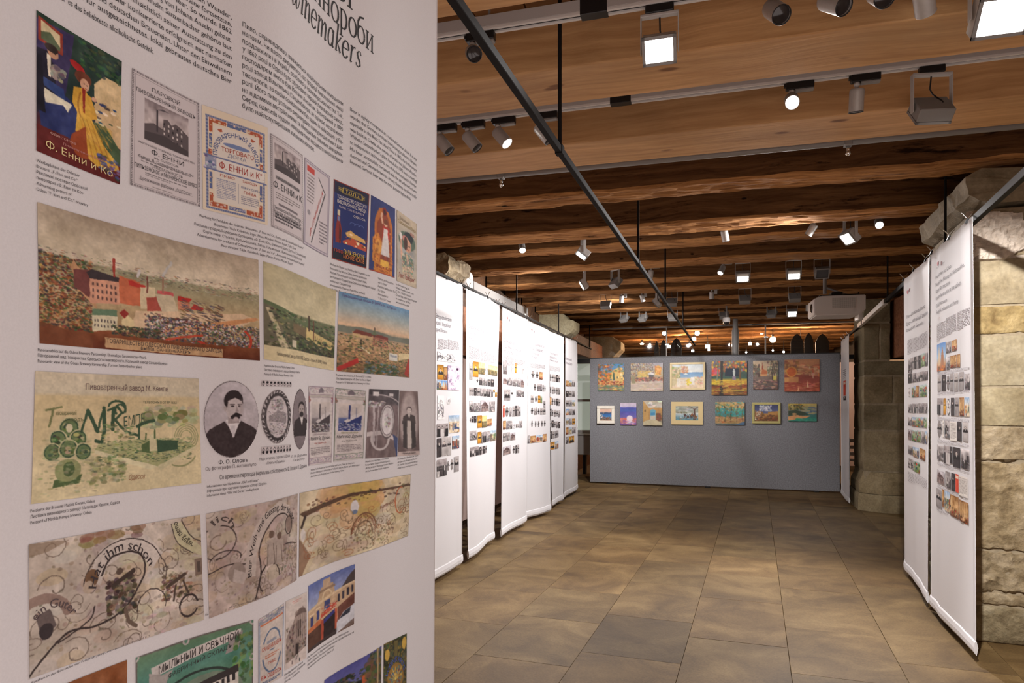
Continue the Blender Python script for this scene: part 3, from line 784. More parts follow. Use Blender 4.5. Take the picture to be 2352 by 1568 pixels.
# ---------------------------------------------------------------- rods that carry the banners
def plan_at(px, py, z):
    p = at_z(px, py, z); return Vector((p.x, p.y, 0))
RZ = 2.56
def rod(label, a, b, hang, w=0.026, hgt=0.03, name='hanging_rod'):
    """flat steel bar from plan point a to b at height RZ, with thin hangers up to the ceiling at parameters `hang` (plan points)"""
    d = (b - a).normalized(); n = Vector((-d.y, d.x, 0)); L = (b - a).length
    t = thing(name, label, 'rod', (a.x, a.y, RZ), 'steel rods carrying the banners', math.atan2(d.y, d.x))
    bm = bmesh.new(); box(bm, 0, L, -w / 2, w / 2, -hgt / 2, hgt / 2, 0.002); bm_obj('bar', bm, M_ROD, t)
    for h in hang:
        s = (h - a).dot(d)
        bm = bmesh.new(); tube(bm, [(s, 0, hgt / 2), (s, 0, 3.29 - RZ)], 0.0085, 8)
        box(bm, s - .02, s + .02, -w / 2 - .003, w / 2 + .003, -hgt / 2 - .003, hgt / 2 + .004)
        bm_obj('hanger', bm, M_ROD, t)
    return t, a, d
pa = plan_at(1045, 0, RZ); pb = plan_at(1596.5, 792, RZ)
dd = (pb - pa).normalized()
R_C = rod('long steel rod crossing overhead towards the grey display wall', pa - dd * 2.4, pb, [plan_at(1290, 345, RZ), plan_at(1472, 604, RZ), plan_at(1541, 693, RZ), plan_at(1574, 752, RZ), plan_at(1290, 345, RZ) - dd * 2.6])
la = plan_at(1063, 655, RZ); lb = plan_at(1358, 801, RZ); ld = (lb - la).normalized()
R_L = rod('steel rod carrying the row of banners on the left', la - ld * 1.6, lb, [plan_at(1192, 716, RZ), plan_at(1281, 764, RZ), plan_at(1353, 799, RZ)], 0.02, 0.022)
ra = plan_at(2352, 400, RZ); rb = plan_at(1976.5, 745, RZ); rd = (rb - ra).normalized()
R_R = rod('steel rod carrying the banners on the right', ra - rd * 1.2, rb + rd * 1.9, [plan_at(2171, 566, RZ), plan_at(2037, 688, RZ)], 0.03, 0.042)
# bright pale stretch of the right rod
s0, s1 = (plan_at(2033, 692, RZ) - (ra - rd * 1.2)).dot(rd), (plan_at(1974, 748, RZ) - (ra - rd * 1.2)).dot(rd)
bm = bmesh.new(); box(bm, s0, s1, -.022, .022, -.03, .03, .004)
o = bm_obj('bright_stretch', bm, M_WHITE, R_R[0]); o['label'] = 'bright pale stretch of the rod'

# ---------------------------------------------------------------- cloth banners
class Cloth:
    def __init__(s, P, name, label, group, n=(16, 40), mat=None, off=0.0016):
        s.P = P; s.off = off
        s.root = thing(name, label, 'banner', P(0.5, 1.0), group)
        s.o = Vector(P(0.5, 1.0))
        s.flip = 1
        c = P(0.5, 0.5); q = sum((s.normal(a / 6, b / 4) for a in range(7) for b in range(1, 4)), Vector())
        if q.dot(EYE - c) < 0: s.flip = -1
        nu, nv = n
        V = []; Fc = []
        th = 0.0012
        for side in (0, 1):
            for j in range(nv + 1):
                for i in range(nu + 1):
                    u, v = i / nu, j / nv
                    p = P(u, v) - s.o
                    if side: p = p - s.normal(u, v) * th
                    V.append(p)
        W = nu + 1; B = W * (nv + 1)
        for j in range(nv):
            for i in range(nu):
                a = j * W + i
                f = (a, a + 1, a + 1 + W, a + W)
                Fc.append(f if s.flip < 0 else f[::-1]); g = tuple(x + B for x in f)
                Fc.append(g[::-1] if s.flip < 0 else g)
        ring = [i for i in range(nu + 1)] + [j * W + nu for j in range(1, nv + 1)] + [nv * W + i for i in range(nu - 1, -1, -1)] + [j * W for j in range(nv - 1, 0, -1)]
        for a, b in zip(ring, ring[1:] + ring[:1]): Fc.append((a, b, b + B, a + B))
        s.cloth = mesh_obj('cloth', V, Fc, mat or M_CLOTH, s.root, True)
    def normal(s, u, v):
        e = 0.004
        du = s.P(min(1, u + e), v) - s.P(max(0, u - e), v); dv = s.P(u, min(1, v + e)) - s.P(u, max(0, v - e))
        return du.cross(dv).normalized() * s.flip
    def inv(s, px, py, guess=(0.5, 0.5)):
        u, v = guess
        for _ in range(18):
            a, b = proj(s.P(u, v)); e = 0.002
            a1, b1 = proj(s.P(u + e, v)); a2, b2 = proj(s.P(u, v + e))
            J = ((a1 - a) / e, (a2 - a) / e, (b1 - b) / e, (b2 - b) / e)
            det = J[0] * J[3] - J[1] * J[2]
            rx, ry = px - a, py - b
            du, dv = (rx * J[3] - ry * J[1]) / det, (ry * J[0] - rx * J[2]) / det
            m = max(abs(du), abs(dv)); k = min(1, 0.25 / m) if m > 0 else 1
            u += du * k; v += dv * k
            u = min(1.25, max(-0.25, u)); v = min(1.3, max(-.3, v))
            if m < 1e-6: break
        return u, v
    def pt(s, u, v, lift):
        return s.P(u, v) + s.normal(u, v) * lift - s.o
    def quad(s, q):
        """q: 4 picture corners (TL, TR, BR, BL) in cloth uv -> function of unit square"""
        (a, b, c, d) = [Vector(x) for x in q]
        return lambda x, y: (a * (1 - x) + b * x) * (1 - y) + (d * (1 - x) + c * x) * y
    def picture(s, q, cv, name='printed_picture', lift=None, label=None, oval=False):
        """lay a painted canvas on the cloth as its own finely divided sheet of ink"""
        f = s.quad(q); A = cv.out(); h, w = A.shape[:2]
        k = lift if lift is not None else s.off
        V = []; Cc = []
        nu, nv = s.curv(q)
        gx = np.linspace(0, 1, nu + 1); gy = np.linspace(0, 1, nv + 1)
        # coarse positions, refined by interpolation (cheap and exact enough)
        Pg = np.array([[tuple(s.pt(*f(x, y), k)) for x in gx] for y in gy])
        X = np.linspace(0, 1, w); Y = np.linspace(0, 1, h)
        xi = np.clip((X * nu).astype(int), 0, nu - 1); yi = np.clip((Y * nv).astype(int), 0, nv - 1)
        fx = (X * nu - xi)[None, :, None]; fy = (Y * nv - yi)[:, None, None]
        g = lambda a, b: Pg[np.ix_(yi + b, xi + a)]
        Q = (g(0, 0) * (1 - fx) + g(1, 0) * fx) * (1 - fy) + (g(0, 1) * (1 - fx) + g(1, 1) * fx) * fy
        return grid_obj(name, Q, A, s.root, M_PRINT, label, cv.mask, s.flip)
    def curv(s, q): return (2, 2)
    def text(s, lines, mat, name='printed_text', lift=None, parent=None):
        """lines: list of (glyph dict, map(x, y) -> uv). One mesh for the block"""
        V = []; Fc = []
        k = (lift if lift is not None else s.off)
        for (vs, fs), mp in lines:
            b = len(V)
            for (x, y) in vs:
                u, v = mp(x, y); V.append(s.pt(u, v, k))
            Fc += [tuple(i + b for i in f) for f in fs]
        if not V: return None
        return tag(mesh_obj(name, V, Fc, mat, parent or s.root), kind='stuff')
def grid_obj(name, Q, A, parent, mat, label=None, mask=None, flip=1):
    h, w = A.shape[:2]
    idx = np.arange(h * w).reshape(h, w)
    a, b, c, d = idx[:-1, :-1], idx[:-1, 1:], idx[1:, 1:], idx[1:, :-1]
    fc = np.stack([a, d, c, b] if flip > 0 else [a, b, c, d], -1).reshape(-1, 4)
    if mask is not None:
        mk = mask
        ok = (mk[:-1, :-1] & mk[:-1, 1:] & mk[1:, 1:] & mk[1:, :-1]).reshape(-1)
        fc = fc[ok]
    me = bpy.data.meshes.new(name)
    me.vertices.add(h * w); me.vertices.foreach_set('co', Q.reshape(-1).astype(np.float32))
    n = len(fc)
    me.loops.add(n * 4); me.loops.foreach_set('vertex_index', fc.reshape(-1).astype(np.int32))
    me.polygons.add(n); me.polygons.foreach_set('loop_start', np.arange(0, n * 4, 4, dtype=np.int32))
    me.update(calc_edges=True)
    at = me.color_attributes.new('ink', 'FLOAT_COLOR', 'POINT')
    L = np.where(A <= 0.04045, A / 12.92, ((A + 0.055) / 1.055) ** 2.4)
    at.data.foreach_set('color', np.concatenate([L, np.ones((h, w, 1))], -1).reshape(-1).astype(np.float32))
    me.materials.append(mat)
    me.validate()
    o = bpy.data.objects.new(name, me)
    if label: o['label'] = label
    return link(o, parent)

# glyph outlines as flat meshes: every contour is filled on its own (outlines of some letters overlap)
from mathutils.geometry import tessellate_polygon
_txt = bpy.data.objects.new('glyph_source', bpy.data.curves.new('glyph_source', 'FONT'))
_txt.data.resolution_u = 2
_txt.data.fill_mode = 'NONE'
_cc, _gc = {}, {}
def _width(body):
    _txt.data.body = body
    me = _txt.to_mesh(); xs = [v.co.x for v in me.vertices]; _txt.to_mesh_clear()
    return (max(xs) - min(xs)) if xs else 0.0
def _inside(p, L):
    c = False
    for a, b in zip(L, L[1:] + L[:1]):
        if (a[1] > p[1]) != (b[1] > p[1]) and p[0] < (b[0] - a[0]) * (p[1] - a[1]) / (b[1] - a[1]) + a[0]: c = not c
    return c
def _char(ch, bold):
    k = (ch, bold)
    if k in _cc: return _cc[k]
    _txt.data.offset = 0
    adv = _width('H' + ch + 'H') - _width('HH')
    _txt.data.offset = bold; _txt.data.body = ch
    me = _txt.to_mesh()
    P = [(v.co.x, v.co.y) for v in me.vertices]
    nb = {}
    for e in me.edges:
        a, b = e.vertices; nb.setdefault(a, []).append(b); nb.setdefault(b, []).append(a)
    _txt.to_mesh_clear()
    seen = set(); loops = []
    for st in range(len(P)):
        if st in seen or st not in nb: continue
        L = [st]; seen.add(st); cur = min(nb[st])
        while cur not in seen:
            L.append(cur); seen.add(cur)
            nx = [q for q in nb[cur] if q not in seen]
            if not nx: break
            cur = nx[0]
        if len(L) > 2: loops.append([P[q] for q in L])
    for L in loops:  # a bowl whose two ends poke into its own stem: pull the ends back so the outline no longer crosses itself
        if len(L) > 12 and abs(L[0][0] - L[-1][0]) < .004 and abs(L[0][1] - L[-1][1]) < .14:
            L[0] = (L[0][0] + .022, L[0][1]); L[-1] = (L[-1][0] + .022, L[-1][1])
    ar = lambda L: sum(a[0] * b[1] - b[0] * a[1] for a, b in zip(L, L[1:] + L[:1])) / 2
    A = [ar(L) for L in loops]
    sgn = 1 if not A or max(A, key=abs) > 0 else -1
    outer = [(L, abs(a)) for L, a in zip(loops, A) if a * sgn > 0]; holes = [L for L, a in zip(loops, A) if a * sgn <= 0]
    V, Fc = [], []
    grp = [[L] for L, _ in outer]
    for h in holes:
        cand = [(a, q) for q, (L, a) in enumerate(outer) if _inside(h[0], L) and _inside(h[len(h) // 2], L)]
        if cand: grp[max(cand)[1]].append(h)
    for g in grp:
        flat = [p for L in g for p in L]; b = len(V); V += flat
        for t_ in tessellate_polygon([[Vector((p[0], p[1], 0)) for p in L] for L in g]):
            a_, b_, c_ = (flat[q] for q in t_)
            if (b_[0] - a_[0]) * (c_[1] - a_[1]) - (b_[1] - a_[1]) * (c_[0] - a_[0]) < 0: t_ = t_[::-1]
            Fc.append(tuple(q + b for q in t_))
    _cc[k] = (V, Fc, adv)
    return _cc[k]
def glyphs(body, shear=0.0, sp=1.0, bold=0.0):
    key = (body, shear, bold)
    if key in _gc: return _gc[key]
    V, Fc, x = [], [], 0.0
    for ch in body:
        if ch == ' ': x += 0.27; continue
        v, f, adv = _char(ch, bold)
        b = len(V); V += [(x + p[0] + shear * p[1], p[1]) for p in v]; Fc += [tuple(q + b for q in t_) for t_ in f]
        x += adv
    if V:
        x0 = min(p[0] for p in V); w = max(p[0] for p in V) - x0; V = [(p[0] - x0, p[1]) for p in V]
    else: w = 0
    _gc[key] = (V, Fc, w)
    return _gc[key]

# binder clips that hold a cloth on its rod
def clip_proto():
    b = bmesh.new()
    pr = [(-.014, -.016), (-.003, .012), (.003, .012), (.014, -.016)]
    r0 = [b.verts.new((-.012, y, z)) for y, z in pr]; r1 = [b.verts.new((.012, y, z)) for y, z in pr]
    for i in range(4): b.faces.new((r0[i], r0[(i + 1) % 4], r1[(i + 1) % 4], r1[i]))
    b.faces.new(r0[::-1]); b.faces.new(r1)
    me1 = bpy.data.meshes.new('clip_body'); b.to_mesh(me1); b.free(); me1.materials.append(M_BLACK)
    b = bmesh.new()
    tube(b, [(-.008, 0, 0), (-.006, 0, .03), (-.003, 0, .044), (.003, 0, .044), (.006, 0, .03), (.008, 0, 0)], .0016, 6)
    me2 = bpy.data.meshes.new('lever'); b.to_mesh(me2); b.free(); me2.materials.append(M_CHROME)
    return me1, me2
CLIP = clip_proto()
def clip(p, rz, label, group, tilt):
    t = thing('binder_clip', label, 'clip', p, group, rz)
    link(bpy.data.objects.new('clip_body', CLIP[0]), t)
    for sgn in (1, -1):
        l = link(bpy.data.objects.new('lever', CLIP[1]), t)
        l.location = (0, sgn * .003, .012); l.rotation_euler = (-sgn * (0.35 + tilt), 0, 0)

def bilinear(TL, TR, BL, BR, wave=0.0, folds=(), seed=0, sag=0.0):
    up = Vector((0, 0, 1))
    nrm = (TR - TL).cross(up).normalized()
    def P(u, v):
        a = TL.lerp(TR, u); b = BL.lerp(BR, u)
        p = a.lerp(b, v)
        w = 0.0
        for (u0, wd, amp) in folds:
            w += amp * math.exp(-((u - u0) / wd) ** 2) * (1 - 0.35 * v)
        w += wave * math.sin(6.3 * (u * 1.1 + seed * .37) + v * 1.3) * (0.25 + 0.75 * math.sin(math.pi * min(1, v * .5 + .0)))
        return p + nrm * w + up * (-sag * 4 * u * (1 - u) * (1 - v))
    return P
ZT, ZB = 2.555, 0.05
def hem(cl, h=0.072, u0=0.0, u1=1.0):
    """pocket along the lower edge with the weighting bar in it"""
    V = []; Fc = []; n = 14
    vt = 1 - h / 2.5
    k = [(vt, .002), (vt + .1 * (1 - vt), .006), (vt + .5 * (1 - vt), .010), (vt + .85 * (1 - vt), .009), (1.0, .003), (1.004, -.004), (vt + .5 * (1 - vt), -.012), (vt, -.004)]
    for i in range(n + 1):
        u = u0 + (u1 - u0) * i / n
        for v, l in k: V.append(cl.P(u, v) + cl.normal(u, min(v, .99)) * l - cl.o)
    m = len(k)
    for i in range(n):
        for j in range(m): Fc.append((i * m + j, i * m + (j + 1) % m, (i + 1) * m + (j + 1) % m, (i + 1) * m + j))
    Fc.append(tuple(range(m))); Fc.append(tuple(n * m + j for j in range(m)))
    return mesh_obj('hem', V, Fc, M_CLOTH, cl.root)

def far_banner(label, grp, tl, tr, bl, br, clips, zt=ZT, zb=ZB, pts=None, tilt=.1, rz=None, cname='', **kw):
    if pts: TL, TR, BL, BR = pts
    else:
        TL, TR, BL, BR = at_z(*tl, zt), at_z(*tr, zt), at_z(*bl, zb), at_z(*br, zb)
    c = Cloth(bilinear(TL, TR, BL, BR, **kw), 'hanging_banner', label, grp, off=0.003)
    hem(c)
    d = (TR - TL)
    for i, u in enumerate(clips):
        p = c.P(u, 0.0)
        w = ['near', 'middle', 'far'] if d.y > 0 else ['far', 'middle', 'near']
        clip(p + Vector((0, 0, .004)), math.atan2(d.y, d.x), 'binder clip at the %s top corner of %s' % (w[i], cname) if w[i] != 'middle' else 'binder clip at the middle of the top of %s' % cname, 'binder clips along the banner tops', tilt)
    return c
GL, GR = 'white text banners in the left row', 'white text banners in the right row'
b1tr, b1br = at_z(1063, 655, ZT), at_z(1063, 1290, ZB)
LB = [
    far_banner('first banner of the left row, half hidden by the big front banner', GL, 0, 0, 0, 0, [.62, .97], pts=(b1tr - Vector((.02, 1.0, 0)), b1tr, b1br - Vector((.03, 1.0, 0)), b1br), cname='the half-hidden first left banner', folds=[(.93, .03, .012)], seed=1, wave=.006),
    far_banner('second banner of the left row, glaring white under the lamps, yellow portrait', GL, (1071.5, 660), (1149, 699), (1076, 1282), (1134, 1236), [.06, .55, .93], cname='the glaring second left banner', wave=.015, seed=2, folds=[(.6, .12, .012)]),
    far_banner('third banner of the left row with coats of arms, red picture low down', GL, (1153.5, 702.5), (1211.5, 731), (1149, 1230.5), (1208, 1196), [.05, .5, .95], cname='the third left banner', wave=.01, seed=3),
    far_banner('fourth banner of the left row, flared at its right edge', GL, (1213.5, 733), (1262, 757), (1209.5, 1188), (1267, 1171), [.06, .5, .95], cname='the flared fourth left banner', wave=.012, seed=4),
    far_banner('fifth banner of the left row, rows of grey portraits', GL, (1262, 758), (1295.5, 772), (1267, 1161), (1292.5, 1147), [.1, .5, .9], cname='the fifth left banner', wave=.01, seed=5),
    far_banner('last banner of the left row, nearest the display wall', GL, (1298, 773), (1325.5, 784), (1294.5, 1143), (1327, 1122), [.1, .5, .9], cname='the last left banner', wave=.012, seed=6),
]
RB = [
    far_banner('nearest banner of the right row about Protestants, in front of the pillar', GR, (2139.5, 584.5), (2233, 497.5), (2137.5, 1388), (2240, 1502), [.06, .5, .9], cname='the near right banner', folds=[(.04, .05, .015), (.3, .07, .01), (.82, .05, .008)], seed=7, wave=.006, tilt=.3),
    far_banner('second banner of the right row with small coloured photos', GR, (2075.5, 645.5), (2135, 589), (2080, 1304), (2133.5, 1382), [.08, .5, .88], cname='the second right banner', folds=[(.1, .05, .014), (.5, .1, .012)], seed=8, wave=.008, tilt=.3),
    far_banner('narrow-looking far banner seen edge-on beside the far pillar', GR, (1932, 784), (1950, 766.4), (1932, 1133), (1950, 1154.5), [.15, .5, .85], zt=2.47, cname='the far edge-on banner', folds=[(.25, .08, .012)], seed=9, wave=.008),
]

# the big banner right in front of the camera: plan curve measured as depth along the view axis
KX = [(-140, 1142), (0, 1045), (83, 990), (196, 916), (278, 868), (337, 833), (438, 772), (502, 741), (531, 729), (556, 717), (599, 696), (665, 662.6), (700, 626),
      (741, 586), (787, 562), (804, 554), (850, 536), (884, 511), (911, 489), (930, 475), (957, 456), (1000, 432)]
D0 = 1.706 * 432
kx = np.array([a for a, b in KX], float); ky = np.array([b for a, b in KX], float)
fx = np.linspace(-140, 1000, 115); fy = np.interp(fx, kx, ky)
ker = np.hanning(17); ker /= ker.sum()
for _ in range(2):
    pad = np.concatenate([2 * fy[0] - fy[8:0:-1], fy, 2 * fy[-1] - fy[-2:-10:-1]])
    fy = np.convolve(pad, ker, 'valid')
PL = [Vector((at_d(a, 922, D0 / b).x, at_d(a, 922, D0 / b).y, 0)) for a, b in zip(fx, fy)]
cum = [0.0]
for a, b in zip(PL, PL[1:]): cum.append(cum[-1] + (b - a).length)
FWID = cum[-1]
def plan_s(sv):
    sv_ = min(max(sv, -0.2), FWID + 0.2)
    if sv_ >= FWID: return PL[-1] + (PL[-1] - PL[-3]).normalized() * (sv_ - FWID)
    if sv_ <= 0: return PL[0] + (PL[0] - PL[2]).normalized() * (-sv_)
    i = min(len(cum) - 2, int(np.searchsorted(cum, sv_) - 1)); i = max(i, 0)
    return PL[i].lerp(PL[i + 1], (sv_ - cum[i]) / (cum[i + 1] - cum[i]))
FT, FB = 2.552, 0.06
def PF(u, v):
    z = FT + (FB - FT) * v
    edge = FWID + 0.012 - 0.026 * v
    p = plan_s(u * edge)
    return Vector((p.x, p.y, z))
FRONT = Cloth(PF, 'hanging_banner', 'huge cream banner on brewers in the foreground, covered with beer posters', 'white text banners', n=(150, 60), off=0.0006)
FRONT.curv = lambda q: (max(2, int(abs(q[1][0] - q[0][0]) * 120) + 2), 2)
hem(FRONT)
for i, u in enumerate((.55, .78, .985)):
    q = PF(u, 0); clip(q + Vector((0, 0, .004)), 1.3, '%s binder clip on top of the huge front banner' % ('left', 'middle', 'right')[i], 'binder clips on the front banner', .1)

# ---------------------------------------------------------------- grey display wall with the paintings
BLp, BRp = at_z(1355, 1109), at_z(1929, 1132.5)
wdir = (BRp - BLp); wdir.z = 0; PWID = wdir.length; wdir.normalize()
dw = thing('display_wall', 'grey felt-covered display wall closing the room at the back', 'display wall', (BLp.x, BLp.y, 0), None, math.atan2(wdir.y, wdir.x))
bm = bmesh.new(); box(bm, 0, PWID, 0, .06, .025, 2.29, .003); bm_obj('felt_panel', bm, M_FELT, dw)
bm = bmesh.new(); box(bm, 0, PWID, .004, .056, 2.291, 2.306, .002); bm_obj('top_rail', bm, M_BLACK, dw)
for sx in (.35, PWID / 2, PWID - .35):
    bm = bmesh.new(); box(bm, sx - .04, sx + .04, .01, .4, 0, .024); bm_obj('foot', bm, M_BLACK, dw)
bpy.context.view_layer.update()
wnorm = Vector((wdir.y, -wdir.x, 0))
def on_wall(px, py):
    r = ray(px, py); t_ = (BLp - EYE).dot(wnorm) / r.dot(wnorm)
    p = EYE + r * t_
    return (p - BLp).dot(wdir), p.z
def crossbar(x0, x1, y, z0, z1, label):
    bm = bmesh.new(); box(bm, x0, x1, y, y + .06, z0, z1, .004)
    return tag(bm_obj('crossbar', bm, M_BLACK), label, 'bar', None, 'thing')
crossbar(-2.79, 3.4, 12.95, 2.235, 2.31, 'long black bar running behind the top of the grey display wall')
# ---------------------------------------------------------------- lighting tracks and lamps
def track(y, z, label, x0=-2.4, x1=3.3, conn=()):
    t = thing('lighting_track', label, 'track', ((x0 + x1) / 2, y, z), 'lighting tracks under the ceiling')
    L = (x1 - x0) / 2
    bm = bmesh.new(); box(bm, -L, L, -.022, .022, .012, .062, .002); bm_obj('housing', bm, M_TRACK, t)
    for s in (-1, 1):
        bm = bmesh.new(); box(bm, -L, L, s * .016 - .006, s * .016 + .006, 0, .012, .001); bm_obj('rail_lip', bm, M_LIP, t)
    bm = bmesh.new(); box(bm, -L, L, -.01, .01, .008, .012); bm_obj('slot', bm, M_BLACK, t)
    for c in conn:
        bm = bmesh.new(); box(bm, c - (x0 + x1) / 2 - .055, c - (x0 + x1) / 2 + .055, -.026, .026, -.004, .07, .002); bm_obj('connector', bm, M_BLACK, t)
    n = int((x1 - x0) / 1.4)
    for i in range(n):
        sx = -L + (i + .5) * 2 * L / n
        bm = bmesh.new(); tube(bm, [(sx, 0, .062), (sx, 0, 3.29 - z)], .006, 6); bm_obj('hanger', bm, M_GREYP, t)
    return t
def px_on_y(px, y):  # x of a pixel column on the plane Y = y
    return at_y(px, 500, y).x

def rot_to(aim):
    """matrix turning +Z onto aim"""
    return Vector(aim).to_track_quat('Z', 'Y').to_matrix().to_4x4()
LG = 'spotlights on the ceiling tracks'
def add_light(t, aim, off, energy, size, col=(1, .95, .92), blend=.6):
    if energy <= 0: return
    ld = bpy.data.lights.new('spot_beam', 'SPOT')
    ld.energy = energy; ld.spot_size = math.radians(size); ld.spot_blend = blend; ld.color = col; ld.shadow_soft_size = .03
    o = link(bpy.data.objects.new('spot_beam', ld), t)
    o.location = off
    o.rotation_euler = Vector(aim).to_track_quat('-Z', 'Y').to_euler()
def cyl_lamp(x, y, z, aim, label, lit=0, energy=0, size=45, ad=True, s=1.0, sidearm=False, col=(1, .95, .92)):
    """z: underside of the track. aim: direction the head looks in"""
    aim = Vector(aim).normalized()
    t = thing('spotlight', label, 'spotlight', (x, y, z), LG)
    hx = -.035 * s
    bm = bmesh.new(); box(bm, -.06 * s, .06 * s, -.017, .017, -.036, 0, .003); box(bm, -.068 * s, -.06 * s, -.01, .01, -.02, -.004, .001)
    bm_obj('adapter', bm, M_BLACK, t)
    bm = bmesh.new(); box(bm, -.02 * s, .059 * s, -.015, .015, -.046, -.0362, .002); bm_obj('adapter_cover', bm, M_GREYP, t)
    piv = Vector((hx, 0, -.036 - .028 * s))
    bm = bmesh.new(); lathe(bm, [(0, -.036), (.013 * s, -.037), (.013 * s, -.05), (.008 * s, -.055), (.008 * s, piv.z - .01), (0, piv.z - .012)], 12, Matrix.Translation((hx, 0, 0)))
    bm_obj('knuckle', bm, M_LGREY, t, True)
    if sidearm:
        bm = bmesh.new(); box(bm, hx + .035, hx + .075, -.012, .012, -.10, -.03, .004); bm_obj('driver_box', bm, M_LGREY, t)
    R, L = .031 * s, .098 * s
    M = Matrix.Translation(piv + aim * (-.012 * s) + Vector((0, 0, -.012 * s))) @ rot_to(aim)
    bm = bmesh.new()
    lathe(bm, [(0, 0), (R * .86, 0), (R * .97, .006), (R, .014), (R, L), (R * .93, L), (R * .9, L - .012), (0, L - .014)], 22, M)
    hd_ = bm_obj('head', bm, M_ALU, t, False); o = hd_
    o.data.shade_smooth(); o.data.set_sharp_from_angle(angle=math.radians(35))
    bm = bmesh.new(); lathe(bm, [(R * .99, L - .002), (R * 1.02, L), (R * .99, L + .002), (R * .92, L + .001), (R * .9, L - .002)], 22, M); bm_obj('rim', bm, M_BLACK if not lit else M_ALU, hd_, True)
    bm = bmesh.new(); lathe(bm, [(R * .89, L - .008), (R * .5, L - .004), (0, L - .002)], 18, M); bm_obj('lens', bm, M_LIT if lit else M_DLENS, hd_, True)
    tip = M @ Vector((0, 0, L + .012))
    add_light(t, aim, tip, energy, size, col)
    return t
def flood(x, y, z, aim, label, lit=0, energy=0, size=90, s=1.0, yaw=0.0, col=(1, .95, .93)):
    aim = Vector(aim).normalized()
    t = thing('floodlight', label, 'floodlight', (x, y, z), LG)
    yaw = math.atan2(aim.x, -aim.y) if yaw is None else yaw
    Rz = Matrix.Rotation(yaw, 4, 'Z')
    la = Rz.inverted() @ aim
    bm = bmesh.new(); box(bm, -.055, .055, -.017, .017, -.034, 0, .003); bm_obj('adapter', bm, M_BLACK, t)
    w, d = .082 * s, .165 * s
    bm = bmesh.new(); box(bm, -w - .004, w + .004, -.016 * s, .016 * s, -.046, -.0345, .002, M=Rz)
    for sx in (-1, 1): box(bm, sx * (w + .002) - .002, sx * (w + .002) + .002, -.014 * s, .014 * s, -.046 - d, -.04, 0, M=Rz)
    bm_obj('yoke', bm, M_LGREY, t)
    # head tilts about the yoke axis
    tilt = math.atan2(la.y, -la.z)  # 0 = straight down
    Mh = Rz @ Matrix.Translation((0, 0, -.046 - d + .014)) @ Matrix.Rotation(tilt, 4, 'X')
    hw, hh, hd = .076 * s, .062 * s, .03 * s
    bm = bmesh.new(); box(bm, -hw, hw, -hh, hh, -hd, hd, .004, M=Mh); hd_ = bm_obj('head', bm, M_GREYP if not lit else M_ALU, t)
    bm = bmesh.new()
    for (a, b, c, e) in ((-hw, hw, -hh, -hh + .012), (-hw, hw, hh - .012, hh), (-hw, -hw + .012, -hh, hh), (hw - .012, hw, -hh, hh)): box(bm, a, b, c, e, -hd - .012, -hd, 0, M=Mh)
    bm_obj('front_frame', bm, M_GREYP, hd_)
    bm = bmesh.new()
    if lit == 2:
        for i in range(3):
            for j in range(2): box(bm, -hw + .016 + i * .042 * s, -hw + .016 + i * .042 * s + .036 * s, -.008 + j * .03 * s, .016 * s + j * .03 * s, -hd - .004, -hd + .001, 0, M=Mh)
        bm_obj('led_array', bm, M_LIT, hd_)
    else:
        box(bm, -hw + .012, hw - .012, -hh + .012, hh - .012, -hd - .004, -hd + .001, 0, M=Mh); bm_obj('led_panel', bm, M_LIT if lit else M_DLENS, hd_)
    p0 = Rz @ Vector((0, .005, -.046)); p3 = Mh @ Vector((hw * .5, 0, hd))
    bm = bmesh.new(); tube(bm, [p0, p0 + Vector((.0, .02, -.05 * s)), (p0 + p3) / 2 + Vector((-.01, .03, -.01)), p3 + Vector((0, .012, .012)), p3], .0035, 6); bm_obj('cable', bm, M_BLACK, t, True)
    add_light(t, aim, Mh @ Vector((0, 0, -hd - .02)), energy, size, col)
    return t
Y1, Z1, Y2, Z2 = 2.77, 3.07, 3.70, 3.10
track(Y1, Z1, 'grey lighting track in front of the nearest light beam', -1.6, 2.6, conn=[px_on_y(1365, Y1)])
track(Y2, Z2, 'grey lighting track between the two light timber beams', -2.2, 2.9, conn=[px_on_y(1426, Y2)])
track(6.42, 3.1, 'lighting track behind the second dark beam', conn=[])
track(8.14, 3.1, 'lighting track over the middle of the room')
track(9.96, 3.1, 'lighting track two beams before the glass screen')
track(11.7, 3.1, 'lighting track nearest the display wall')

def X(px, py, y): return at_y(px, py, y).x
AF = Vector((.35, -.75, -.55))
# first track
cyl_lamp(X(1104, 95, Y1), Y1, Z1, (.36, -.78, -.5), 'unlit silver spotlight beside the overhead rod on the first track', s=1.05)
flood(X(1515, 30, Y1), Y1, Z1, (.1, -.8, -.6), 'glaring lit floodlight at the middle of the first track', 1, 14, 110, yaw=0, s=.86)
cyl_lamp(X(1799, 10, Y1), Y1, Z1, (.28, -.7, -.65), 'unlit spotlight with dark lens, first right of the glaring floodlight', s=1.15)
cyl_lamp(X(1925, 0, Y1), Y1, Z1, (.5, -.6, -.6), 'unlit spotlight second right of the glaring floodlight', s=1.15)
cyl_lamp(X(2041, -15, Y1), Y1, Z1, (.1, -.75, -.6), 'unlit spotlight cut by the top of the picture, third right of the glaring floodlight', s=1.15)
cyl_lamp(X(2147, -30, Y1), Y1, Z1, (.95, 2.2, -1.8), 'lit silver spotlight cut by the top edge, left of the corner floodlight', 1, 560, 62, s=1.15)
flood(X(2297, -50, Y1), Y1, Z1, (-.1, -.7, -.7), 'lit floodlight in the top right corner', 1, 30, 110, s=1.1, yaw=0)
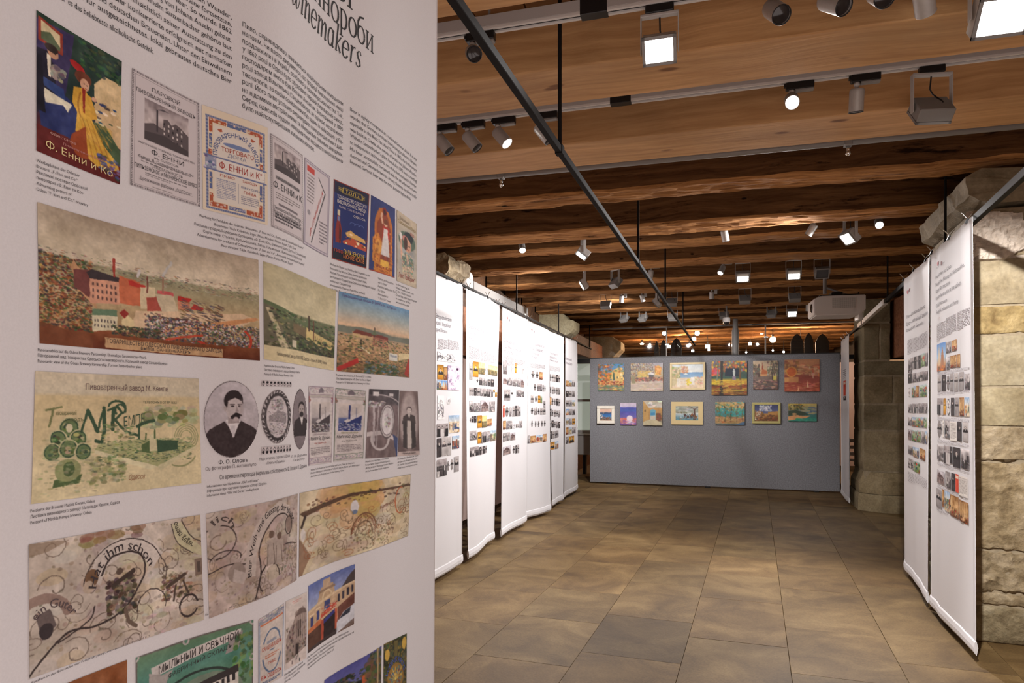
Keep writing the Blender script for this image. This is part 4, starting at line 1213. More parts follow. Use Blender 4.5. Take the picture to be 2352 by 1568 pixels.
# second track
for px, lit, nm in ((1024, 0, 'first'), (1088, 0, 'second'), (1158, 1, 'third'), (1254, 0, 'fourth')):
    cyl_lamp(X(px, 305, Y2), Y2, Z2, (.62, .05, -.78) if not lit else (.62, -.12, -.75), 'silver spotlight tilted right, %s from the left on the second track%s' % (nm, ', lit' if lit else ''), lit, 220 * lit, 55, s=1.1)
cyl_lamp(X(1837, 208, Y2), Y2, Z2, (-.05, -.8, -.5), 'brightly lit round spotlight alone on the second track', 1, 45, 70, s=1.1)
cyl_lamp(X(1988, 195, Y2), Y2, Z2, (0, .25, -1), 'spotlight pointing down between the bright round one and the yoke floodlight', s=1.1)
flood(X(2140, 175, Y2), Y2, Z2, (.1, .75, -.66), 'floodlight turned away in its yoke with a black cable, right end of the second track', 0, 0, 90, s=1.05, yaw=.18)

# the rows of lamps between the old beams
ROW = {
 'second': (6.42, [('c', 1200, (.25, -.6, -.75), 1, 260), ('f', 1340, (-.55, -.2, -.8), 1, 150), ('c', 1665, (.2, .3, -1), 0, 0), ('c', 1872, (-.5, .3, -.8), 0, 0), ('f', 1953, (-.65, -.3, -.65), 1, 400), ('c', 2020, (-.1, -.8, -.55), 1, 40)]),
 'third': (8.14, [('f', 1342, (-.8, -.2, -.5), 1, 190), ('f', 1413, (.6, .5, -.6), 0, 60), ('c', 1497, (-.2, .2, -1), 0, 0), ('c', 1662, (-.35, -.5, -.8), 1, 150), ('f', 1706, (.12, -.8, -.55), 2, 80), ('f', 1823, (.05, -.85, -.5), 2, 60), ('f', 1888, (.3, -.8, -.5), 0, 0)]),
 'fourth': (9.96, [('f', 1391, (.25, .8, -.5), 0, 170), ('c', 1429, (-.1, .3, -1), 0, 0), ('c', 1475, (.25, .35, -1), 0, 0), ('f', 1510, (-.75, .1, -.6), 1, 260), ('f', 1543, (0, .8, -.6), 0, 70), ('c', 1636, (0, .3, -1), 0, 0), ('f', 1711, (0, .8, -.6), 0, 25), ('f', 1825, (0, .8, -.6), 0, 15)]),
 'fifth': (11.7, [('f', 1433, (.5, .6, -.6), 0, 0), ('f', 1476, (.5, .6, -.6), 0, 0), ('f', 1545, (0, .8, -.6), 0, 0), ('f', 1663, (.1, .7, -.7), 0, 0), ('f', 1772, (.5, .6, -.5), 0, 0), ('f', 1819, (-.2, -.75, -.65), 1, 90), ('c', 1857, (0, .3, -1), 0, 0)]),
}
ORD = ['first', 'second', 'third', 'fourth', 'fifth', 'sixth', 'seventh', 'eighth']
TRN = {'second': 'behind the dark beams nearest the light ones', 'third': 'in the lamp row with the bright LED panels', 'fourth': 'in the lamp row level with the projector', 'fifth': 'in the last lamp row before the display wall'}
for rn, (y, L) in ROW.items():
    cnt = {'c': 0, 'f': 0}
    for (k, px, aim, lit, en) in L:
        x = X(px, 600, y); o_ = ORD[cnt[k]]; cnt[k] += 1
        if k == 'c': cyl_lamp(x + .03, y, 3.1, aim, '%s small spotlight from the left %s' % ('lit' + ', ' + o_ if lit else o_, TRN[rn]), lit, en, 60, s=1.05, sidearm=rn == 'fourth')
        else: flood(x, y, 3.1, aim, '%s yoke floodlight from the left %s' % ('lit' + ', ' + o_ if lit else o_, TRN[rn]), lit, en, 128 if aim[0] < -.5 else 85, s=.95, yaw=None if abs(aim[0]) > .4 else 0)

# unseen track and lamps added to light the big front banner and near floor
track(0.55, 3.08, 'unseen lighting track added behind the camera for the fill lamps', -1.2, 3.2)
flood(2.35, 0.55, 3.08, (-.8, .12, -.38), 'added unseen fill floodlight aimed at the huge front banner, right end of the added track', 1, 26, 95, yaw=None, col=(1, .88, .88))
flood(1.5, 0.55, 3.08, (-.75, .2, -.62), 'added unseen fill floodlight aimed at the huge front banner, left end of the added track', 1, 8, 110, yaw=None, col=(1, .88, .88))
# ---------------------------------------------------------------- print on the big front banner
INKB = (46, 42, 46)
def fuv(px, py, g=(0.5, 0.5)):
    # depth follows from the pixel column alone: the cloth is ruled vertically
    return FRONT.inv(px, py, g)
FH = FT - FB
def fquad(q): return [fuv(x, y, (max(0.02, min(.98, (x + 100) / 1100)) ** 1.3, .35 + y / 3600)) for x, y in q]
def pic(q, painter, name='printed_picture', res=1.3, texts=(), seed=1, bg=(255, 255, 255), label=None):
    (a, b, c, d) = q
    w = (math.dist(a, b) + math.dist(c, d)) / 2 / res; h = (math.dist(a, d) + math.dist(b, c)) / 2 / res
    cv = Cv(w, h, bg, seed); painter(cv)
    uq = fquad(q); o = FRONT.picture(uq, cv, name, label=label)
    f = FRONT.quad(uq)
    by = {}
    for t in texts:
        body, x0, x1, y, hh, colr = t[:6]; kw = t[6] if len(t) > 6 else {}
        by.setdefault(colr, []).append(line_in(f, body, x0, x1, y, hh, **kw))
    for colr, L in by.items(): FRONT.text(L, ink(*colr), 'lettering', FRONT.off + .0004, o)
    return o
def line_in(f, body, x0, x1, y, hh, shear=0.0, bold=0.0, dy=0.0, arc=None):
    vs, fs, w = glyphs(body, shear, 1.0, bold)
    w = max(w, 1e-3)
    if arc:
        cx, cy, rx, ry, a0, a1 = arc
        def mp(gx, gy):
            a = a0 + (a1 - a0) * gx / w; k = 1 + gy / .72 * hh / ry
            return f(cx + rx * k * math.cos(a), cy - ry * k * math.sin(a))
    else:
        def mp(gx, gy): return f(x0 + (x1 - x0) * gx / w, y + dy * gx / w - gy / .72 * hh)
    def mp2(gx, gy):
        v = mp(gx, gy); return v[0], v[1]
    return ((vs, fs), mp2)
def para(xl, xr, x_anchor, ys, lines, size, just=True, mat=INKB, last=None, bold=0.012):
    """set lines whose baselines pass through (x_anchor, y)"""
    L = []
    ul = fuv(xl, 300, (.4, .2))[0]; ur = fuv(xr, 300, (.6, .2))[0]
    for i, (b, y) in enumerate(zip(lines, ys)):
        v = fuv(x_anchor, y, (.5, .2))[1]
        vs, fs, w = glyphs(b, 0, 1, bold)
        e = ur if (last is None or i < len(lines) - 1) else ul + (ur - ul) * last
        sx = (e - ul) / w
        L.append(((vs, fs), (lambda sx, v: lambda gx, gy: (ul + gx * sx, v - gy * size / FH))(sx, v)))
    return FRONT.text(L, ink(*mat), 'text_block')
def caption(xl, yl, dy, xr, lines, align='l', mat=(70, 64, 68), bold=0.008, hk=1.0):
    u0, v0 = fuv(xl, yl, (.3, .4)); v1 = fuv(xl, yl + dy, (.3, .4))[1]; u1 = fuv(xr, yl, (.6, .4))[0]
    ws = [glyphs(b, 0, 1, bold)[2] for b in lines]; W = max(ws); sx = (u1 - u0) / W
    L = []
    for i, b in enumerate(lines):
        vs, fs, w = glyphs(b, 0, 1, bold)
        ox = 0 if align == 'l' else (W - w) / 2 * sx
        v = v0 + (v1 - v0) * i
        k = (v1 - v0) * .80 * hk
        L.append(((vs, fs), (lambda ox, v, k: lambda gx, gy: (u0 + ox + gx * sx, v - gy * k))(ox, v, k)))
    return FRONT.text(L, ink(*mat), 'caption')

# long text columns
para(85, 531, 531, [45, 62, 79, 98, 117, 137, 156, 174.5, 193], ['als deutsches Nationalgetränk anerkannt. Es ist kein Wunder,', 'dass die Deutschen ihre Brautradition in der Ukraine fortsetzten,', 'besonders in den Städten am Schwarzen Meer. So wurde 1862',
      'in Odesa die erste Brauerei unter Leitung von Johann Anselm gebaut.', 'Das 1890 gegründete Werk von Wilhelm Sanzenbacher gehörte laut', 'unabhängigen Technologen hinsichtlich seiner Ausstattung zu den', 'besten in Europa. Sein Bier konkurrierte erfolgreich mit namhaften', 'österreichischen und deutschen Brauereien. Unter den Einwohnern', 'galt es als ein für ausgezeichnetes, lokal gebrautes deutsches Bier'], .0104, bold=.012)
para(85, 352, 352, [124.5], ['Odesas war es das beliebteste alkoholische Getränk.'], .0104, bold=.012)
para(556, 787, 556, [60 + 18.75 * i for i in range(11)], ['Пиво, справедливо, вважається національним німецьким', 'напоєм. Чи варто дивуватися, що традиції пивоваріння німці', 'продовжили і в Україні, особливо у чорноморських містах. Так,', 'у 1862 році в Одесі було збудовано перший пивоварний завод,',
      'господарем якого був Йоганн Ансельм. Заснований у 1890', 'році завод Вільгельма Санценбахера, за оцінкою незалежних', 'технологів, за своїм оснащенням був одним із найкращих у Єв-', 'ропі. Його пиво успішно витримувало конкуренцію вже з дав-', 'но відомими австрійськими та німецькими пивними заводами.', 'Серед одеситів чудове німецьке пиво місцевого виготовлення', 'було найпопулярнішим хмільним напоєм.'], .0104, last=.66, bold=0)
para(804, 957, 804, [254 + 15.05 * i for i in range(9)], ['Beer is rightly recognized as a national German drink. Is it any', 'wonder that Germans continued their brewing traditions in Ukraine,', 'especially in the Black Sea cities? Thus, in 1862, the first brewery', 'was built in Odesa, the owner of which was Johann Anselm.', "Wilhelm Sanzenbacher's plant, founded in 1890, was, according",
      'to independent technologists, one of the best equipped in Europe.', 'His beer successfully competed with the already well-known', 'Austrian and German breweries. Among Odesites, excellent locally', 'brewed German beer was the most popular happy drink.'], .0100, last=.9, bold=0)

# headline in a light old-style serif, drawn stroke by stroke
def serif(word, italic=False):
    V, Fc = [], []
    def q(*p):
        b = len(V); V.extend(p); Fc.append(tuple(range(b, b + len(p))))
    def stroke(pts, ws):
        n = len(pts); Ls = []
        for i, (x, y) in enumerate(pts):
            a = pts[max(0, i - 1)]; c = pts[min(n - 1, i + 1)]; dx, dy = c[0] - a[0], c[1] - a[1]; l = math.hypot(dx, dy) or 1
            w = ws[i] if isinstance(ws, (list, tuple)) else ws
            Ls.append(((x - dy / l * w / 2, y + dx / l * w / 2), (x + dy / l * w / 2, y - dx / l * w / 2)))
        for (a, b), (c, d) in zip(Ls, Ls[1:]): q(a, b, d, c)
    TH, HL = .082, .032
    X0 = 0.0
    def stem(x, y0, y1, st=True, sb=True, th=TH):
        stroke([(x, y0), (x, y1)], th)
        if italic:
            if st: stroke([(x - .09, y1 - .03), (x, y1)], HL)
            if sb: stroke([(x, y0), (x + .08, y0 + .04)], HL)
        else:
            if st: stroke([(x - .085, y1 - .012), (x + .085 if st == 2 else x + .04, y1 - .012)], HL)
            if sb: stroke([(x - .09, y0 + .012), (x + .09, y0 + .012)], HL)
    def bowl(cx, cy, rx, ry, a0=0, a1=360, th=TH, th0=HL):
        n = 20; pts = []; ws = []
        for i in range(n + 1):
            a = math.radians(a0 + (a1 - a0) * i / n); pts.append((cx + rx * math.cos(a), cy + ry * math.sin(a))); ws.append(th0 + (th - th0) * abs(math.cos(a)))
        stroke(pts, ws)
    h = .5
    for ch in word:
        x = X0
        if ch == 'e': bowl(x + .2, h / 2, .18, h / 2, 8, 325); stroke([(x + .04, h * .52), (x + .37, h * .56 if italic else h * .52)], HL); X0 += .44
        elif ch == 'r': stem(x + .1, 0, h); stroke([(x + .13, h * .72), (x + .2, h * .97), (x + .3, h * .98)], [HL, HL * 1.3, .06]); X0 += .36
        elif ch == 'w':
            if italic:
                stroke([(x + .0, h * .9), (x + .06, h), (x + .06, h * .3), (x + .12, .0), (x + .2, .06), (x + .27, h * .5), (x + .28, h * .9)], [HL, TH, TH, HL * 1.3, HL, HL, TH]); stroke([(x + .28, h * .9), (x + .28, h * .3), (x + .34, 0), (x + .43, .08), (x + .49, h * .6), (x + .45, h)], [TH, TH, HL * 1.3, HL, HL, .05]); X0 += .56
            else: X0 += .56
        elif ch == 'i': stem(x + .1, 0, h); bowl(x + .1, h + .17, .02, .02, th=.06, th0=.06); X0 += .24
        elif ch == 'n': stem(x + .09, 0, h); stroke([(x + .12, h * .7), (x + .22, h * .98), (x + .3, h * .9), (x + .33, h * .7)], [HL, HL * 1.4, HL * 2, TH]); stem(x + .33, 0, h * .75, False); X0 += .47
        elif ch == 'm':
            stem(x + .09, 0, h)
            for dx in (.0, .25): stroke([(x + .12 + dx, h * .7), (x + .21 + dx, h * .98), (x + .28 + dx, h * .9), (x + .31 + dx, h * .7)], [HL, HL * 1.4, HL * 2, TH]); stem(x + .31 + dx, 0, h * .75, False, dx > 0 or not italic)
            X0 += .7
        elif ch == 'a':
            if italic: bowl(x + .19, h / 2, .15, h / 2, 40, 330); stem(x + .34, 0, h, False); X0 += .47
            else: X0 += .45
        elif ch == 'k': stem(x + .1, 0, .8); stroke([(x + .13, h * .45), (x + .33, h * .95)], [HL, HL * 1.6]); stroke([(x + .16, h * .5), (x + .36, .02)], [HL, TH]); X0 += .44
        elif ch == 's': stroke([(x + .3, h * .8), (x + .26, h * .97), (x + .15, h * .98), (x + .08, h * .8), (x + .14, h * .58), (x + .27, h * .4), (x + .31, h * .2), (x + .22, .02), (x + .1, .03), (x + .05, h * .22)], [.05, HL, HL, TH, TH, TH, TH, HL, HL, .05]); X0 += .38
        elif ch == 'W': stroke([(x, .72), (x + .2, 0)], TH); stroke([(x + .2, 0), (x + .4, .7)], HL); stroke([(x + .38, .72), (x + .58, 0)], TH); stroke([(x + .58, 0), (x + .78, .72)], HL); X0 += .82
        elif ch == 'z': stroke([(x + .05, h - .02), (x + .33, h - .02)], HL); stroke([(x + .33, h), (x + .05, 0)], TH); stroke([(x + .05, .02), (x + .35, .02)], HL); X0 += .4
        elif ch == 'в': stem(x + .1, 0, h); bowl(x + .16, h * .75, .14, h * .24, -90, 90, .06); bowl(x + .18, h * .26, .16, h * .25, -90, 90); X0 += .43
        elif ch == 'и': stem(x + .11, 0, h, 2); stem(x + .41, 0, h, 2); stroke([(x + .12, .04), (x + .4, h - .04)], HL); X0 += .54
        elif ch == 'н': stem(x + .11, 0, h, 2); stem(x + .4, 0, h, 2); stroke([(x + .11, h * .5), (x + .4, h * .5)], HL); X0 += .53
        elif ch == 'о': bowl(x + .23, h / 2, .19, h / 2); X0 += .47
        elif ch == 'р': stem(x + .11, -.22, h); bowl(x + .2, h / 2, .19, h / 2, -130, 130); X0 += .48
        elif ch == 'б': bowl(x + .23, h * .46, .19, h * .46); stroke([(x + .05, h * .5), (x + .06, h * 1.1), (x + .16, h * 1.38), (x + .38, h * 1.5)], [TH, TH, .06, .05]); X0 += .48
    if italic: V = [(x + y * .2, y) for x, y in V]
    return V, Fc, X0
def headline(word, italic, xl, xr, xa, ya, size):
    V, Fc, w = serif(word, italic)
    ul = fuv(xl, 60, (.6, .05))[0]; ur = fuv(xr, 60, (.7, .05))[0]; v = fuv(xa, ya, (.7, .05))[1]
    FRONT.text([((V, Fc), lambda gx, gy: (ul + gx / w * (ur - ul), v - gy * size / FH))], ink(28, 26, 28), 'headline')
headline('Winzer', False, 655, 820, 812, 26, .075)
headline('винороби', False, 703, 859, 856, 123, .072)
headline('winemakers', True, 668, 829, 826, 158, .068)

# ---------------------------------------------------------------- pictures
def poster_lady(c):
    c.G([(0, (40, 62, 50)), (.45, (36, 56, 52)), (.7, (60, 40, 62)), (.86, (104, 34, 30)), (1, (84, 24, 22))])
    c.P([(.0, .05), (.42, .02), (.36, .34), (.3, .6), (0, .66)], (62, 52, 92)); c.P([(.02, .03), (.29, .06), (.29, .22), (.02, .2)], (150, 62, 48)); c.P([(.05, .05), (.26, .08), (.26, .2), (.05, .18)], (216, 200, 160)); c.P([(.05, .13), (.15, .1), (.26, .17), (.26, .2), (.05, .18)], (90, 104, 76))
    c.P([(.66, .3), (.78, .2), (1, .2), (1, .66), (.68, .6)], (222, 196, 150)); c.P([(.66, .46), (.8, .4), (1, .5), (1, .72), (.7, .66)], (206, 176, 132)); c.P([(.6, .6), (.8, .58), (1, .74), (1, .86), (.7, .7)], (70, 92, 62)); c.D(40, .5, .02, 1, .22, [(46, 74, 56), (30, 52, 44), (70, 96, 60)], .05, .02); c.D(18, .66, .42, .98, .6, [(96, 84, 76), (236, 220, 180), (60, 76, 104)], .03, .008)
    c.P([(0, .26), (.13, .24), (.2, .34), (.22, .55), (.08, .7), (0, .72)], (34, 30, 48)); c.P([(.11, .26), (.16, .27), (.16, .42), (.13, .42)], (238, 228, 206)); c.E(.18, .235, .065, .042, (196, 150, 120), rot=.5); c.E(.165, .21, .075, .03, (52, 40, 36)); c.E(.22, .36, .07, .05, (150, 140, 130)); c.D(14, .16, .32, .3, .42, [(160, 156, 150), (110, 104, 110)], .03, .015)
    c.P([(.0, .56), (.32, .5), (.5, .56), (.5, .8), (.05, .8)], (42, 52, 104)); c.P([(.07, .52), (.4, .545), (.35, .62), (.3, .58), (.1, .62)], (226, 220, 196)); c.P([(.05, .44), (.3, .46), (.33, .54), (.06, .5)], (54, 74, 130))
    c.E(.46, .235, .09, .03, (176, 40, 40), rot=.3); c.E(.53, .3, .1, .05, (112, 60, 40)); c.E(.55, .345, .055, .045, (214, 168, 138)); c.P([(.42, .4), (.55, .37), (.66, .48), (.62, .57), (.48, .6), (.4, .52)], (220, 170, 66)); c.P([(.52, .37), (.56, .38), (.55, .56), (.53, .56)], (150, 44, 34)); c.L([(.6, .43), (.67, .55), (.58, .58)], .06, (214, 162, 62)); c.E(.66, .42, .03, .018, (214, 168, 138))
    c.P([(.46, .57), (.62, .57), (.78, .74), (.96, .84), (.98, .9), (.72, .93), (.56, .88), (.44, .72)], (218, 172, 70)); c.D(40, .5, .6, .88, .88, [(228, 184, 84), (204, 152, 60), (196, 140, 54)], .05, .01, .55, rot=(.6, .9)); [c.S([(.52 + .05 * i, .6), (.6 + .06 * i, .74), (.66 + .08 * i, .9)], .012, (176, 122, 44), .6) for i in range(4)]; c.S([(.5, .42), (.47, .52), (.5, .6)], .02, (170, 116, 44), .7); c.R(.535, .335, .55, .342, (70, 44, 40)); c.R(.57, .338, .585, .345, (70, 44, 40)); c.R(.55, .366, .575, .371, (160, 50, 44)); c.P([(.0, .3), (.06, .3), (.1, .7), (0, .7)], (26, 22, 38)); c.R(.155, .228, .175, .235, (60, 40, 36)); c.R(.195, .235, .212, .242, (60, 40, 36)); c.P([(.4, .76), (.56, .66), (.6, .9), (.46, .92), (.36, .86)], (150, 70, 36)); c.D(30, .72, .82, .98, .98, [(84, 84, 150), (110, 116, 176), (60, 70, 70), (140, 90, 130)], .04, .015)
    c.P([(0, .8), (.34, .8), (.45, .9), (.9, .96), (1, 1), (0, 1)], (98, 30, 28)); c.N(.10, 10, 14)
pic([(83, 23), (279, 141), (275, 424), (83, 346)], poster_lady, texts=[('Ф. Енни и Ко', .1, .9, .945, .055, (226, 208, 150), dict(bold=.03, dy=.02)), ('одесское', .15, .45, .835, .02, (196, 150, 140)), ('Пивоваренное Дѣло', .3, .78, .875, .018, (190, 130, 124))], label='colour beer poster of a lady in yellow')

def frame_print(c, col=(110, 104, 108), n=46):
    for i in range(n):
        x = (i + .5) / n
        for y in (.012, .988): c.R(x - .3 / n, y - .008, x + .3 / n, y + .008, col)
    for i in range(int(n * 1.5)):
        y = (i + .5) / (n * 1.5)
        for x in (.018, .982): c.R(x - .014, y - .2 / n, x + .014, y + .2 / n, col)
    for a in (.045,): c.R(a, a * .7, 1 - a, a * .7 + .003, col); c.R(a, 1 - a * .7, 1 - a, 1 - a * .7 + .003, col); c.R(a, a * .7, a + .006, 1 - a * .7, col); c.R(1 - a, a * .7, 1 - a + .006, 1 - a * .7, col)
def engraving(c, x0, y0, x1, y1, seed=2):
    w, h = x1 - x0, y1 - y0; p = lambda L: [(x0 + a * w, y0 + b * h) for a, b in L]
    c.G([(0, (150, 138, 140)), (.5, (196, 184, 182)), (1, (120, 108, 108))], x0, y0, x1, y1); c.N(.25, 12, 16, box=(x0, y0, x1, y1))
    c.P(p([(0, .62), (.2, .52), (.4, .58), (.42, .32), (.52, .28), (.6, .38), (.7, .3), (.8, .34), (1, .48), (1, 1), (0, 1)]), (96, 86, 88)); c.R(x0 + .26 * w, y0 + .15 * h, x0 + .30 * w, y0 + .7 * h, (70, 62, 66)); c.P(p([(.28, .15), (.4, .08), (.55, .1), (.4, .13)]), (90, 82, 86))
    for i in range(5):
        for j in range(4): c.R(x0 + (.42 + .1 * i) * w, y0 + (.4 + .12 * j) * h, x0 + (.45 + .1 * i) * w, y0 + (.46 + .12 * j) * h, (214, 204, 200) if (i + j) % 3 else (50, 44, 48))
    c.P(p([(.0, .8), (.45, .72), (1, .86), (1, 1), (0, 1)]), (74, 66, 68))
def ad_steam(c): c.warp = 0; frame_print(c); engraving(c, .18, .2, .83, .56); c.rules(.14, .735, .86, .77, 2, (110, 104, 106)); c.rules(.2, .845, .8, .88, 2, (110, 104, 106)); c.rules(.3, .95, .9, .965, 1)
pic([(303, 156), (457, 237), (459, 475), (298.5, 424)], ad_steam, bg=(208, 200, 202), texts=[('ПАРОВОЙ', .28, .7, .115, .036, (74, 68, 72), dict(bold=.02)), ('ПИВОВАРЕННЫЙ ЗАВОДЪ', .06, .94, .175, .034, (74, 68, 72), dict(bold=.02)), ('ВЫСОЧАЙШЕ УТВЕРЖД. ТОВАРИЩЕСТВА', .1, .92, .61, .016, (90, 84, 88)), ('Ф. ЕННИ', .28, .76, .668, .042, (50, 46, 50), dict(bold=.03)), ('въ ОДЕССѢ', .32, .68, .7, .018, (90, 84, 88)), ('бывш. В. Санценбахеръ и Ко', .1, .9, .735, .024, (80, 74, 78)), ('СПЕЦІАЛЬНОСТЬ', .28, .74, .785, .026, (110, 104, 106)), ('ПИЛЬЗЕНСКОЕ и МЮНХЕНСКОЕ ПИВО.', .05, .96, .83, .036, (52, 48, 52), dict(bold=.03)), ('Дрожжевая фабрика „ОДЕССА“.', .12, .88, .925, .03, (90, 84, 88))], label='black and white steam brewery advertisement')

def ad_enni(c):
    c.warp = 0
    bl, rd = (96, 108, 150), (176, 92, 66)
    c.A[:] = np.array((226, 212, 190)) / 255
    for k in range(52):
        t = (k + .5) / 52
        for (x, y) in ((.06 + .88 * t, .085), (.06 + .88 * t, .965), (.07, .085 + .88 * t), (.93, .085 + .88 * t)): c.E(x, y, .018, .01, (140, 146, 172) if k % 2 else bl)
    for (x0, y0, x1, y1, cc) in ((.1, .1, .34, .135, rd), (.66, .1, .9, .135, rd), (.36, .1, .64, .135, bl), (.1, .1, .15, .23, rd), (.85, .1, .9, .23, rd), (.1, .9, .36, .945, rd), (.64, .9, .9, .945, rd), (.1, .82, .15, .94, rd), (.85, .82, .9, .94, rd), (.38, .905, .62, .94, bl), (.1, .25, .14, .38, bl), (.86, .25, .9, .38, bl), (.1, .62, .14, .78, bl), (.86, .62, .9, .78, bl), (.09, .4, .14, .46, rd), (.86, .4, .91, .46, rd)): c.R(x0, y0, x1, y1, cc); c.D(10, x0 + .01, y0 + .004, x1 - .01, y1 - .004, [(214, 190, 170), cc], .014, .008)
    c.R(.17, .155, .83, .89, (224, 216, 206)); c.P([(.21, .19), (.28, .175), (.29, .2), (.26, .21)], rd); c.P([(.72, .175), (.79, .19), (.74, .21), (.71, .2)], rd)
    c.R(.02, .455, .98, .47, (110, 120, 158)); c.R(.02, .585, .98, .6, (110, 120, 158)); c.R(.04, .47, .2, .585, (150, 156, 178)); c.D(20, .04, .475, .2, .58, [bl, (190, 192, 204)], .02, .01); c.R(.2, .475, .94, .58, (228, 222, 214)); c.E(.5, .31, .2, .022, (120, 136, 176))
    c.rules(.2, .665, .48, .86, 12, (120, 128, 160)); c.R(.515, .66, .522, .86, (120, 120, 140)); c.rules(.56, .77, .84, .86, 5, (120, 120, 140))
pic([(463, 240), (614, 294), (614, 517), (465.5, 479.5)], ad_enni, texts=[('ПИВОВАРЕННЫЙ ЗАВОДЪ', 0, 1, 0, .045, (74, 92, 144), dict(bold=.02, arc=(.5, .42, .29, .2, 3.25, -.1))), ('ТОРГОВАГО', .27, .76, .385, .042, (170, 70, 52), dict(bold=.03)), ('ДОМА', .36, .64, .43, .035, (130, 136, 160)), ('Ф. ЕННИ и К°.', .24, .92, .56, .065, (164, 48, 38), dict(bold=.02)), ('ПИВО', .25, .46, .64, .026, (176, 84, 60)), ('ЗАВОДЪ', .58, .82, .64, .024, (176, 84, 60)), ('ВСѢХЪ СОРТА', .56, .86, .70, .022, (84, 100, 150), dict(bold=.02)), ('ПИВА', .6, .8, .75, .03, (170, 70, 52), dict(bold=.03)), ('ПОРТЕРЪ и ЦАРСКОЕ', .38, .62, .934, .02, (225, 225, 235))], label='blue and red framed brewery label')
def ad_plan(c): c.warp = 0; frame_print(c, n=30); engraving(c, .1, .08, .9, .36, 5); c.R(.12, .42, .88, .46, (150, 144, 146)); c.rules(.12, .6, .9, .68, 3); c.R(.2, .71, .8, .735, (120, 112, 116)); c.rules(.1, .83, .9, .93, 3, (80, 74, 78), .5)
pic([(620.6, 306), (694.7, 356.6), (694.5, 555), (623, 520)], ad_plan, bg=(206, 198, 200), texts=[('Ф. ЕННИ и К', .06, .96, .56, .07, (40, 38, 42), dict(bold=.03)), ('ПИВОВАРЕННЫЙ ЗАВОДЪ', .14, .86, .455, .028, (60, 56, 60)), ('Пильзенское, Мюнхенское,', .06, .94, .79, .038, (52, 48, 52), dict(bold=.02)), ('Вѣнское, Кульмбахское, Ла-', .06, .94, .835, .038, (52, 48, 52), dict(bold=.02)), ('геръ, Экспортъ, Царское', .06, .94, .88, .038, (52, 48, 52), dict(bold=.02))], label='advertisement with a factory engraving')
def ad_diag(c):
    c.warp = 0
    for a, g in ((.0, (140, 132, 150)), (.03, (214, 206, 210)), (.05, (150, 142, 158)), (.075, (208, 200, 204))): c.R(a, a * .5, 1 - a, 1 - a * .5, g)
    c.R(.1, .06, .4, .13, (196, 70, 60)); c.rules(.12, .16, .4, .5, 9); c.P([(.28, .93), (.2, .83), (.55, .12), (.84, .25), (.42, .92)], (214, 206, 208)); c.L([(.32, .93), (.82, .26), (.56, .12)], .03, (40, 38, 44)); c.rules(.62, .62, .92, .9, 7, (110, 104, 110)); c.E(.2, .6, .06, .03, (150, 144, 150))
pic([(699.6, 361), (758, 405.6), (753, 590.5), (696, 558.6)], ad_diag, bg=(206, 198, 204), texts=[('Ф. ЕННИ и К', .24, .74, .9, .085, (190, 60, 50), dict(bold=.02, dy=-.62))], label='advertisement with a diagonal red title')
def poster_blue(c):
    c.warp = 0
    c.A[:] = np.array((36, 48, 110)) / 255; c.R(0, 0, 1, .014, (150, 54, 40)); c.R(0, .986, 1, 1, (150, 54, 40)); c.R(0, 0, .025, 1, (150, 54, 40)); c.R(.975, 0, 1, 1, (150, 54, 40)); c.R(.025, .014, .975, .16, (34, 34, 62)); c.R(.025, .8, .975, .986, (24, 22, 40))
    for k in range(3): c.L([(.14, .075 + .018 * k), (.86, .075 + .018 * k)], .012, (206, 180, 70))
    c.P([(.26, .055), (.78, .055), (.8, .13), (.24, .13)], (206, 180, 70)); c.P([(.28, .062), (.76, .062), (.78, .122), (.26, .122)], (34, 34, 62))
    c.P([(.13, .42), (.2, .42), (.21, .5), (.26, .6), (.24, .85), (.1, .85), (.08, .62), (.12, .5)], (140, 44, 36)); c.R(.13, .36, .2, .43, (214, 200, 170)); c.R(.14, .44, .19, .5, (120, 130, 170)); c.P([(.19, .52), (.24, .62), (.23, .84), (.2, .84)], (60, 22, 30))
    c.P([(.36, .62), (.5, .57), (.62, .6), (.9, .63), (.94, .68), (.4, .66)], (222, 178, 104)); c.P([(.3, .73), (.55, .66), (.96, .72), (.96, .78), (.3, .76)], (196, 88, 60)); c.D(16, .34, .6, .94, .76, [(240, 210, 150), (120, 70, 60), (250, 236, 200)], .03, .01); c.P([(.025, .78), (.5, .76), (.975, .8), (.975, .86), (.025, .86)], (40, 56, 120))
    for k in range(3): c.arc(.55 + .12 * k, .5, .08, .04, 3.4, 5.8, .01, (110, 130, 190))
pic([(766.8, 411), (848, 446), (841, 616.6), (762, 593)], poster_blue, texts=[('Т.О.П.З.', .32, .72, .115, .042, (226, 196, 80), dict(bold=.02)), ('ТОВАРИЩЕСТВО ОДЕССКАГО', .1, .92, .215, .045, (226, 220, 214), dict(bold=.02)), ('ПИВОВАРЕННАГО ЗАВОДА', .1, .92, .275, .045, (226, 220, 214), dict(bold=.02)), ('БЫВШ. САНЦЕНБАХЕРА', .16, .86, .325, .026, (200, 190, 200)), ('ОДЕССА', .56, .9, .385, .026, (226, 220, 214)), ('ПИВО', .06, .3, .9, .04, (190, 60, 46), dict(bold=.03)), ('ПИЛЬЗЕНСКОЕ', .32, .92, .89, .055, (226, 190, 70), dict(bold=.03)), ('МЮНХЕНСКОЕ', .32, .92, .95, .055, (220, 130, 60), dict(bold=.03))], label='dark blue bottled beer poster')
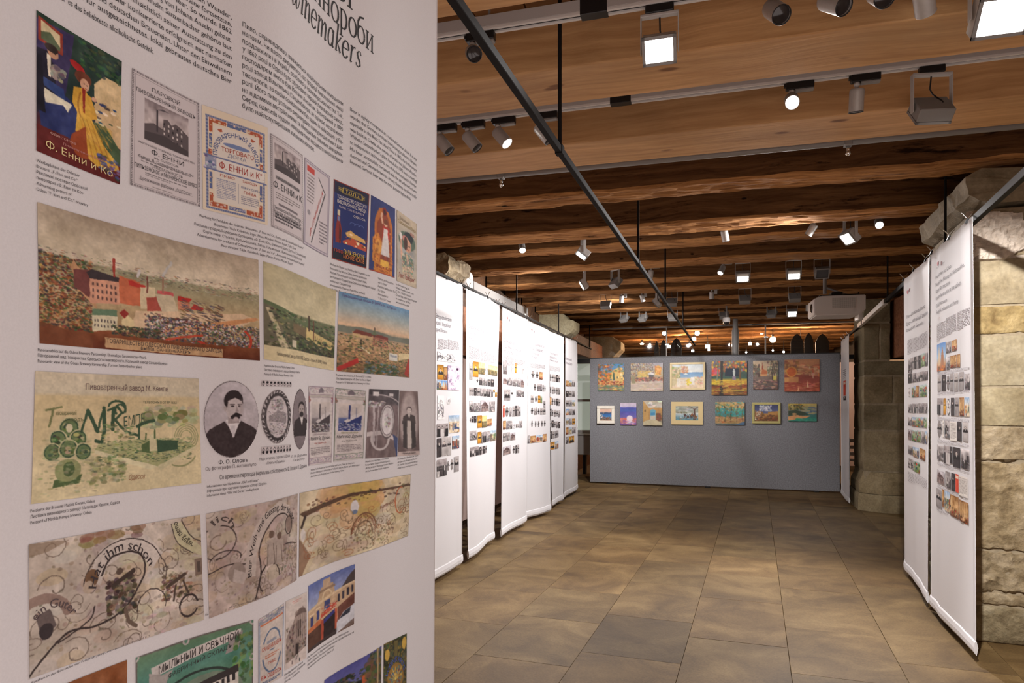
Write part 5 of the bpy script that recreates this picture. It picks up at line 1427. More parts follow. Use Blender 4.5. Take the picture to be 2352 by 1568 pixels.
def poster_waitress(c):
    c.A[:] = np.array((48, 58, 118)) / 255; c.P([(.16, 1), (.16, .3), (.3, .12), (.5, .08), (.7, .12), (.88, .3), (.88, 1)], (196, 112, 44)); c.P([(.24, .9), (.24, .34), (.4, .18), (.64, .18), (.8, .36), (.8, .9)], (150, 66, 36)); c.P([(.1, .55), (.3, .45), (.42, .6), (.36, .86), (.1, .86)], (214, 138, 54)); c.E(.3, .64, .16, .14, (200, 120, 44)); c.E(.3, .64, .12, .1, (226, 160, 70))
    c.E(.53, .13, .09, .06, (130, 30, 26)); c.E(.53, .14, .05, .04, (70, 24, 26)); c.L([(.45, .3), (.4, .22), (.42, .17)], .07, (226, 180, 150)); c.E(.58, .29, .07, .045, (226, 180, 150)); c.E(.58, .265, .085, .035, (120, 60, 30)); c.P([(.46, .33), (.72, .33), (.76, .5), (.44, .5)], (190, 50, 40)); c.P([(.5, .36), (.66, .36), (.72, .72), (.42, .72)], (232, 226, 220)); c.P([(.46, .5), (.7, .48), (.76, .74), (.4, .74)], (220, 214, 212)); c.P([(.46, .74), (.54, .74), (.5, .84)], (120, 60, 50)); c.P([(.62, .74), (.7, .74), (.7, .84)], (120, 60, 50))
    c.R(.16, .84, .88, 1, (206, 128, 48)); c.R(.4, .8, .72, .9, (232, 180, 70)); c.D(40, .16, .5, .3, .98, [(226, 150, 64), (150, 80, 36)], .03, .02); c.D(30, .76, .4, .88, .98, [(226, 150, 64), (150, 80, 36)], .03, .02); c.R(0, .985, 1, 1, (170, 60, 40))
pic([(852, 447.6), (907, 479.5), (906, 638), (847, 619)], poster_waitress, texts=[('ПИВО и МЕДЪ', .22, .84, .93, .04, (140, 36, 30), dict(bold=.02)), ('ОДЕССА', .34, .7, .975, .025, (140, 36, 30))], label='orange and blue waitress poster')
def poster_hat(c):
    c.A[:] = np.array((206, 192, 168)) / 255; c.N(.06, 3, 4); c.E(.5, .55, .46, .3, (120, 140, 160), .5, .6); c.E(.5, .36, .42, .13, (92, 112, 96), rot=-.35); c.E(.58, .3, .22, .08, (40, 50, 56)); c.E(.42, .34, .14, .05, (214, 140, 130)); c.E(.54, .42, .17, .1, (214, 164, 136)); c.E(.44, .4, .09, .1, (76, 48, 38)); c.R(.46, .41, .52, .425, (50, 36, 36)); c.R(.58, .415, .64, .43, (50, 36, 36)); c.E(.55, .475, .04, .01, (170, 60, 54)); c.L([(.2, .36), (.22, .52), (.26, .64)], .1, (214, 170, 146)); c.E(.2, .33, .07, .05, (230, 226, 220)); c.P([(.3, .56), (.7, .54), (.84, .7), (.8, .86), (.3, .88), (.24, .7)], (206, 184, 160)); c.P([(.26, .6), (.44, .52), (.5, .66), (.36, .78)], (96, 130, 116)); c.P([(.56, .54), (.8, .6), (.86, .74), (.62, .7)], (96, 130, 116)); c.D(40, .28, .56, .8, .9, [(226, 206, 180), (110, 140, 124), (150, 120, 110), (190, 160, 130)], .05, .02)
    c.R(0, .0, .02, 1, (150, 136, 116)); c.R(.98, 0, 1, 1, (150, 136, 116)); c.R(.06, .9, .95, .99, (206, 192, 168))
pic([(911, 481.4), (956.6, 514), (956, 662), (911, 644.7)], poster_hat, texts=[('Спеціально', .14, .6, .1, .04, (130, 110, 80)), ('Специальныя Пива', .06, .94, .16, .05, (150, 130, 70)), ('1910 г.', .66, .96, .25, .055, (176, 60, 50), dict(bold=.02)), ('„Ганс Гамбрин“', .05, .92, .93, .07, (150, 44, 36), dict(bold=.03))], label='lady in a green hat poster')

def panorama(c):
    c.G([(0, (176, 160, 140)), (.25, (202, 188, 164)), (.34, (214, 200, 176)), (.36, (150, 146, 116)), (.6, (190, 168, 130)), (.85, (170, 140, 100)), (.86, (140, 80, 50)), (1, (112, 60, 40))]); c.N(.12, 10, 6, box=(0, 0, 1, .4))
    c.D(160, 0, .3, 1, .42, [(110, 120, 90), (190, 176, 150), (160, 110, 90), (90, 84, 80), (206, 196, 170)], .016, .006)
    c.D(420, 0, .34, .2, .88, [(150, 90, 56), (84, 70, 56), (70, 92, 56), (196, 150, 96), (60, 50, 48), (120, 60, 44)], .013, .014); c.P([(.12, .4), (.13, .35), (.19, .5), (.22, .7), (.14, .56)], (196, 150, 110))
    c.P([(.13, .42), (.19, .4), (.19, .62), (.13, .55)], (116, 66, 62)); c.P([(.19, .46), (.31, .44), (.31, .63), (.19, .66)], (214, 158, 130)); c.P([(.18, .42), (.2, .39), (.31, .42), (.31, .45), (.19, .47)], (62, 52, 54))
    for i in range(6):
        for j in range(3): c.R(.2 + .018 * i, .49 + .05 * j, .207 + .018 * i, .515 + .05 * j, (96, 70, 66))
    c.P([(.31, .4), (.4, .42), (.4, .62), (.31, .62)], (198, 110, 76)); c.P([(.35, .42), (.42, .44), (.43, .47), (.35, .46)], (190, 56, 46)); c.P([(.4, .46), (.47, .44), (.47, .62), (.4, .64)], (214, 196, 160)); c.P([(.43, .54), (.52, .5), (.52, .64), (.43, .66)], (170, 80, 66)); c.P([(.47, .5), (.56, .48), (.58, .62), (.5, .64)], (206, 190, 160)); c.P([(.48, .46), (.56, .46), (.56, .49), (.48, .49)], (196, 90, 90)); c.P([(.58, .5), (.64, .5), (.64, .6), (.58, .6)], (200, 130, 100)); c.P([(.58, .48), (.65, .49), (.64, .52), (.58, .52)], (184, 48, 40)); c.P([(.66, .53), (.71, .55), (.7, .58), (.64, .58)], (184, 56, 46))
    c.R(.285, .27, .295, .42, (160, 60, 50)); c.R(.43, .36, .437, .5, (120, 70, 60)); c.R(.505, .34, .513, .48, (150, 110, 90)); c.L([(.51, .33), (.53, .26), (.55, .2)], .012, (190, 186, 180)); c.L([(.39, .38), (.4, .32)], .012, (206, 200, 196))
    c.P([(.38, .66), (.9, .56), (.98, .6), (.86, .72), (.46, .84), (.36, .8)], (218, 190, 156)); c.D(60, .6, .5, .8, .68, [(90, 76, 66), (74, 80, 100), (120, 90, 60)], .022, .006, rot=(.1, .3)); c.D(34, .45, .66, .66, .74, [(96, 76, 66), (150, 120, 100)], .01, .008); c.L([(.5, .69), (.63, .68)], .008, (90, 70, 64)); c.L([(.52, .735), (.64, .715)], .01, (84, 66, 60))
    c.P([(.2, .73), (.3, .72), (.3, .84), (.2, .87)], (222, 212, 180)); c.P([(.2, .7), (.3, .68), (.3, .73), (.2, .745)], (104, 132, 104)); c.P([(.32, .75), (.345, .71), (.37, .75), (.37, .83), (.32, .84)], (226, 206, 160)); c.P([(.31, .7), (.33, .66), (.35, .7), (.33, .74)], (150, 50, 44))
    for i in range(7): c.R(.208 + .013 * i, .77, .213 + .013 * i, .79, (84, 74, 76)); c.R(.208 + .013 * i, .81, .213 + .013 * i, .83, (84, 74, 76))
    c.P([(.3, .86), (.6, .74), (.97, .58), (1, .6), (.7, .76), (.4, .88)], (206, 150, 104)); c.D(560, .42, .68, 1, .93, [(70, 76, 66), (96, 84, 96), (150, 140, 150), (60, 56, 70), (120, 60, 50), (210, 204, 206), (80, 100, 70)], .011, .014); c.P([(.45, .68), (.62, .6), (.7, .7), (.5, .78)], (206, 180, 140), .0)
    c.D(120, .28, .8, .5, .93, [(60, 66, 52), (96, 76, 60), (80, 96, 70), (50, 44, 46)], .013, .014); c.arc(.9, .82, .05, .1, -1.2, 1.2, .012, (190, 66, 46)); c.L([(.52, .87), (.7, .8)], .01, (190, 80, 56)); c.L([(.68, .86), (.74, .9)], .012, (190, 66, 46))
    c.G([(0, (132, 78, 48)), (1, (104, 54, 36))], 0, .88, 1, 1); c.N(.1, 12, 3, box=(0, .88, 1, 1)); c.P([(.25, .905), (.8, .915), (.8, .99), (.25, .985)], (196, 160, 120)); c.P([(0, .84), (.2, .9), (.2, 1), (0, 1)], (120, 70, 44), .8); c.N(.05, 40, 20)
pic([(84.8, 464), (592.8, 597), (596.4, 828), (90.4, 788)], panorama, texts=[('ТОВАРИЩЕСТВО ОДЕССКАГО ПИВОВАРЕННАГО ЗАВОДА', .255, .795, .95, .034, (70, 56, 54), dict(bold=.01)), ('БЫВШ. САНЦЕНБАХЕРЪ', .4, .64, .982, .024, (80, 66, 60))], label='coloured panorama of a brewery quarter')
def postcard_green(c):
    c.G([(0, (186, 176, 142)), (.44, (206, 196, 160)), (.46, (110, 116, 84)), (.84, (74, 72, 50)), (.85, (214, 200, 160)), (1, (216, 202, 164))]); c.N(.06, 5, 5)
    c.P([(0, .38), (.3, .44), (.7, .5), (1, .56), (1, .6), (0, .5)], (96, 110, 76)); c.P([(0, .42), (.1, .44), (.3, .82), (0, .8)], (110, 104, 84)); c.P([(.02, .46), (.06, .46), (.28, .84), (.18, .84)], (196, 184, 150)); c.D(110, .05, .46, 1, .84, [(62, 76, 46), (120, 124, 88), (46, 50, 36), (160, 150, 116)], .04, .018)
    c.P([(.34, .55), (.54, .58), (.54, .68), (.34, .64)], (120, 104, 76)); c.P([(.54, .56), (.96, .66), (.96, .76), (.54, .7)], (214, 192, 130)); c.R(.57, .42, .59, .6, (80, 60, 46)); c.R(.65, .46, .665, .72, (110, 66, 50))
    for i in range(9): c.R(.68 + .032 * i, .63 + .008 * i, .69 + .032 * i, .66 + .008 * i, (110, 92, 60))
    c.D(60, .4, .68, 1, .84, [(58, 66, 40), (40, 44, 32), (90, 96, 60)], .035, .02); c.R(.33, .74, .39, .82, (206, 196, 170)); c.R(0, .845, 1, 1, (214, 200, 160))
pic([(604, 600), (770.7, 667), (766.9, 850.4), (605.8, 825)], postcard_green, texts=[('Пивоваренный Заводъ М. КЕМПЕ, Одесса. — Brauerei M. KEMPE, Odessa.', .13, .88, .94, .038, (80, 70, 60))], label='greenish postcard of a brewery')
def postcard_sky(c):
    c.G([(0, (104, 148, 186)), (.2, (170, 184, 184)), (.4, (226, 192, 156)), (.46, (150, 140, 120)), (.6, (196, 160, 120)), (1, (120, 90, 60))]); c.P([(0, .42), (.3, .4), (.7, .44), (1, .42), (1, .5), (0, .5)], (120, 124, 110))
    c.P([(.16, .47), (.4, .48), (.6, .5), (.6, .58), (.16, .52)], (206, 176, 130)); c.P([(.2, .44), (.42, .46), (.38, .5), (.16, .49)], (120, 62, 50)); c.P([(.4, .48), (.62, .5), (.62, .62), (.4, .62)], (170, 110, 90)); c.P([(.42, .45), (.62, .47), (.62, .51), (.4, .49)], (130, 60, 50)); c.R(.415, .37, .43, .5, (90, 70, 60)); c.P([(.38, .47), (.42, .4), (.46, .47)], (110, 120, 90)); c.R(.25, .56, .27, .68, (60, 50, 40)); c.L([(.26, .66), (.36, .72)], .02, (226, 214, 180))
    for i in range(7): c.R(.43 + .027 * i, .53, .44 + .027 * i, .6, (226, 200, 160))
    c.D(260, 0, .52, 1, 1, [(62, 84, 52), (40, 56, 38), (196, 150, 100), (226, 190, 136), (96, 110, 60), (80, 60, 44)], .03, .014); c.P([(0, .95), (.22, .8), (.24, .86), (.02, 1)], (176, 50, 44)); c.P([(.9, .95), (.98, .7), (1, .76), (.97, 1)], (170, 56, 46)); c.P([(.64, .68), (.78, .68), (.78, .78), (.64, .78)], (216, 214, 204)); c.P([(.8, .66), (1, .64), (1, .72), (.8, .76)], (224, 206, 160)); c.D(50, .3, .84, .8, 1, [(44, 62, 40), (70, 90, 50), (100, 130, 150)], .035, .02)
    for i in range(6): c.R(.66 + .02 * i, .7, .67 + .02 * i, .73, (110, 120, 140))
pic([(778, 668.6), (939, 713), (940, 867), (772.6, 852)], postcard_sky, texts=[('Пивоваренный заводъ Ф. ЕННИ и Ко., въ Одессѣ.', .04, .76, .055, .035, (96, 70, 130), dict(bold=.01))], label='blue-skied postcard of a brewery')
def letterhead(c):
    g1, g2, g3 = (84, 104, 66), (136, 146, 100), (60, 84, 62)
    c.A[:] = np.array((206, 194, 162)) / 255; c.G([(0, (206, 194, 170)), (.16, (206, 196, 172)), (.19, (206, 188, 148)), (1, (214, 202, 164))]); c.N(.05, 4, 4)
    c.D(40, .6, .27, .96, .45, [(150, 158, 116), (170, 174, 132), (190, 188, 150)], .04, .03); c.D(22, .62, .3, .92, .42, [(110, 124, 80), (140, 146, 104)], .03, .025); c.L([(.57, .44), (.61, .41), (.68, .39)], .02, g3)
    c.R(.577, .44, .588, .6, g3); c.P([(.34, .58), (.56, .55), (.85, .56), (.96, .64), (.7, .8), (.5, .72), (.32, .62)], (166, 168, 122)); c.D(180, .34, .55, .94, .76, [g1, g2, (190, 186, 146), g3], .02, .008); c.P([(.6, .6), (.66, .56), (.66, .68), (.6, .66)], g1); c.P([(.65, .52), (.69, .5), (.7, .66), (.65, .66)], (206, 198, 160)); c.P([(.7, .56), (.84, .58), (.84, .66), (.7, .68)], g3); c.R(.68, .47, .69, .55, g1); c.R(.62, .5, .63, .56, g1); c.P([(.32, .62), (.7, .8), (.66, .83), (.32, .65)], (214, 206, 170)); c.P([(.7, .8), (.96, .64), (.97, .66), (.72, .84)], (206, 198, 160))
    for (x, y, r_) in ((.185, .435, .05), (.125, .52, .042), (.235, .52, .042), (.095, .62, .042), (.18, .60, .046), (.26, .63, .042)):
        c.E(x, y, r_ * 1.18, r_ * 1.72, (196, 190, 150)); c.E(x, y, r_, r_ * 1.5, g3); c.E(x, y, r_ * .84, r_ * 1.26, (104, 124, 84)); c.D(9, x - r_ * .5, y - r_ * .7, x + r_ * .5, y + r_ * .7, [(170, 172, 130), g1, (60, 80, 56)], .012, .012)
    c.E(.185, .435, .018, .035, (206, 198, 166)); c.P([(.11, .84), (.26, .81), (.24, .88), (.1, .9)], g1); c.E(.18, .77, .07, .09, (150, 156, 110)); c.E(.185, .76, .03, .06, g1); c.D(60, .03, .5, .34, .96, [(150, 154, 110), (186, 182, 144), g2], .018, .01, .6); c.D(60, .3, .68, .5, .9, [g1, g2, (180, 178, 136)], .022, .02, .7)
    for i in range(4): c.arc(.9, .55, .04 + .014 * i, .06 + .02 * i, 3.2, 7.2, .006, (150, 152, 110))
    c.arc(.86, .7, .1, .12, .3, 2.2, .01, (150, 152, 110)); c.L([(.285, .3), (.25, .47)], .014, g3); c.L([(.285, .3), (.34, .47)], .022, g3); c.L([(.34, .47), (.375, .28)], .012, g3); c.L([(.375, .28), (.38, .47), (.36, .56), (.33, .55)], .02, g3)
    c.L([(.43, .3), (.425, .46)], .022, g3); c.L([(.4, .3), (.45, .27), (.48, .32), (.44, .38)], .014, g3); c.L([(.44, .38), (.5, .48), (.58, .52)], .014, g3); c.arc(.47, .3, .03, .05, 2.5, 6.5, .014, g3); c.arc(.45, .28, .05, .06, 3.4, 7, .012, g3); c.L([(.06, .3), (.14, .27)], .012, (120, 124, 84)); c.L([(.1, .28), (.08, .42)], .012, (120, 124, 84)); c.D(30, .36, .42, .56, .54, [g2, (170, 172, 126), g1], .016, .01)
pic([(80.4, 852), (455.4, 869.6), (462, 1109), (71, 1157)], letterhead, texts=[('Пивоваренный завод М. Кемпе', .27, .78, .13, .05, (110, 86, 84), dict(bold=.03)), ('ТЕЛЕФОНЪ В ОТ № 16/62', .61, .84, .24, .022, (104, 108, 80)), ('ЕМПЕ', .49, .62, .44, .085, (60, 84, 62), dict(bold=.02, dy=-.03)), ('ивоваренный', .11, .22, .335, .035, (120, 124, 84)), ('заводъ', .16, .26, .385, .03, (104, 112, 74)), ('Одесса', .52, .62, .9, .045, (160, 120, 90), dict(shear=.4))], label='green and cream brewery letterhead')

def rectq(x0, x1, xm, yt, yb):
    """upright rectangle on the cloth: column range x0..x1 and top / bottom measured at column xm"""
    ym = (yt + yb) / 2
    u0 = fuv(x0, ym, (.5, .4))[0]; u1 = fuv(x1, ym, (.6, .4))[0]; v0 = fuv(xm, yt, (.5, .35))[1]; v1 = fuv(xm, yb, (.5, .45))[1]
    return [(u0, v0), (u1, v0), (u1, v1), (u0, v1)]
def upic(uq, w, h, painter, texts=(), seed=3, bg=(208, 200, 202), name='printed_picture', label=None):
    cv = Cv(w, h, bg, seed); painter(cv); o = FRONT.picture(uq, cv, name, label=label); f = FRONT.quad(uq)
    if texts: FRONT.text([line_in(f, *t[:5], **(t[6] if len(t) > 6 else {})) for t in texts], ink(*texts[0][5]), 'lettering', FRONT.off + .0004, o)
    return o
def portrait_moustache(c):
    c.G([(0, (196, 190, 196)), (1, (176, 168, 172))]); c.N(.05, 6, 6); c.P([(.02, .7), (.1, .62), (.36, .52), (.5, .66), (.66, .52), (.9, .62), (.98, .68), (.9, .9), (.5, 1.0), (.1, .9)], (62, 52, 54)); c.N(.06, 30, 30, box=(0, .6, 1, 1)); c.P([(.38, .5), (.64, .52), (.52, .74), (.44, .6)], (226, 220, 222)); c.P([(.46, .58), (.56, .58), (.54, .72), (.5, .74)], (206, 200, 204)); c.R(.42, .4, .62, .55, (170, 158, 158)); c.E(.52, .26, .175, .14, (52, 44, 46)); c.E(.53, .34, .155, .165, (196, 186, 186)); c.P([(.36, .3), (.38, .2), (.55, .15), (.68, .21), (.69, .27), (.55, .22), (.42, .26), (.4, .36)], (50, 42, 44)); c.E(.37, .36, .025, .035, (176, 166, 166))
    c.R(.45, .3, .54, .312, (70, 60, 62)); c.R(.59, .3, .67, .312, (70, 60, 62)); c.E(.5, .33, .03, .012, (60, 52, 54)); c.E(.625, .33, .026, .012, (60, 52, 54)); c.P([(.57, .32), (.61, .4), (.55, .405)], (160, 148, 148)); c.P([(.46, .46), (.56, .41), (.66, .44), (.68, .46), (.6, .47), (.48, .48)], (46, 38, 40)); c.E(.55, .48, .09, .02, (56, 46, 48)); c.E(.56, .5, .05, .03, (186, 174, 174)); c.E(.66, .36, .04, .1, (176, 164, 166), .5, .4); c.oval(); c.E(.5, .5, .5, .5, (70, 62, 64), ring=.985)
upic(rectq(467.6, 593, 530, 875, 1050), 96, 136, portrait_moustache, label='oval portrait of a man with a moustache')
def seal(c):
    c.E(.5, .5, .5, .5, (76, 70, 72)); c.E(.5, .5, .5, .5, (120, 112, 114), ring=.95); c.N(.25, 14, 20); c.E(.5, .5, .37, .40, (204, 196, 198)); c.E(.5, .5, .37, .4, (80, 74, 76), ring=.96); c.D(26, .3, .18, .7, .36, [(170, 162, 164), (130, 122, 126)], .05, .02); c.R(.49, .26, .51, .4, (80, 74, 76)); c.P([(.22, .48), (.5, .38), (.8, .44), (.8, .62), (.5, .6), (.22, .58)], (150, 142, 144)); c.D(40, .2, .4, .8, .62, [(90, 84, 86), (190, 182, 184)], .03, .006); c.D(60, .24, .6, .78, .84, [(96, 90, 92), (190, 182, 184), (130, 124, 126)], .04, .008, rot=(-.5, .3)); c.oval()
    for i in range(30):
        a = i / 30 * 6.283; c.L([(.5 + .43 * math.cos(a), .5 + .45 * math.sin(a)), (.5 + .46 * math.cos(a + .08), .5 + .47 * math.sin(a + .08))], .03, (206, 200, 202))
upic(rectq(600, 667.7, 634, 895, 1018), 64, 104, seal, label='oval engraved seal')
def tulips(c):
    for i in range(9): x = (i + .5) / 9; c.E(x, .3, .035, .2, (40, 36, 40)); c.P([(x - .045, .4), (x, .8), (x + .045, .4), (x + .03, .7), (x, .95), (x - .03, .7)], (70, 66, 70))
upic(rectq(600, 669, 634, 875, 887), 80, 14, tulips); upic(rectq(600, 668, 634, 1024, 1040), 80, 16, lambda c: (tulips(c), setattr(c, 'A', c.A[::-1].copy())))
def oval2(c): c.G([(0, (140, 130, 134)), (1, (120, 110, 114))]); c.man(.58, .34, .2, (52, 44, 46), (176, 164, 162), (48, 40, 42), .42, True); c.oval(); c.E(.5, .5, .5, .5, (80, 72, 74), ring=.96)
upic(rectq(671.7, 704.7, 688, 893, 1031), 30, 108, oval2, label='narrow oval portrait')
def ad_ship(c, blue=False):
    c.warp = .003
    d = (46, 54, 110) if blue else (70, 62, 66); m = (96, 110, 160) if blue else (130, 122, 126); e = (112, 124, 110) if blue else (150, 132, 146)
    c.R(.02, .02, .98, .98, (208, 200, 198)); c.R(.02, .0, .98, .012, e); c.R(0, .08, .03, 1, e); c.R(.97, .08, 1, 1, e); c.D(60, .02, .02, .98, .08, [e, (180, 172, 176)], .03, .008); c.P([(.4, .04), (.5, .01), (.6, .04), (.6, .08), (.4, .08)], (120, 110, 118)); c.R(.04, .1, .96, .14, (190, 182, 176)); c.R(.05, .1, .95, .105, e); c.R(.05, .14, .95, .145, e); c.D(16, 0, .14, .08, .2, [(150, 90, 90), e], .03, .01); c.D(16, .92, .14, 1, .2, [(150, 90, 90), e], .03, .01)
    c.G([(0, (206, 196, 190)), (.5, (186, 178, 178)), (.56, m), (1, d)], .13, .2, .87, .585); c.P([(.3, .46), (.87, .34), (.87, .5), (.62, .56), (.36, .54)], d); c.P([(.3, .45), (.6, .36), (.87, .32), (.87, .36), (.4, .47)], (206, 200, 200)); c.R(.44, .22, .5, .42, d); c.R(.68, .26, .69, .4, d); c.D(50, .13, .48, .87, .58, [d, m, (206, 202, 204)], .05, .01); c.L([(.13, .56), (.5, .52), (.8, .57)], .012, (214, 210, 212))
    c.rules(.1, .78, .9, .88, 5, (110, 100, 104)); c.D(40, .06, .915, .94, .965, [e, (176, 160, 172), (140, 130, 150)], .03, .008); c.R(.04, .905, .96, .912, e); c.R(.04, .97, .96, .978, e)
for q, b, cc in (([(708.7, 886.4), (766, 889), (760.6, 1062), (708.4, 1069)], False, (150, 130, 140)), ([(770, 891), (840.5, 897.7), (833.8, 1052.5), (766, 1059.7)], True, (150, 150, 90))):
    pic(q, lambda c, b=b: ad_ship(c, b), texts=[('ПИВОВАРЕННЫЙ ЗАВОДЪ', .22, .78, .625, .022, cc, dict(bold=.02)), ('Кемпе и Бр. Дурьянъ', .08, .92, .685, .045, (60, 54, 58), dict(bold=.01, shear=.15)), ('въ Одессѣ', .25, .75, .735, .02, (176, 80, 70) if not b else (110, 104, 100))], bg=(206, 198, 198), label='%s steamship brewery advertisement' % ('blue' if b else 'grey'))
def medallion(c):
    c.G([(0, (110, 100, 104)), (.2, (84, 76, 80)), (.25, (126, 108, 110)), (1, (116, 100, 100))]); c.P([(0, 0), (1, .0), (1, .25), (.6, .1), (0, .08)], (70, 64, 68)); c.arc(.2, .3, .9, .22, -1.5, .2, .04, (170, 160, 162)); c.R(.12, .04, .3, .1, (220, 214, 214)); c.R(.64, .06, .78, .1, (210, 204, 204)); c.P([(0, .62), (.4, .6), (1, .72), (1, .78), (.4, .66), (0, .69)], (200, 190, 190)); c.P([(.8, .66), (1, .72), (1, 1), (.95, 1)], (60, 70, 110)); c.arc(.4, .72, .26, .16, -.2, 3.4, .07, (200, 192, 192)); c.L([(.16, .22), (.2, .75)], .06, (190, 180, 182)); c.L([(.3, .2), (.28, .85)], .03, (176, 166, 168))
    c.D(50, 0, .18, .5, .26, [(206, 198, 198), (120, 110, 112)], .05, .018); c.E(.6, .46, .25, .26, (190, 182, 182)); c.E(.6, .46, .25, .26, (96, 86, 90), ring=.92); c.E(.6, .46, .19, .21, (214, 208, 210)); c.E(.6, .46, .2, .215, (120, 110, 114), ring=.93); c.D(18, .52, .36, .68, .56, [(150, 142, 146), (190, 184, 186)], .03, .02); c.N(.1, 10, 10)
pic([(847.7, 892.9), (916, 896), (912, 1047.7), (839, 1052.5)], medallion, label='photo of a plaster medallion')
def lady_oval(c): c.G([(0, (120, 102, 100)), (1, (96, 80, 80))]); c.E(.5, .46, .44, .44, (176, 162, 160), 1, .15); c.man(.5, .3, .13, (70, 60, 60), (206, 194, 190), (80, 66, 66), .3, shirt=(214, 206, 200)); c.P([(.22, .5), (.4, .45), (.42, .9), (.2, .86)], (62, 54, 54)); c.P([(.6, .45), (.8, .5), (.82, .86), (.62, .9)], (62, 54, 54)); c.P([(.4, .46), (.6, .46), (.62, .88), (.4, .88)], (200, 190, 184)); c.R(0, .93, 1, 1, (186, 170, 166))
pic([(917.6, 897), (959, 899), (963.7, 1043.7), (914, 1047)], lady_oval, texts=[('Матильда Кемпе', .2, .8, .98, .03, (60, 52, 54), dict(shear=.2))], label='brown oval portrait of a woman')

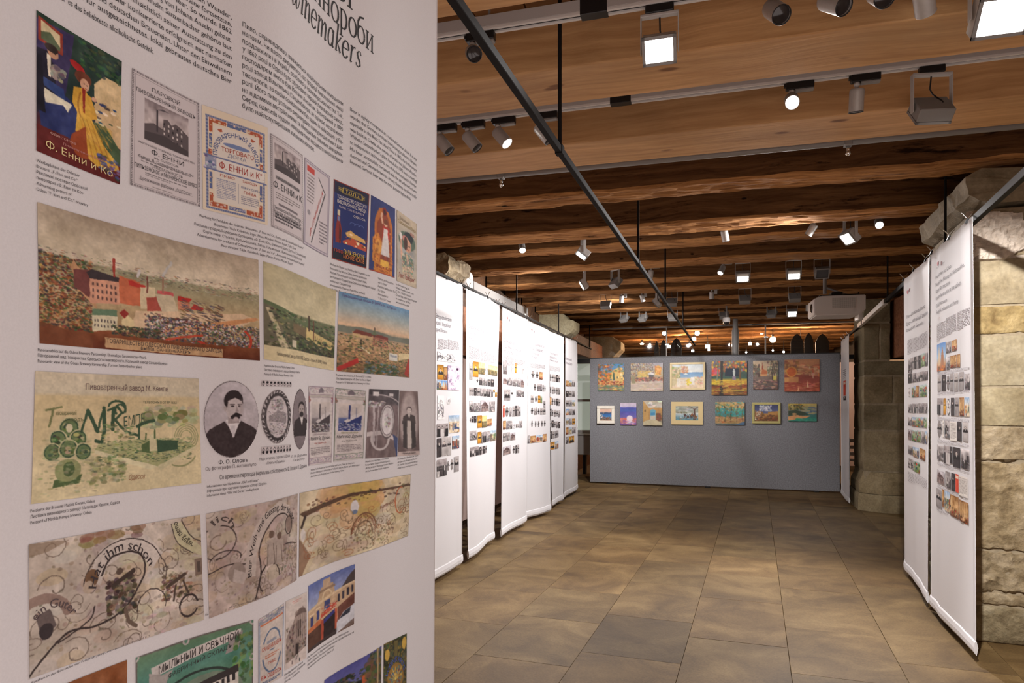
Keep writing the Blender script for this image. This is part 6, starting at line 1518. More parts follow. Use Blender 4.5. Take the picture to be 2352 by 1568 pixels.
def fresco(c, kind):
    base = {0: (196, 184, 172), 1: (178, 162, 154), 2: (206, 190, 160)}[kind]
    dk = (62, 52, 50)
    c.A[:] = np.array(base) / 255; c.N(.16, 5, 4); c.N(.10, 14, 10); r = c.r
    c.D(26, 0, 0, 1, 1, [(176, 150, 116), (186, 174, 130), (170, 146, 140), (206, 198, 190)], .12, .1, .35)
    if kind == 2:
        c.D(20, .25, .02, .6, .5, [(196, 160, 96), (190, 168, 110)], .1, .12, .5); c.P([(.0, .25), (.42, .13), (1, .16), (1, .19), (.43, .17), (.04, .31)], (90, 66, 50)); c.D(24, .05, .12, .98, .28, [(70, 50, 40), (110, 80, 60)], .02, .02); c.P([(.0, .55), (.1, .8), (.02, 1), (0, 1)], (120, 86, 66), .7); c.E(.44, .33, .03, .09, (216, 212, 214)); c.E(.44, .4, .02, .03, (110, 124, 150)); c.S([(.05, .3), (.02, .42)], .02, (60, 46, 40)); c.E(.03, .52, .02, .08, (214, 206, 200))
        for i in range(70): c.arc(.08 + .9 * r.rand(), .35 + .62 * r.rand(), .02 + .05 * r.rand(), .04 + .08 * r.rand(), r.rand() * 6.3, r.rand() * 6.3 + 6, .0045, (104, 84, 64) if i % 4 else (150, 84, 50), 14, .65, .8)
        c.arc(.52, .72, .1, .28, 3.2, 6.2, .012, (120, 84, 60)); c.arc(.52, .75, .07, .2, 3.2, 6.2, .006, (96, 76, 60)); c.arc(.88, .38, .06, .2, 1.2, 5, .012, (186, 104, 66)); c.D(50, .4, .6, .8, .95, [(120, 96, 70), (150, 120, 90), (90, 74, 60)], .012, .02, .7)
        c.R(0, 0, 1, .006, (130, 120, 110)); c.R(.994, 0, 1, 1, (150, 140, 132)); c.R(0, .993, 1, 1, (150, 140, 132)); return
    for i in range(34 if kind == 0 else 30): c.arc(r.rand(), r.rand(), .03 + .07 * r.rand(), .04 + .1 * r.rand(), r.rand() * 6.3, r.rand() * 6.3 + 7, .0035 + .003 * r.rand(), (110, 96, 86), 16, .75, .85)
    c.D(70, 0, 0, 1, 1, [(96, 80, 70), (140, 120, 100), (120, 108, 80)], .016, .02, .5)
    if kind == 0:
        c.P([(.3, .34), (.36, .16), (.5, .06), (.64, .1), (.74, .28), (.67, .4), (.6, .26), (.5, .22), (.4, .3), (.36, .44)], (206, 196, 188)); c.arc(.51, .48, .24, .38, 3.3, 5.9, .006, dk); c.S([(.0, .98), (.1, .83), (.2, .74), (.34, .76), (.48, .7), (.57, .55), (.62, .4), (.6, .26), (.52, .21), (.42, .24), (.37, .36)], .011, dk); c.S([(.14, .8), (.3, .7), (.33, .6)], .008, dk)
        c.D(60, .4, .42, .56, .72, [(84, 70, 62), (150, 136, 120), (60, 50, 46), (120, 106, 90)], .022, .03); c.E(.47, .36, .02, .03, (96, 80, 70)); c.S([(.44, .46), (.55, .38)], .026, (70, 58, 52)); c.S([(.5, .7), (.52, .8), (.56, .86)], .022, (110, 94, 82)); c.E(.32, .36, .035, .07, (120, 92, 70)); c.E(.3, .43, .03, .05, (186, 168, 150)); c.arc(.06, .6, .13, .17, 3.2, 6.1, .05, (150, 128, 118)); c.P([(.03, .55), (.1, .52), (.13, .66), (.06, .74)], (104, 92, 90)); c.E(.08, .68, .035, .06, (60, 52, 54)); c.D(30, .72, .5, .92, .72, [(80, 66, 58), (120, 96, 76), (150, 130, 110)], .02, .02); c.S([(.76, .6), (.88, .52)], .02, (80, 66, 58)); c.S([(.82, .6), (.8, .74)], .012, (80, 66, 58)); c.S([(.87, .58), (.9, .7)], .012, (80, 66, 58))
        c.S([(.74, .34), (.76, .42), (.75, .52)], .006, (90, 78, 72)); c.arc(.755, .43, .018, .02, 0, 6.3, .006, (90, 78, 72)); c.arc(.9, .82, .06, .1, .5, 6, .012, dk); c.arc(.66, .72, .09, .14, 3, 6.6, .006, dk); c.P([(.8, .04), (.87, .04), (.94, .22), (1, .3), (1, .38), (.92, .32), (.83, .2)], (200, 196, 160), .8); c.S([(.87, .02), (.93, .18), (1, .25)], .005, dk); c.S([(.8, .04), (.84, .22), (.94, .34)], .005, dk); c.R(.95, .4, 1, .56, (130, 112, 100)); c.R(.965, .43, .985, .53, (90, 78, 72))
        c.P([(0, .0), (.2, .02), (.1, .08), (0, .1)], (130, 110, 90), .6); c.D(12, .2, .0, .62, .1, [(130, 104, 80), (150, 124, 96)], .04, .03, .6); c.D(20, .6, .78, .95, .99, [(200, 186, 178), (150, 130, 120)], .03, .02, .5)
    else:
        c.P([(.34, .72), (.36, .4), (.5, .14), (.72, .02), (.86, .1), (.9, .3), (.8, .2), (.7, .16), (.55, .3), (.46, .5), (.44, .74)], (192, 180, 172)); c.S([(.44, .98), (.5, .7), (.48, .5), (.56, .3), (.7, .17), (.84, .22), (.86, .45)], .014, dk); c.S([(.5, .74), (.62, .6), (.8, .52), (.98, .56)], .012, dk); c.arc(.1, .3, .16, .16, 2, 8, .01, dk); c.arc(.1, .3, .07, .07, 0, 5, .01, (120, 104, 92)); c.S([(0, .58), (.2, .54), (.34, .58)], .012, dk); c.arc(.16, .48, .14, .08, 3.3, 6.6, .01, dk); c.E(.26, .64, .08, .1, (150, 136, 128)); c.P([(.24, .6), (.36, .68), (.32, .78), (.22, .72)], (186, 174, 168)); c.arc(.6, .82, .12, .16, 2.4, 6.3, .012, dk)
        for x, y, hh in ((.62, .36, .32), (.72, .4, .3)): c.E(x, y, .03, .04, (110, 90, 78)); c.P([(x - .05, y + .05), (x + .05, y + .05), (x + .07, y + hh), (x - .06, y + hh)], (170, 156, 146)); c.S([(x - .04, y + .1), (x - .05, y + hh)], .006, (96, 82, 74)); c.S([(x + .02, y + .1), (x + .04, y + hh)], .006, (96, 82, 74))
        c.E(.86, .3, .05, .1, (140, 122, 112)); c.arc(.85, .32, .05, .1, 0, 6.3, .01, dk); c.P([(.0, .1), (.14, .0), (.12, .16), (.04, .26)], (176, 164, 154)); c.D(24, .76, .5, .98, .9, [(140, 122, 110), (100, 86, 78)], .02, .02, .7)
pic([(65, 1250.5), (459, 1182), (468, 1423), (67, 1559)], lambda c: fresco(c, 0), seed=5, texts=[('Hat ihm schon', 0, 1, 0, .085, (56, 46, 48), dict(bold=.03, arc=(.5, .52, .165, .33, 2.95, .45))), ('oman geger', 0, 1, 0, .06, (76, 70, 56), dict(bold=.02, arc=(1.04, -.02, .2, .3, 3.3, 4.25))), ('ein Guter', 0, 1, 0, .07, (90, 76, 78), dict(bold=.02, arc=(.115, .68, .1, .16, 2.5, .4)))], label='fresco with a key and curved script')
pic([(472.5, 1180), (683, 1133.4), (680.7, 1331.7), (480, 1420)], lambda c: fresco(c, 1), seed=6, texts=[('Bier Weib und Gesang, der bleibt', 0, 1, 0, .075, (62, 52, 52), dict(bold=.03, arc=(.7, .7, .3, .58, 3.2, .75))), ('lich', 0, 1, 0, .07, (80, 70, 66), dict(bold=.02, arc=(.13, .2, .08, .1, 2.4, .1)))], label='fresco with two standing figures')
pic([(687.8, 1132), (943, 1088), (937, 1230), (686, 1325)], lambda c: fresco(c, 2), seed=7, texts=[('Wer ein Weinmann', 0, 1, 0, .05, (150, 84, 60), dict(arc=(.52, .74, .085, .24, 3.0, .2))), ('hofsiad', .66, .8, .44, .05, (140, 80, 60), dict(dy=-.05))], label='yellowed fresco with hanging lamps')

def soapworks(c):
    g = (92, 132, 112); c.A[:] = np.array(g) / 255; c.G([(0, (110, 140, 110)), (.2, (88, 138, 124)), (.5, (96, 130, 100)), (1, (90, 110, 80))]); c.N(.1, 5, 4); c.R(0, 0, 1, .012, (110, 104, 100)); c.R(0, 0, .012, 1, (110, 104, 100)); c.R(.985, 0, 1, 1, (110, 104, 100))
    for (x, y) in ((.0, .0), (.41, .0), (.99, .0), (.99, .3)): c.E(x, y + .01, .03, .03, (186, 178, 176)); c.E(x, y + .01, .015, .015, g)
    c.P([(.12, .12), (.88, .04), (.88, .11), (.12, .2)], (206, 200, 196)); c.P([(.1, .15), (.2, .2), (.3, .19), (.22, .3), (.1, .34)], (170, 164, 160)); c.P([(.78, .1), (.9, .06), (.86, .2), (.74, .22)], (150, 144, 142)); c.D(30, .82, .1, 1, .5, [(70, 100, 60), (120, 150, 90)], .03, .03); c.arc(.5, .48, .36, .2, 3.2, 6.2, .02, (52, 62, 58)); c.E(.56, .52, .34, .2, (120, 136, 120)); c.P([(.28, .5), (.36, .42), (.86, .36), (.86, .9), (.28, .9)], (96, 96, 90)); c.P([(.54, .42), (.86, .37), (.86, .9), (.54, .9)], (206, 200, 192)); c.P([(.26, .47), (.36, .4), (.86, .33), (.86, .39), (.36, .45)], (60, 56, 56))
    for i in range(6):
        for j in range(4): c.R(.57 + .047 * i, .44 + .1 * j - .01 * i, .595 + .047 * i, .5 + .1 * j - .01 * i, (50, 48, 50))
    for i in range(5): c.R(.32 + .045 * i, .5 + .0 * i, .345 + .045 * i, .56, (160, 156, 148))
pic([(311, 1510), (581.8, 1423), (580, 1690), (313, 1830)], soapworks, texts=[('МЫЛЬНЫЙ И СВѢЧНОЙ', .18, .86, .185, .058, (62, 56, 56), dict(bold=.02, dy=-.075)), ('ФАБРИЧНЫЙ СКЛАДЪ', .26, .8, .245, .034, (60, 66, 62), dict(bold=.02, dy=-.07))], label='green soap and candle works label')
def brown_sitter(c): c.G([(0, (150, 96, 62)), (1, (120, 72, 46))]); c.N(.12, 6, 6); c.man(.62, .3, .17, (60, 40, 34), (206, 150, 110), (96, 60, 44), .7)
pic([(97, 1592), (291, 1515), (292, 1800), (98, 1900)], brown_sitter, label='brown painted portrait')
def ad_red(c): c.A[:] = np.array((206, 196, 188)) / 255; c.R(0, .03, 1, .1, (150, 150, 160)); c.D(30, 0, .0, 1, .1, [(120, 130, 150), (196, 186, 180)], .05, .015); c.R(0, .11, 1, .13, (196, 120, 90)); c.R(0, .1, .06, 1, (160, 170, 186)); c.R(.94, .1, 1, 1, (160, 170, 186)); c.arc(.5, .5, .34, .26, 3.6, 6.1, .05, (90, 110, 140)); c.arc(.5, .55, .36, .28, .3, 2.9, .05, (90, 110, 140)); c.R(.3, .38, .68, .42, (150, 154, 166)); c.rules(.24, .58, .78, .64, 2, (190, 110, 80)); c.R(.4, .52, .6, .54, (120, 130, 150)); c.rules(.14, .93, .86, .97, 2, (90, 104, 134), .6)
pic([(593, 1423), (652, 1385), (649, 1551.6), (593, 1582)], ad_red, texts=[('САНЦЕНБАХЕРЪ', .12, .88, .5, .06, (190, 80, 56), dict(bold=.02)), ('ПИВО', .36, .66, .72, .04, (190, 90, 66), dict(bold=.02)), ('ВЪ ОДЕССѢ', .1, .9, .9, .055, (176, 56, 46), dict(bold=.03))], label='red and blue lettered label')
def old_bank(c): c.G([(0, (206, 196, 190)), (.6, (200, 188, 180)), (1, (190, 178, 170))]); c.P([(.04, .55), (.3, .38), (.4, .3), (.44, .22), (.8, .18), (.98, .28), (1, .8), (.3, .95), (.04, .9)], (150, 134, 126)); c.P([(.42, .3), (.6, .2), (.9, .22), (.98, .3), (.7, .28)], (110, 94, 88)); c.D(60, .05, .4, 1, .9, [(96, 80, 74), (170, 154, 146), (70, 58, 54)], .03, .03); c.R(.5, .36, .7, .6, (80, 66, 62)); c.R(.44, .7, .6, .93, (60, 50, 48)); [c.L([(.42 + .1 * i, .3), (.42 + .1 * i, .66)], .025, (180, 164, 154)) for i in range(6)]; c.P([(0, .92), (1, .8), (1, 1), (0, 1)], (206, 194, 188)); c.D(5, .3, .85, .7, .97, [(70, 60, 60)], .02, .03); c.R(.3, .05, .7, .055, (196, 70, 60)); c.R(.34, .075, .62, .08, (196, 90, 80))
pic([(655.5, 1381), (704, 1359), (703, 1510), (654, 1538.6)], old_bank, label='sepia street view of a bank')
def bank_photo(c):
    c.G([(0, (96, 110, 168)), (.4, (170, 178, 206)), (1, (120, 100, 90))]); c.P([(.0, .4), (.22, .34), (.26, .2), (.3, .14), (.56, .14), (.6, .3), (1, .26), (1, .7), (0, .86)], (190, 162, 132)); c.P([(.74, .28), (.9, .12), (1, .06), (1, .28)], (76, 66, 66)); c.P([(.24, .18), (.6, .18), (.6, .22), (.24, .22)], (150, 126, 106)); c.R(.34, .04, .5, .16, (186, 160, 134)); c.arc(.43, .34, .1, .12, 3.14, 6.28, .03, (216, 194, 160)); c.P([(0, .38), (.24, .34), (.6, .3), (1, .26), (1, .29), (.6, .34), (0, .42)], (214, 190, 156))
    for x, y in ((.06, .5), (.2, .46)): c.R(x, y, x + .06, y + .14, (66, 70, 120)); c.R(x - .02, y - .04, x + .08, y - .02, (220, 200, 170))
    c.R(.37, .38, .5, .52, (70, 76, 120))
    for i in range(4): c.R(.66 + .09 * i, .38 - .02 * i, .7 + .09 * i, .5 - .02 * i, (60, 54, 66))
    c.P([(.3, .54), (.62, .48), (.64, .54), (.3, .61)], (186, 80, 60)); c.D(26, .32, .46, .64, .56, [(206, 110, 86), (150, 50, 44), (210, 190, 170)], .02, .012); c.P([(.0, .66), (.3, .6), (.32, .7), (0, .78)], (190, 110, 70)); c.P([(.0, .72), (.34, .68), (.3, 1), (0, 1)], (90, 62, 50)); c.P([(.34, .64), (.62, .58), (.62, .95), (.36, .98)], (52, 40, 40)); c.P([(.34, .66), (.6, .58), (.6, .64), (.36, .72)], (66, 66, 130)); c.R(.3, .64, .36, .98, (176, 84, 64)); c.R(.6, .58, .65, .9, (186, 96, 70)); c.P([(.66, .58), (1, .46), (1, .74), (.66, .84)], (110, 70, 60)); c.P([(.64, .82), (.78, .7), (1, .64), (1, .88), (.64, 1)], (206, 208, 216)); c.P([(.68, .79), (.8, .7), (.92, .67), (.9, .76)], (50, 54, 66)); c.P([(0, .95), (.64, .94), (.64, 1), (0, 1)], (70, 60, 60)); c.N(.06, 14, 14)
pic([(708, 1345), (815, 1295), (812.6, 1433), (706.7, 1500)], bank_photo, label='colour photo of a street facade')
def trees_sky(c): c.G([(0, (84, 84, 150)), (.7, (120, 124, 180)), (1, (80, 70, 60))]); c.D(130, 0, .25, 1, 1, [(44, 56, 40), (70, 80, 50), (96, 70, 50), (34, 40, 34)], .07, .06); c.P([(.62, .4), (.7, .36), (.74, .9), (.6, 1)], (190, 96, 60)); c.P([(.4, .8), (.6, .62), (.62, .8), (.5, 1)], (196, 86, 60)); c.D(60, .7, .05, 1, .8, [(56, 66, 48), (80, 90, 60), (110, 90, 66)], .06, .07); c.R(.9, .0, .93, 1, (170, 150, 110))
pic([(744.5, 1562), (876, 1482.7), (875, 1602), (744, 1641)], trees_sky, label='photo of trees and a red tower')
def wine_list(c): c.A[:] = np.array((70, 70, 50)) / 255; c.N(.2, 6, 8); c.D(120, 0, 0, 1, 1, [(120, 104, 50), (60, 84, 56), (150, 130, 60), (50, 46, 40)], .06, .04); c.E(.14, .22, .1, .1, (206, 170, 80)); c.E(.86, .14, .1, .1, (206, 170, 80)); c.E(.5, .66, .34, .24, (150, 116, 60)); c.D(40, .25, .5, .75, .85, [(206, 170, 90), (120, 70, 60), (80, 110, 130)], .05, .03); [c.L([(.5, .7), (.5 + .3 * math.cos(a), .7 - .22 * math.sin(a))], .02, (220, 190, 100)) for a in (.4, .8, 1.2, 1.6, 2.0, 2.4, 2.8)]; c.R(.44, .04, .58, .3, (110, 100, 60))
pic([(881, 1479), (934, 1454), (933, 1590), (880, 1610)], wine_list, texts=[('WEINKARTE', 0, 1, 0, .1, (70, 90, 160), dict(bold=.04, arc=(.5, .86, .42, .46, 2.6, .54)))], label='green and gold wine list cover')

# ---------------------------------------------------------------- captions
caption(83, 371, 13.2, 202, ['Werbeplakate der Odesaer', 'Brauerei „F. Enni und Co.“', 'Рекламні постери Одеської', 'пивоварні «Ф. Енні та Ко»', 'Advertising posters of', 'Odesa “F. Enni and Co.” brewery'])
caption(446, 494, 11.4, 702, ['Werbung für Produkte der Odesaer Brauereien „F. Enni und Co., Kempe und die Sanzenbacher-Brauerei“', 'Biersorten: Tisch, Kulmbach, Lager, Pilsen, München, Märzen, Export, Tafel, Zaren', 'Реклама продукції одеських броварень «Ф. Енні і Ко», «Кемпе та Брати Дур’ян» і Санценбахер', 'Сорти пива: Столове, Кульмбахське, Лагер, Пільзенське, Мюнхенське, Мартівське', 'Advertisements for products of Odesa breweries „F. Enni and Co“, „Kempe and the Sanzenbacher brewery“', 'Beer varieties: Table, Kulmbach, Lager, Pilsner, Munich, Märzen, Export'], 'c')
caption(758, 608, 9.6, 862, ['Werbung der Pilsener und Münchner Bier, hergestellt von der', 'Partnerschaft der Brauerei Odesa, ehemals Sanzenbacher', 'Реклама Пільзенського та Мюнхенського пива,', 'виготовленого Товариством Одеського пивоварного заводу', 'колишнього Санценбахера', 'Advertisement for Pilsner and Munich beer, produced', 'by the Odesa Brewery Partnership, formerly Sanzenbacher'])
caption(868, 641, 9, 908, ['Werbung der Brauerei „Enni', 'und Co., Odesa“', 'Реклама пивоварні «Ф. Енні', 'Ко, Одеса»', 'Advertisement for', '“F. Enni & Co” brewery'])
caption(909, 654, 8.2, 957, ['In Erinnerung an', 'Wein-Restaurant von', 'С. М. Марголіна', 'Спогад про ресторан', 'In memory of the', 'wine restaurant'])
caption(86, 806, 13, 385, ['Panoramablick auf die Odesa Brewery Partnership. Ehemaliges Sanzenbacher-Werk.', 'Панорамний вид Товариства Одеського пивоварного. Колишній завод Санценбахера.', 'Panoramic view of the Odesa Brewery Partnership. Former Sanzenbacher plant.'])
caption(606, 842, 9.6, 688, ['Postkarte der Brauerei Matilda Kempe, Odesa', 'Листівка пивоварного заводу Матильди Кемпе', 'Postcard of Matilda Kempe Brewery, Odesa'])
caption(772, 863, 8.4, 852, ['Postkarte der Brauerei „F. Enni und Co“ in Odesa', 'Листівка броварні «Ф. Енні та Ко» в Одесі', 'Postcard of “F. Enni and Co” brewery in Odesa'])
caption(69, 1177, 13.5, 274, ['Postkarte der Brauerei Matilda Kempe, Odesa', 'Листівка пивоварного заводу Матильди Кемпе, Одеса', 'Postcard of Matilda Kempe brewery, Odesa'])
caption(502, 1066, 12, 569, ['Ф. О. Оловъ'], mat=(60, 54, 60), hk=1.3, bold=.02); caption(471.6, 1081, 12, 588, ['Съ фотографіи П. Антонопуло'], mat=(120, 112, 116), hk=1.2); caption(504, 1101, 12, 704, ['Со времени перехода фирмы въ собственность Ф. Олова и Л. Дурьянъ'], mat=(90, 84, 88), hk=1.5, bold=.02)
caption(595, 1057, 11, 665, ['Надъ входомъ Торговаго Дома', '«Оловъ и Дурьянъ»'], 'c', (110, 104, 108)); caption(668, 1051, 9, 704, ['Л. Ф. Дурьянъ', 'Съ фотогр.'], 'c', (110, 104, 108))
caption(475, 1120, 10.5, 612, ['Informationen zum Handelshaus „Olof und Durian“', 'Інформація про торговий будинок «Олоф і Дур’ян»', 'Information about “Olof and Durian” trading house'])
caption(713, 1081, 7.6, 825, ['Werbung für die Brauerei der Gebrüder Kempe und Durian, Odesa, St. Vynogradna', 'Реклама пивоварного заводу Кемпе та Братів Дур’ян, Одеса, вул. Виноградна', 'Advertisement of the Kempe & Durian Brothers’ brewery, Odesa'])
caption(839, 1062, 7.4, 903, ['Medaillon auf dem Haus, in dem Matilda', 'Kempe lebte / Медальйон на будинку,', 'де проживала Матильда Кемпе / Medallion', 'on the house where Matilda Kempe lived'])
caption(913, 1056, 7, 960, ['M. Kempe. Die Besitzerin der Fabrik', 'der Gebrüder Kempe und Durian /', 'М. Кемпе. Господарка заводу', 'of the Kempe and Durian Brothers'])
caption(72, 1570, 12, 622, ['Fresken in der Bierstube von Friedrich Jenny, Sofiivska St. 5a / Фрески в пивній Фрідріха Енні, Вул. Софіївська, 5а / Frescoes in Friedrich Jenny’s beer hall, 5a Sofiivska St.'], hk=.8)
caption(706, 1512, 8.3, 812, ['Das Haus von Wilhelm Sanzenbacher in den 1890er Jahren', 'Straße, Odesa, 23, Будинок Вільгельма Санценбахера, на', 'вулиці, Одеса. The house of Wilhelm', 'Sanzenbacher on the street, Odesa, 23'])
caption(653, 1552, 8.3, 700, ['Bankgebäude, heute', 'ein Museum. Будівля', 'банку, Одеса'])
# ---------------------------------------------------------------- print on the far banners
def far_print(cl, ox, oy, s, rows, g=(.5, .5), res=1.05):
    """rows of (x0, x1, y_top, y_bottom, kind) read in a magnified crop with origin (ox, oy) and scale s"""
    for k, (x0, x1, yt, yb, kind) in enumerate(rows):
        X0, X1, YT, YB = ox + x0 / s, ox + x1 / s, oy + yt / s, oy + yb / s
        u0, v0 = cl.inv(X0, YT, g); v1 = cl.inv(X0, YB, g)[1]
        lo, hi = u0, 1.2
        inc = proj(cl.P(.9, v0))[0] > proj(cl.P(.1, v0))[0]
        for _ in range(24):
            m = (lo + hi) / 2
            if (proj(cl.P(m, v0))[0] < X1) == inc: lo = m
            else: hi = m
        u1 = lo
        if u1 > .995: u1 = .995
        if u1 - u0 < .004: continue
        w = max(5, (X1 - X0) / res); h = max(6, (YB - YT) / res)
        cv = photo(kind, w, h, 11 + k * 7 + int(x0))
        cl.picture([(u0, v0), (u1, v0), (u1, v1), (u0, v1)], cv)
def far_text(cl, lines, col=(70, 64, 70), g=(.5, .3), shear=0.0, name='headline'):
    """lines of (text, x_left, y_baseline, x_right, cap height in px at x_left)"""
    L = []
    for body, xl, y, xr, hp in lines:
        u0, v0 = cl.inv(xl, y, g); v1 = cl.inv(xl, y - hp, g)[1]
        lo, hi = u0, 1.1
        for _ in range(24):
            m = (lo + hi) / 2
            if proj(cl.P(m, v0))[0] < xr: lo = m
            else: hi = m
        vs, fs, w = glyphs(body, shear)
        L.append(((vs, fs), (lambda u0, v0, du, dv, w: lambda gx, gy: (min(.998, u0 + du * gx / w), v0 + dv * gy / .72))(u0, v0, lo - u0, v1 - v0, w)))
    return cl.text(L, ink(*col), name, cl.off)
def far_rules(cl, x0, x1, yt, yb, n, col=(150, 142, 146), g=(.5, .3), seed=1):
    """a column of body print too small to read: one sheet of short inked bars"""
    r = random.Random(seed)
    u0, v0 = cl.inv(x0, yt, g); v1 = cl.inv(x0, yb, g)[1]; u1 = u0
    lo, hi = u0, 1.1
    for _ in range(24):
        m = (lo + hi) / 2
        if proj(cl.P(m, v0))[0] < x1: lo = m
        else: hi = m
    u1 = min(lo, .99); V = []; Fc = []; p = (v1 - v0) / n
    for i in range(n):
        y = v0 + p * i; x = u0; e = u1 if i < n - 1 else u0 + (u1 - u0) * .6
        while x < e - .004:
            w = r.uniform(.02, .07); x2 = min(x + w, e); b = len(V)
            for (a, c) in ((x, y), (x2, y), (x2, y + p * .42), (x, y + p * .42)): V.append(cl.pt(a, c, cl.off))
            Fc.append((b, b + 1, b + 2, b + 3)); x = x2 + .012
    return mesh_obj('text_block', V, Fc, ink(*col), cl.root)
def logos(cl, pts):
    for (x, y, w, h, c) in pts:
        (a, b) = cl.inv(x, y, (.3, .1)); (a2, b2) = cl.inv(x + w, y, (.3, .1)); b3 = cl.inv(x, y + h, (.3, .1))[1]
        q = [(a, b), (a2, b), (a2, b3), (a, b3)]
        V = [cl.pt(*p, cl.off) for p in ((a, b), (a2, b), (a2, b + (b3 - b) * .6), ((a + a2) / 2, b3), (a, b + (b3 - b) * .6))]
        mesh_obj('emblem', V, [(0, 1, 2, 3, 4)], ink(*c), cl.root)

R1, R2, R3 = RB
far_text(R1, [('Protestanten aus Odesa', 2150, 641, 2186, 8), ('Evangelische Bildung und Nächstenliebe.', 2150, 658, 2216.5, 8), ('Одеські протестанти', 2150.5, 673.5, 2182, 8), ('Євангельська освіта та благодійність.', 2150.5, 689.5, 2209.5, 8), ('Odesa Protestants', 2151, 706.5, 2176.5, 8), ('Evangelical education and charity', 2151.5, 721.5, 2202.5, 8)], (84, 78, 86))
logos(R1, [(2153.5, 603, 3.4, 10, (176, 60, 66)), (2161.8, 601, 2.4, 10, (110, 60, 66))])
far_text(R1, [('Museum', 2151, 618, 2159, 3), ('Odesa', 2164.5, 606, 2171, 3)], (150, 144, 150), name='small_print')
far_rules(R1, 2155, 2166, 732, 733.5, 1, (190, 110, 110))
for x0, x1, yt, yb, n in ((2153, 2172, 746, 786, 11), (2173.5, 2197.5, 731, 772, 11), (2200, 2229, 718, 760, 11)): far_rules(R1, x0, x1, yt, yb, n, seed=int(x0))
far_print(R1, 2040, 780, 3.41, [(386, 453, 40, 250, 'church'), (457, 495, 22, 105, 'bw'), (500, 541, 8, 92, 'warm'), (457, 487, 138, 234, 'bwl'), (490, 539, 128, 222, 'warm'), (542, 568, 116, 217, 'warm'),
    (390, 420, 282, 404, 'woman'), (425, 455, 276, 402, 'dark'), (460, 485, 272, 400, 'oval'), (488, 515, 268, 400, 'man'), (520, 553, 264, 400, 'woman'), (558, 597, 255, 396, 'man'), (603, 643, 268, 392, 'bw'),
    (388, 434, 458, 586, 'group'), (437, 454, 458, 586, 'gold'), (460, 490, 458, 592, 'seal'), (495, 522, 455, 593, 'dark'), (526, 556, 453, 595, 'man'), (562, 598, 452, 596, 'warm'), (603, 640, 452, 600, 'col'),
    (388, 426, 628, 758, 'oval'), (430, 443, 632, 762, 'doc'), (447, 485, 632, 766, 'bw'), (488, 540, 638, 786, 'doc'), (545, 579, 640, 791, 'dark'), (588, 630, 645, 793, 'beard'),
    (388, 437, 818, 936, 'bwl'), (441, 485, 825, 966, 'group'), (488, 508, 835, 968, 'dark'), (512, 568, 838, 992, 'dark'), (573, 641, 852, 1001, 'bwl'),
    (387, 446, 1012, 1112, 'house'), (452, 494, 1026, 1152, 'bw'), (498, 527, 1040, 1178, 'dark'), (531, 555, 1048, 1190, 'red'), (556, 626, 1058, 1213, 'doc'),
    (381, 423, 1157, 1297, 'man'), (427, 443, 1168, 1306, 'warm'), (446, 486, 1180, 1332, 'col'), (490, 556, 1208, 1372, 'warm'), (561, 633, 1248, 1412, 'warm')])
for y, xs in ((256, (388, 640)), (408, (390, 640)), (604, (390, 638)), (775, (390, 636)), (950, (390, 640)), (1128, (390, 620)), (1304, (384, 470))): far_rules(R1, 2040 + xs[0] / 3.41, 2040 + xs[1] / 3.41, 780 + y / 3.41, 780 + (y + 26) / 3.41, 3, (170, 164, 168), (.5, .4), y)
far_text(R2, [('Odesa — die interessante Germanica', 2083, 732, 2126, 8), ('Одеса — незвичайний Германіка', 2083, 749, 2131.5, 8), ('Odesa unknown Germanica', 2083, 763, 2122, 8)], (96, 90, 98))
logos(R2, [(2084, 668, 3, 9, (176, 70, 74)), (2088.6, 663, 2, 9, (130, 60, 66))])
for x0, x1, yt, yb in ((2085, 2097, 782, 816), (2098.5, 2112, 777, 810), (2113, 2131, 769, 803)): far_rules(R2, x0, x1, yt, yb, 11, seed=int(x0))
far_print(R2, 2040, 780, 3.41, [(158, 188, 150, 262, 'bwl'), (192, 206, 140, 232, 'man'), (208, 222, 134, 230, 'dark'), (224, 238, 128, 228, 'man'), (240, 256, 124, 224, 'dark'), (259, 290, 112, 212, 'green'), (292, 310, 106, 208, 'bw'),
    (157, 186, 268, 342, 'dark'), (190, 218, 264, 336, 'bw'), (222, 250, 258, 330, 'bwl'), (254, 282, 252, 322, 'crowd'), (285, 310, 248, 318, 'crowd'),
    (160, 176, 370, 455, 'seal'), (186, 202, 372, 452, 'green'), (205, 220, 364, 450, 'col'), (222, 242, 360, 450, 'warm'), (248, 304, 356, 446, 'green'),
    (158, 184, 502, 570, 'bwl'), (190, 216, 500, 572, 'group'), (222, 234, 500, 572, 'man'), (240, 268, 498, 572, 'bw'), (271, 308, 496, 572, 'crowd'),
    (158, 184, 606, 668, 'bwl'), (188, 218, 604, 676, 'col'), (222, 256, 604, 682, 'green'), (260, 280, 606, 684, 'col'), (283, 306, 606, 686, 'green'),
    (158, 184, 700, 780, 'house'), (188, 224, 704, 790, 'green'), (228, 258, 708, 798, 'green'), (264, 288, 714, 806, 'bwl'), (292, 308, 716, 810, 'col'),
    (158, 192, 826, 890, 'bwl'), (196, 242, 836, 912, 'col'), (250, 292, 846, 930, 'warm'), (157, 200, 922, 996, 'bwl'), (201, 250, 944, 1026, 'green')])
for x0, x1, yt, yb in ((158, 210, 1030, 1110), (214, 262, 1050, 1120), (266, 306, 1072, 1150)): far_rules(R2, 2040 + x0 / 3.41, 2040 + x1 / 3.41, 780 + yt / 3.41, 780 + yb / 3.41, 7, (176, 170, 174), (.5, .5), x0)
far_print(R3, 1880, 740, 3.408, [(196, 214, 460, 575, 'red'), (196, 216, 580, 610, 'dark')])
far_rules(R3, 1937, 1943, 850, 872, 5, (120, 114, 120))

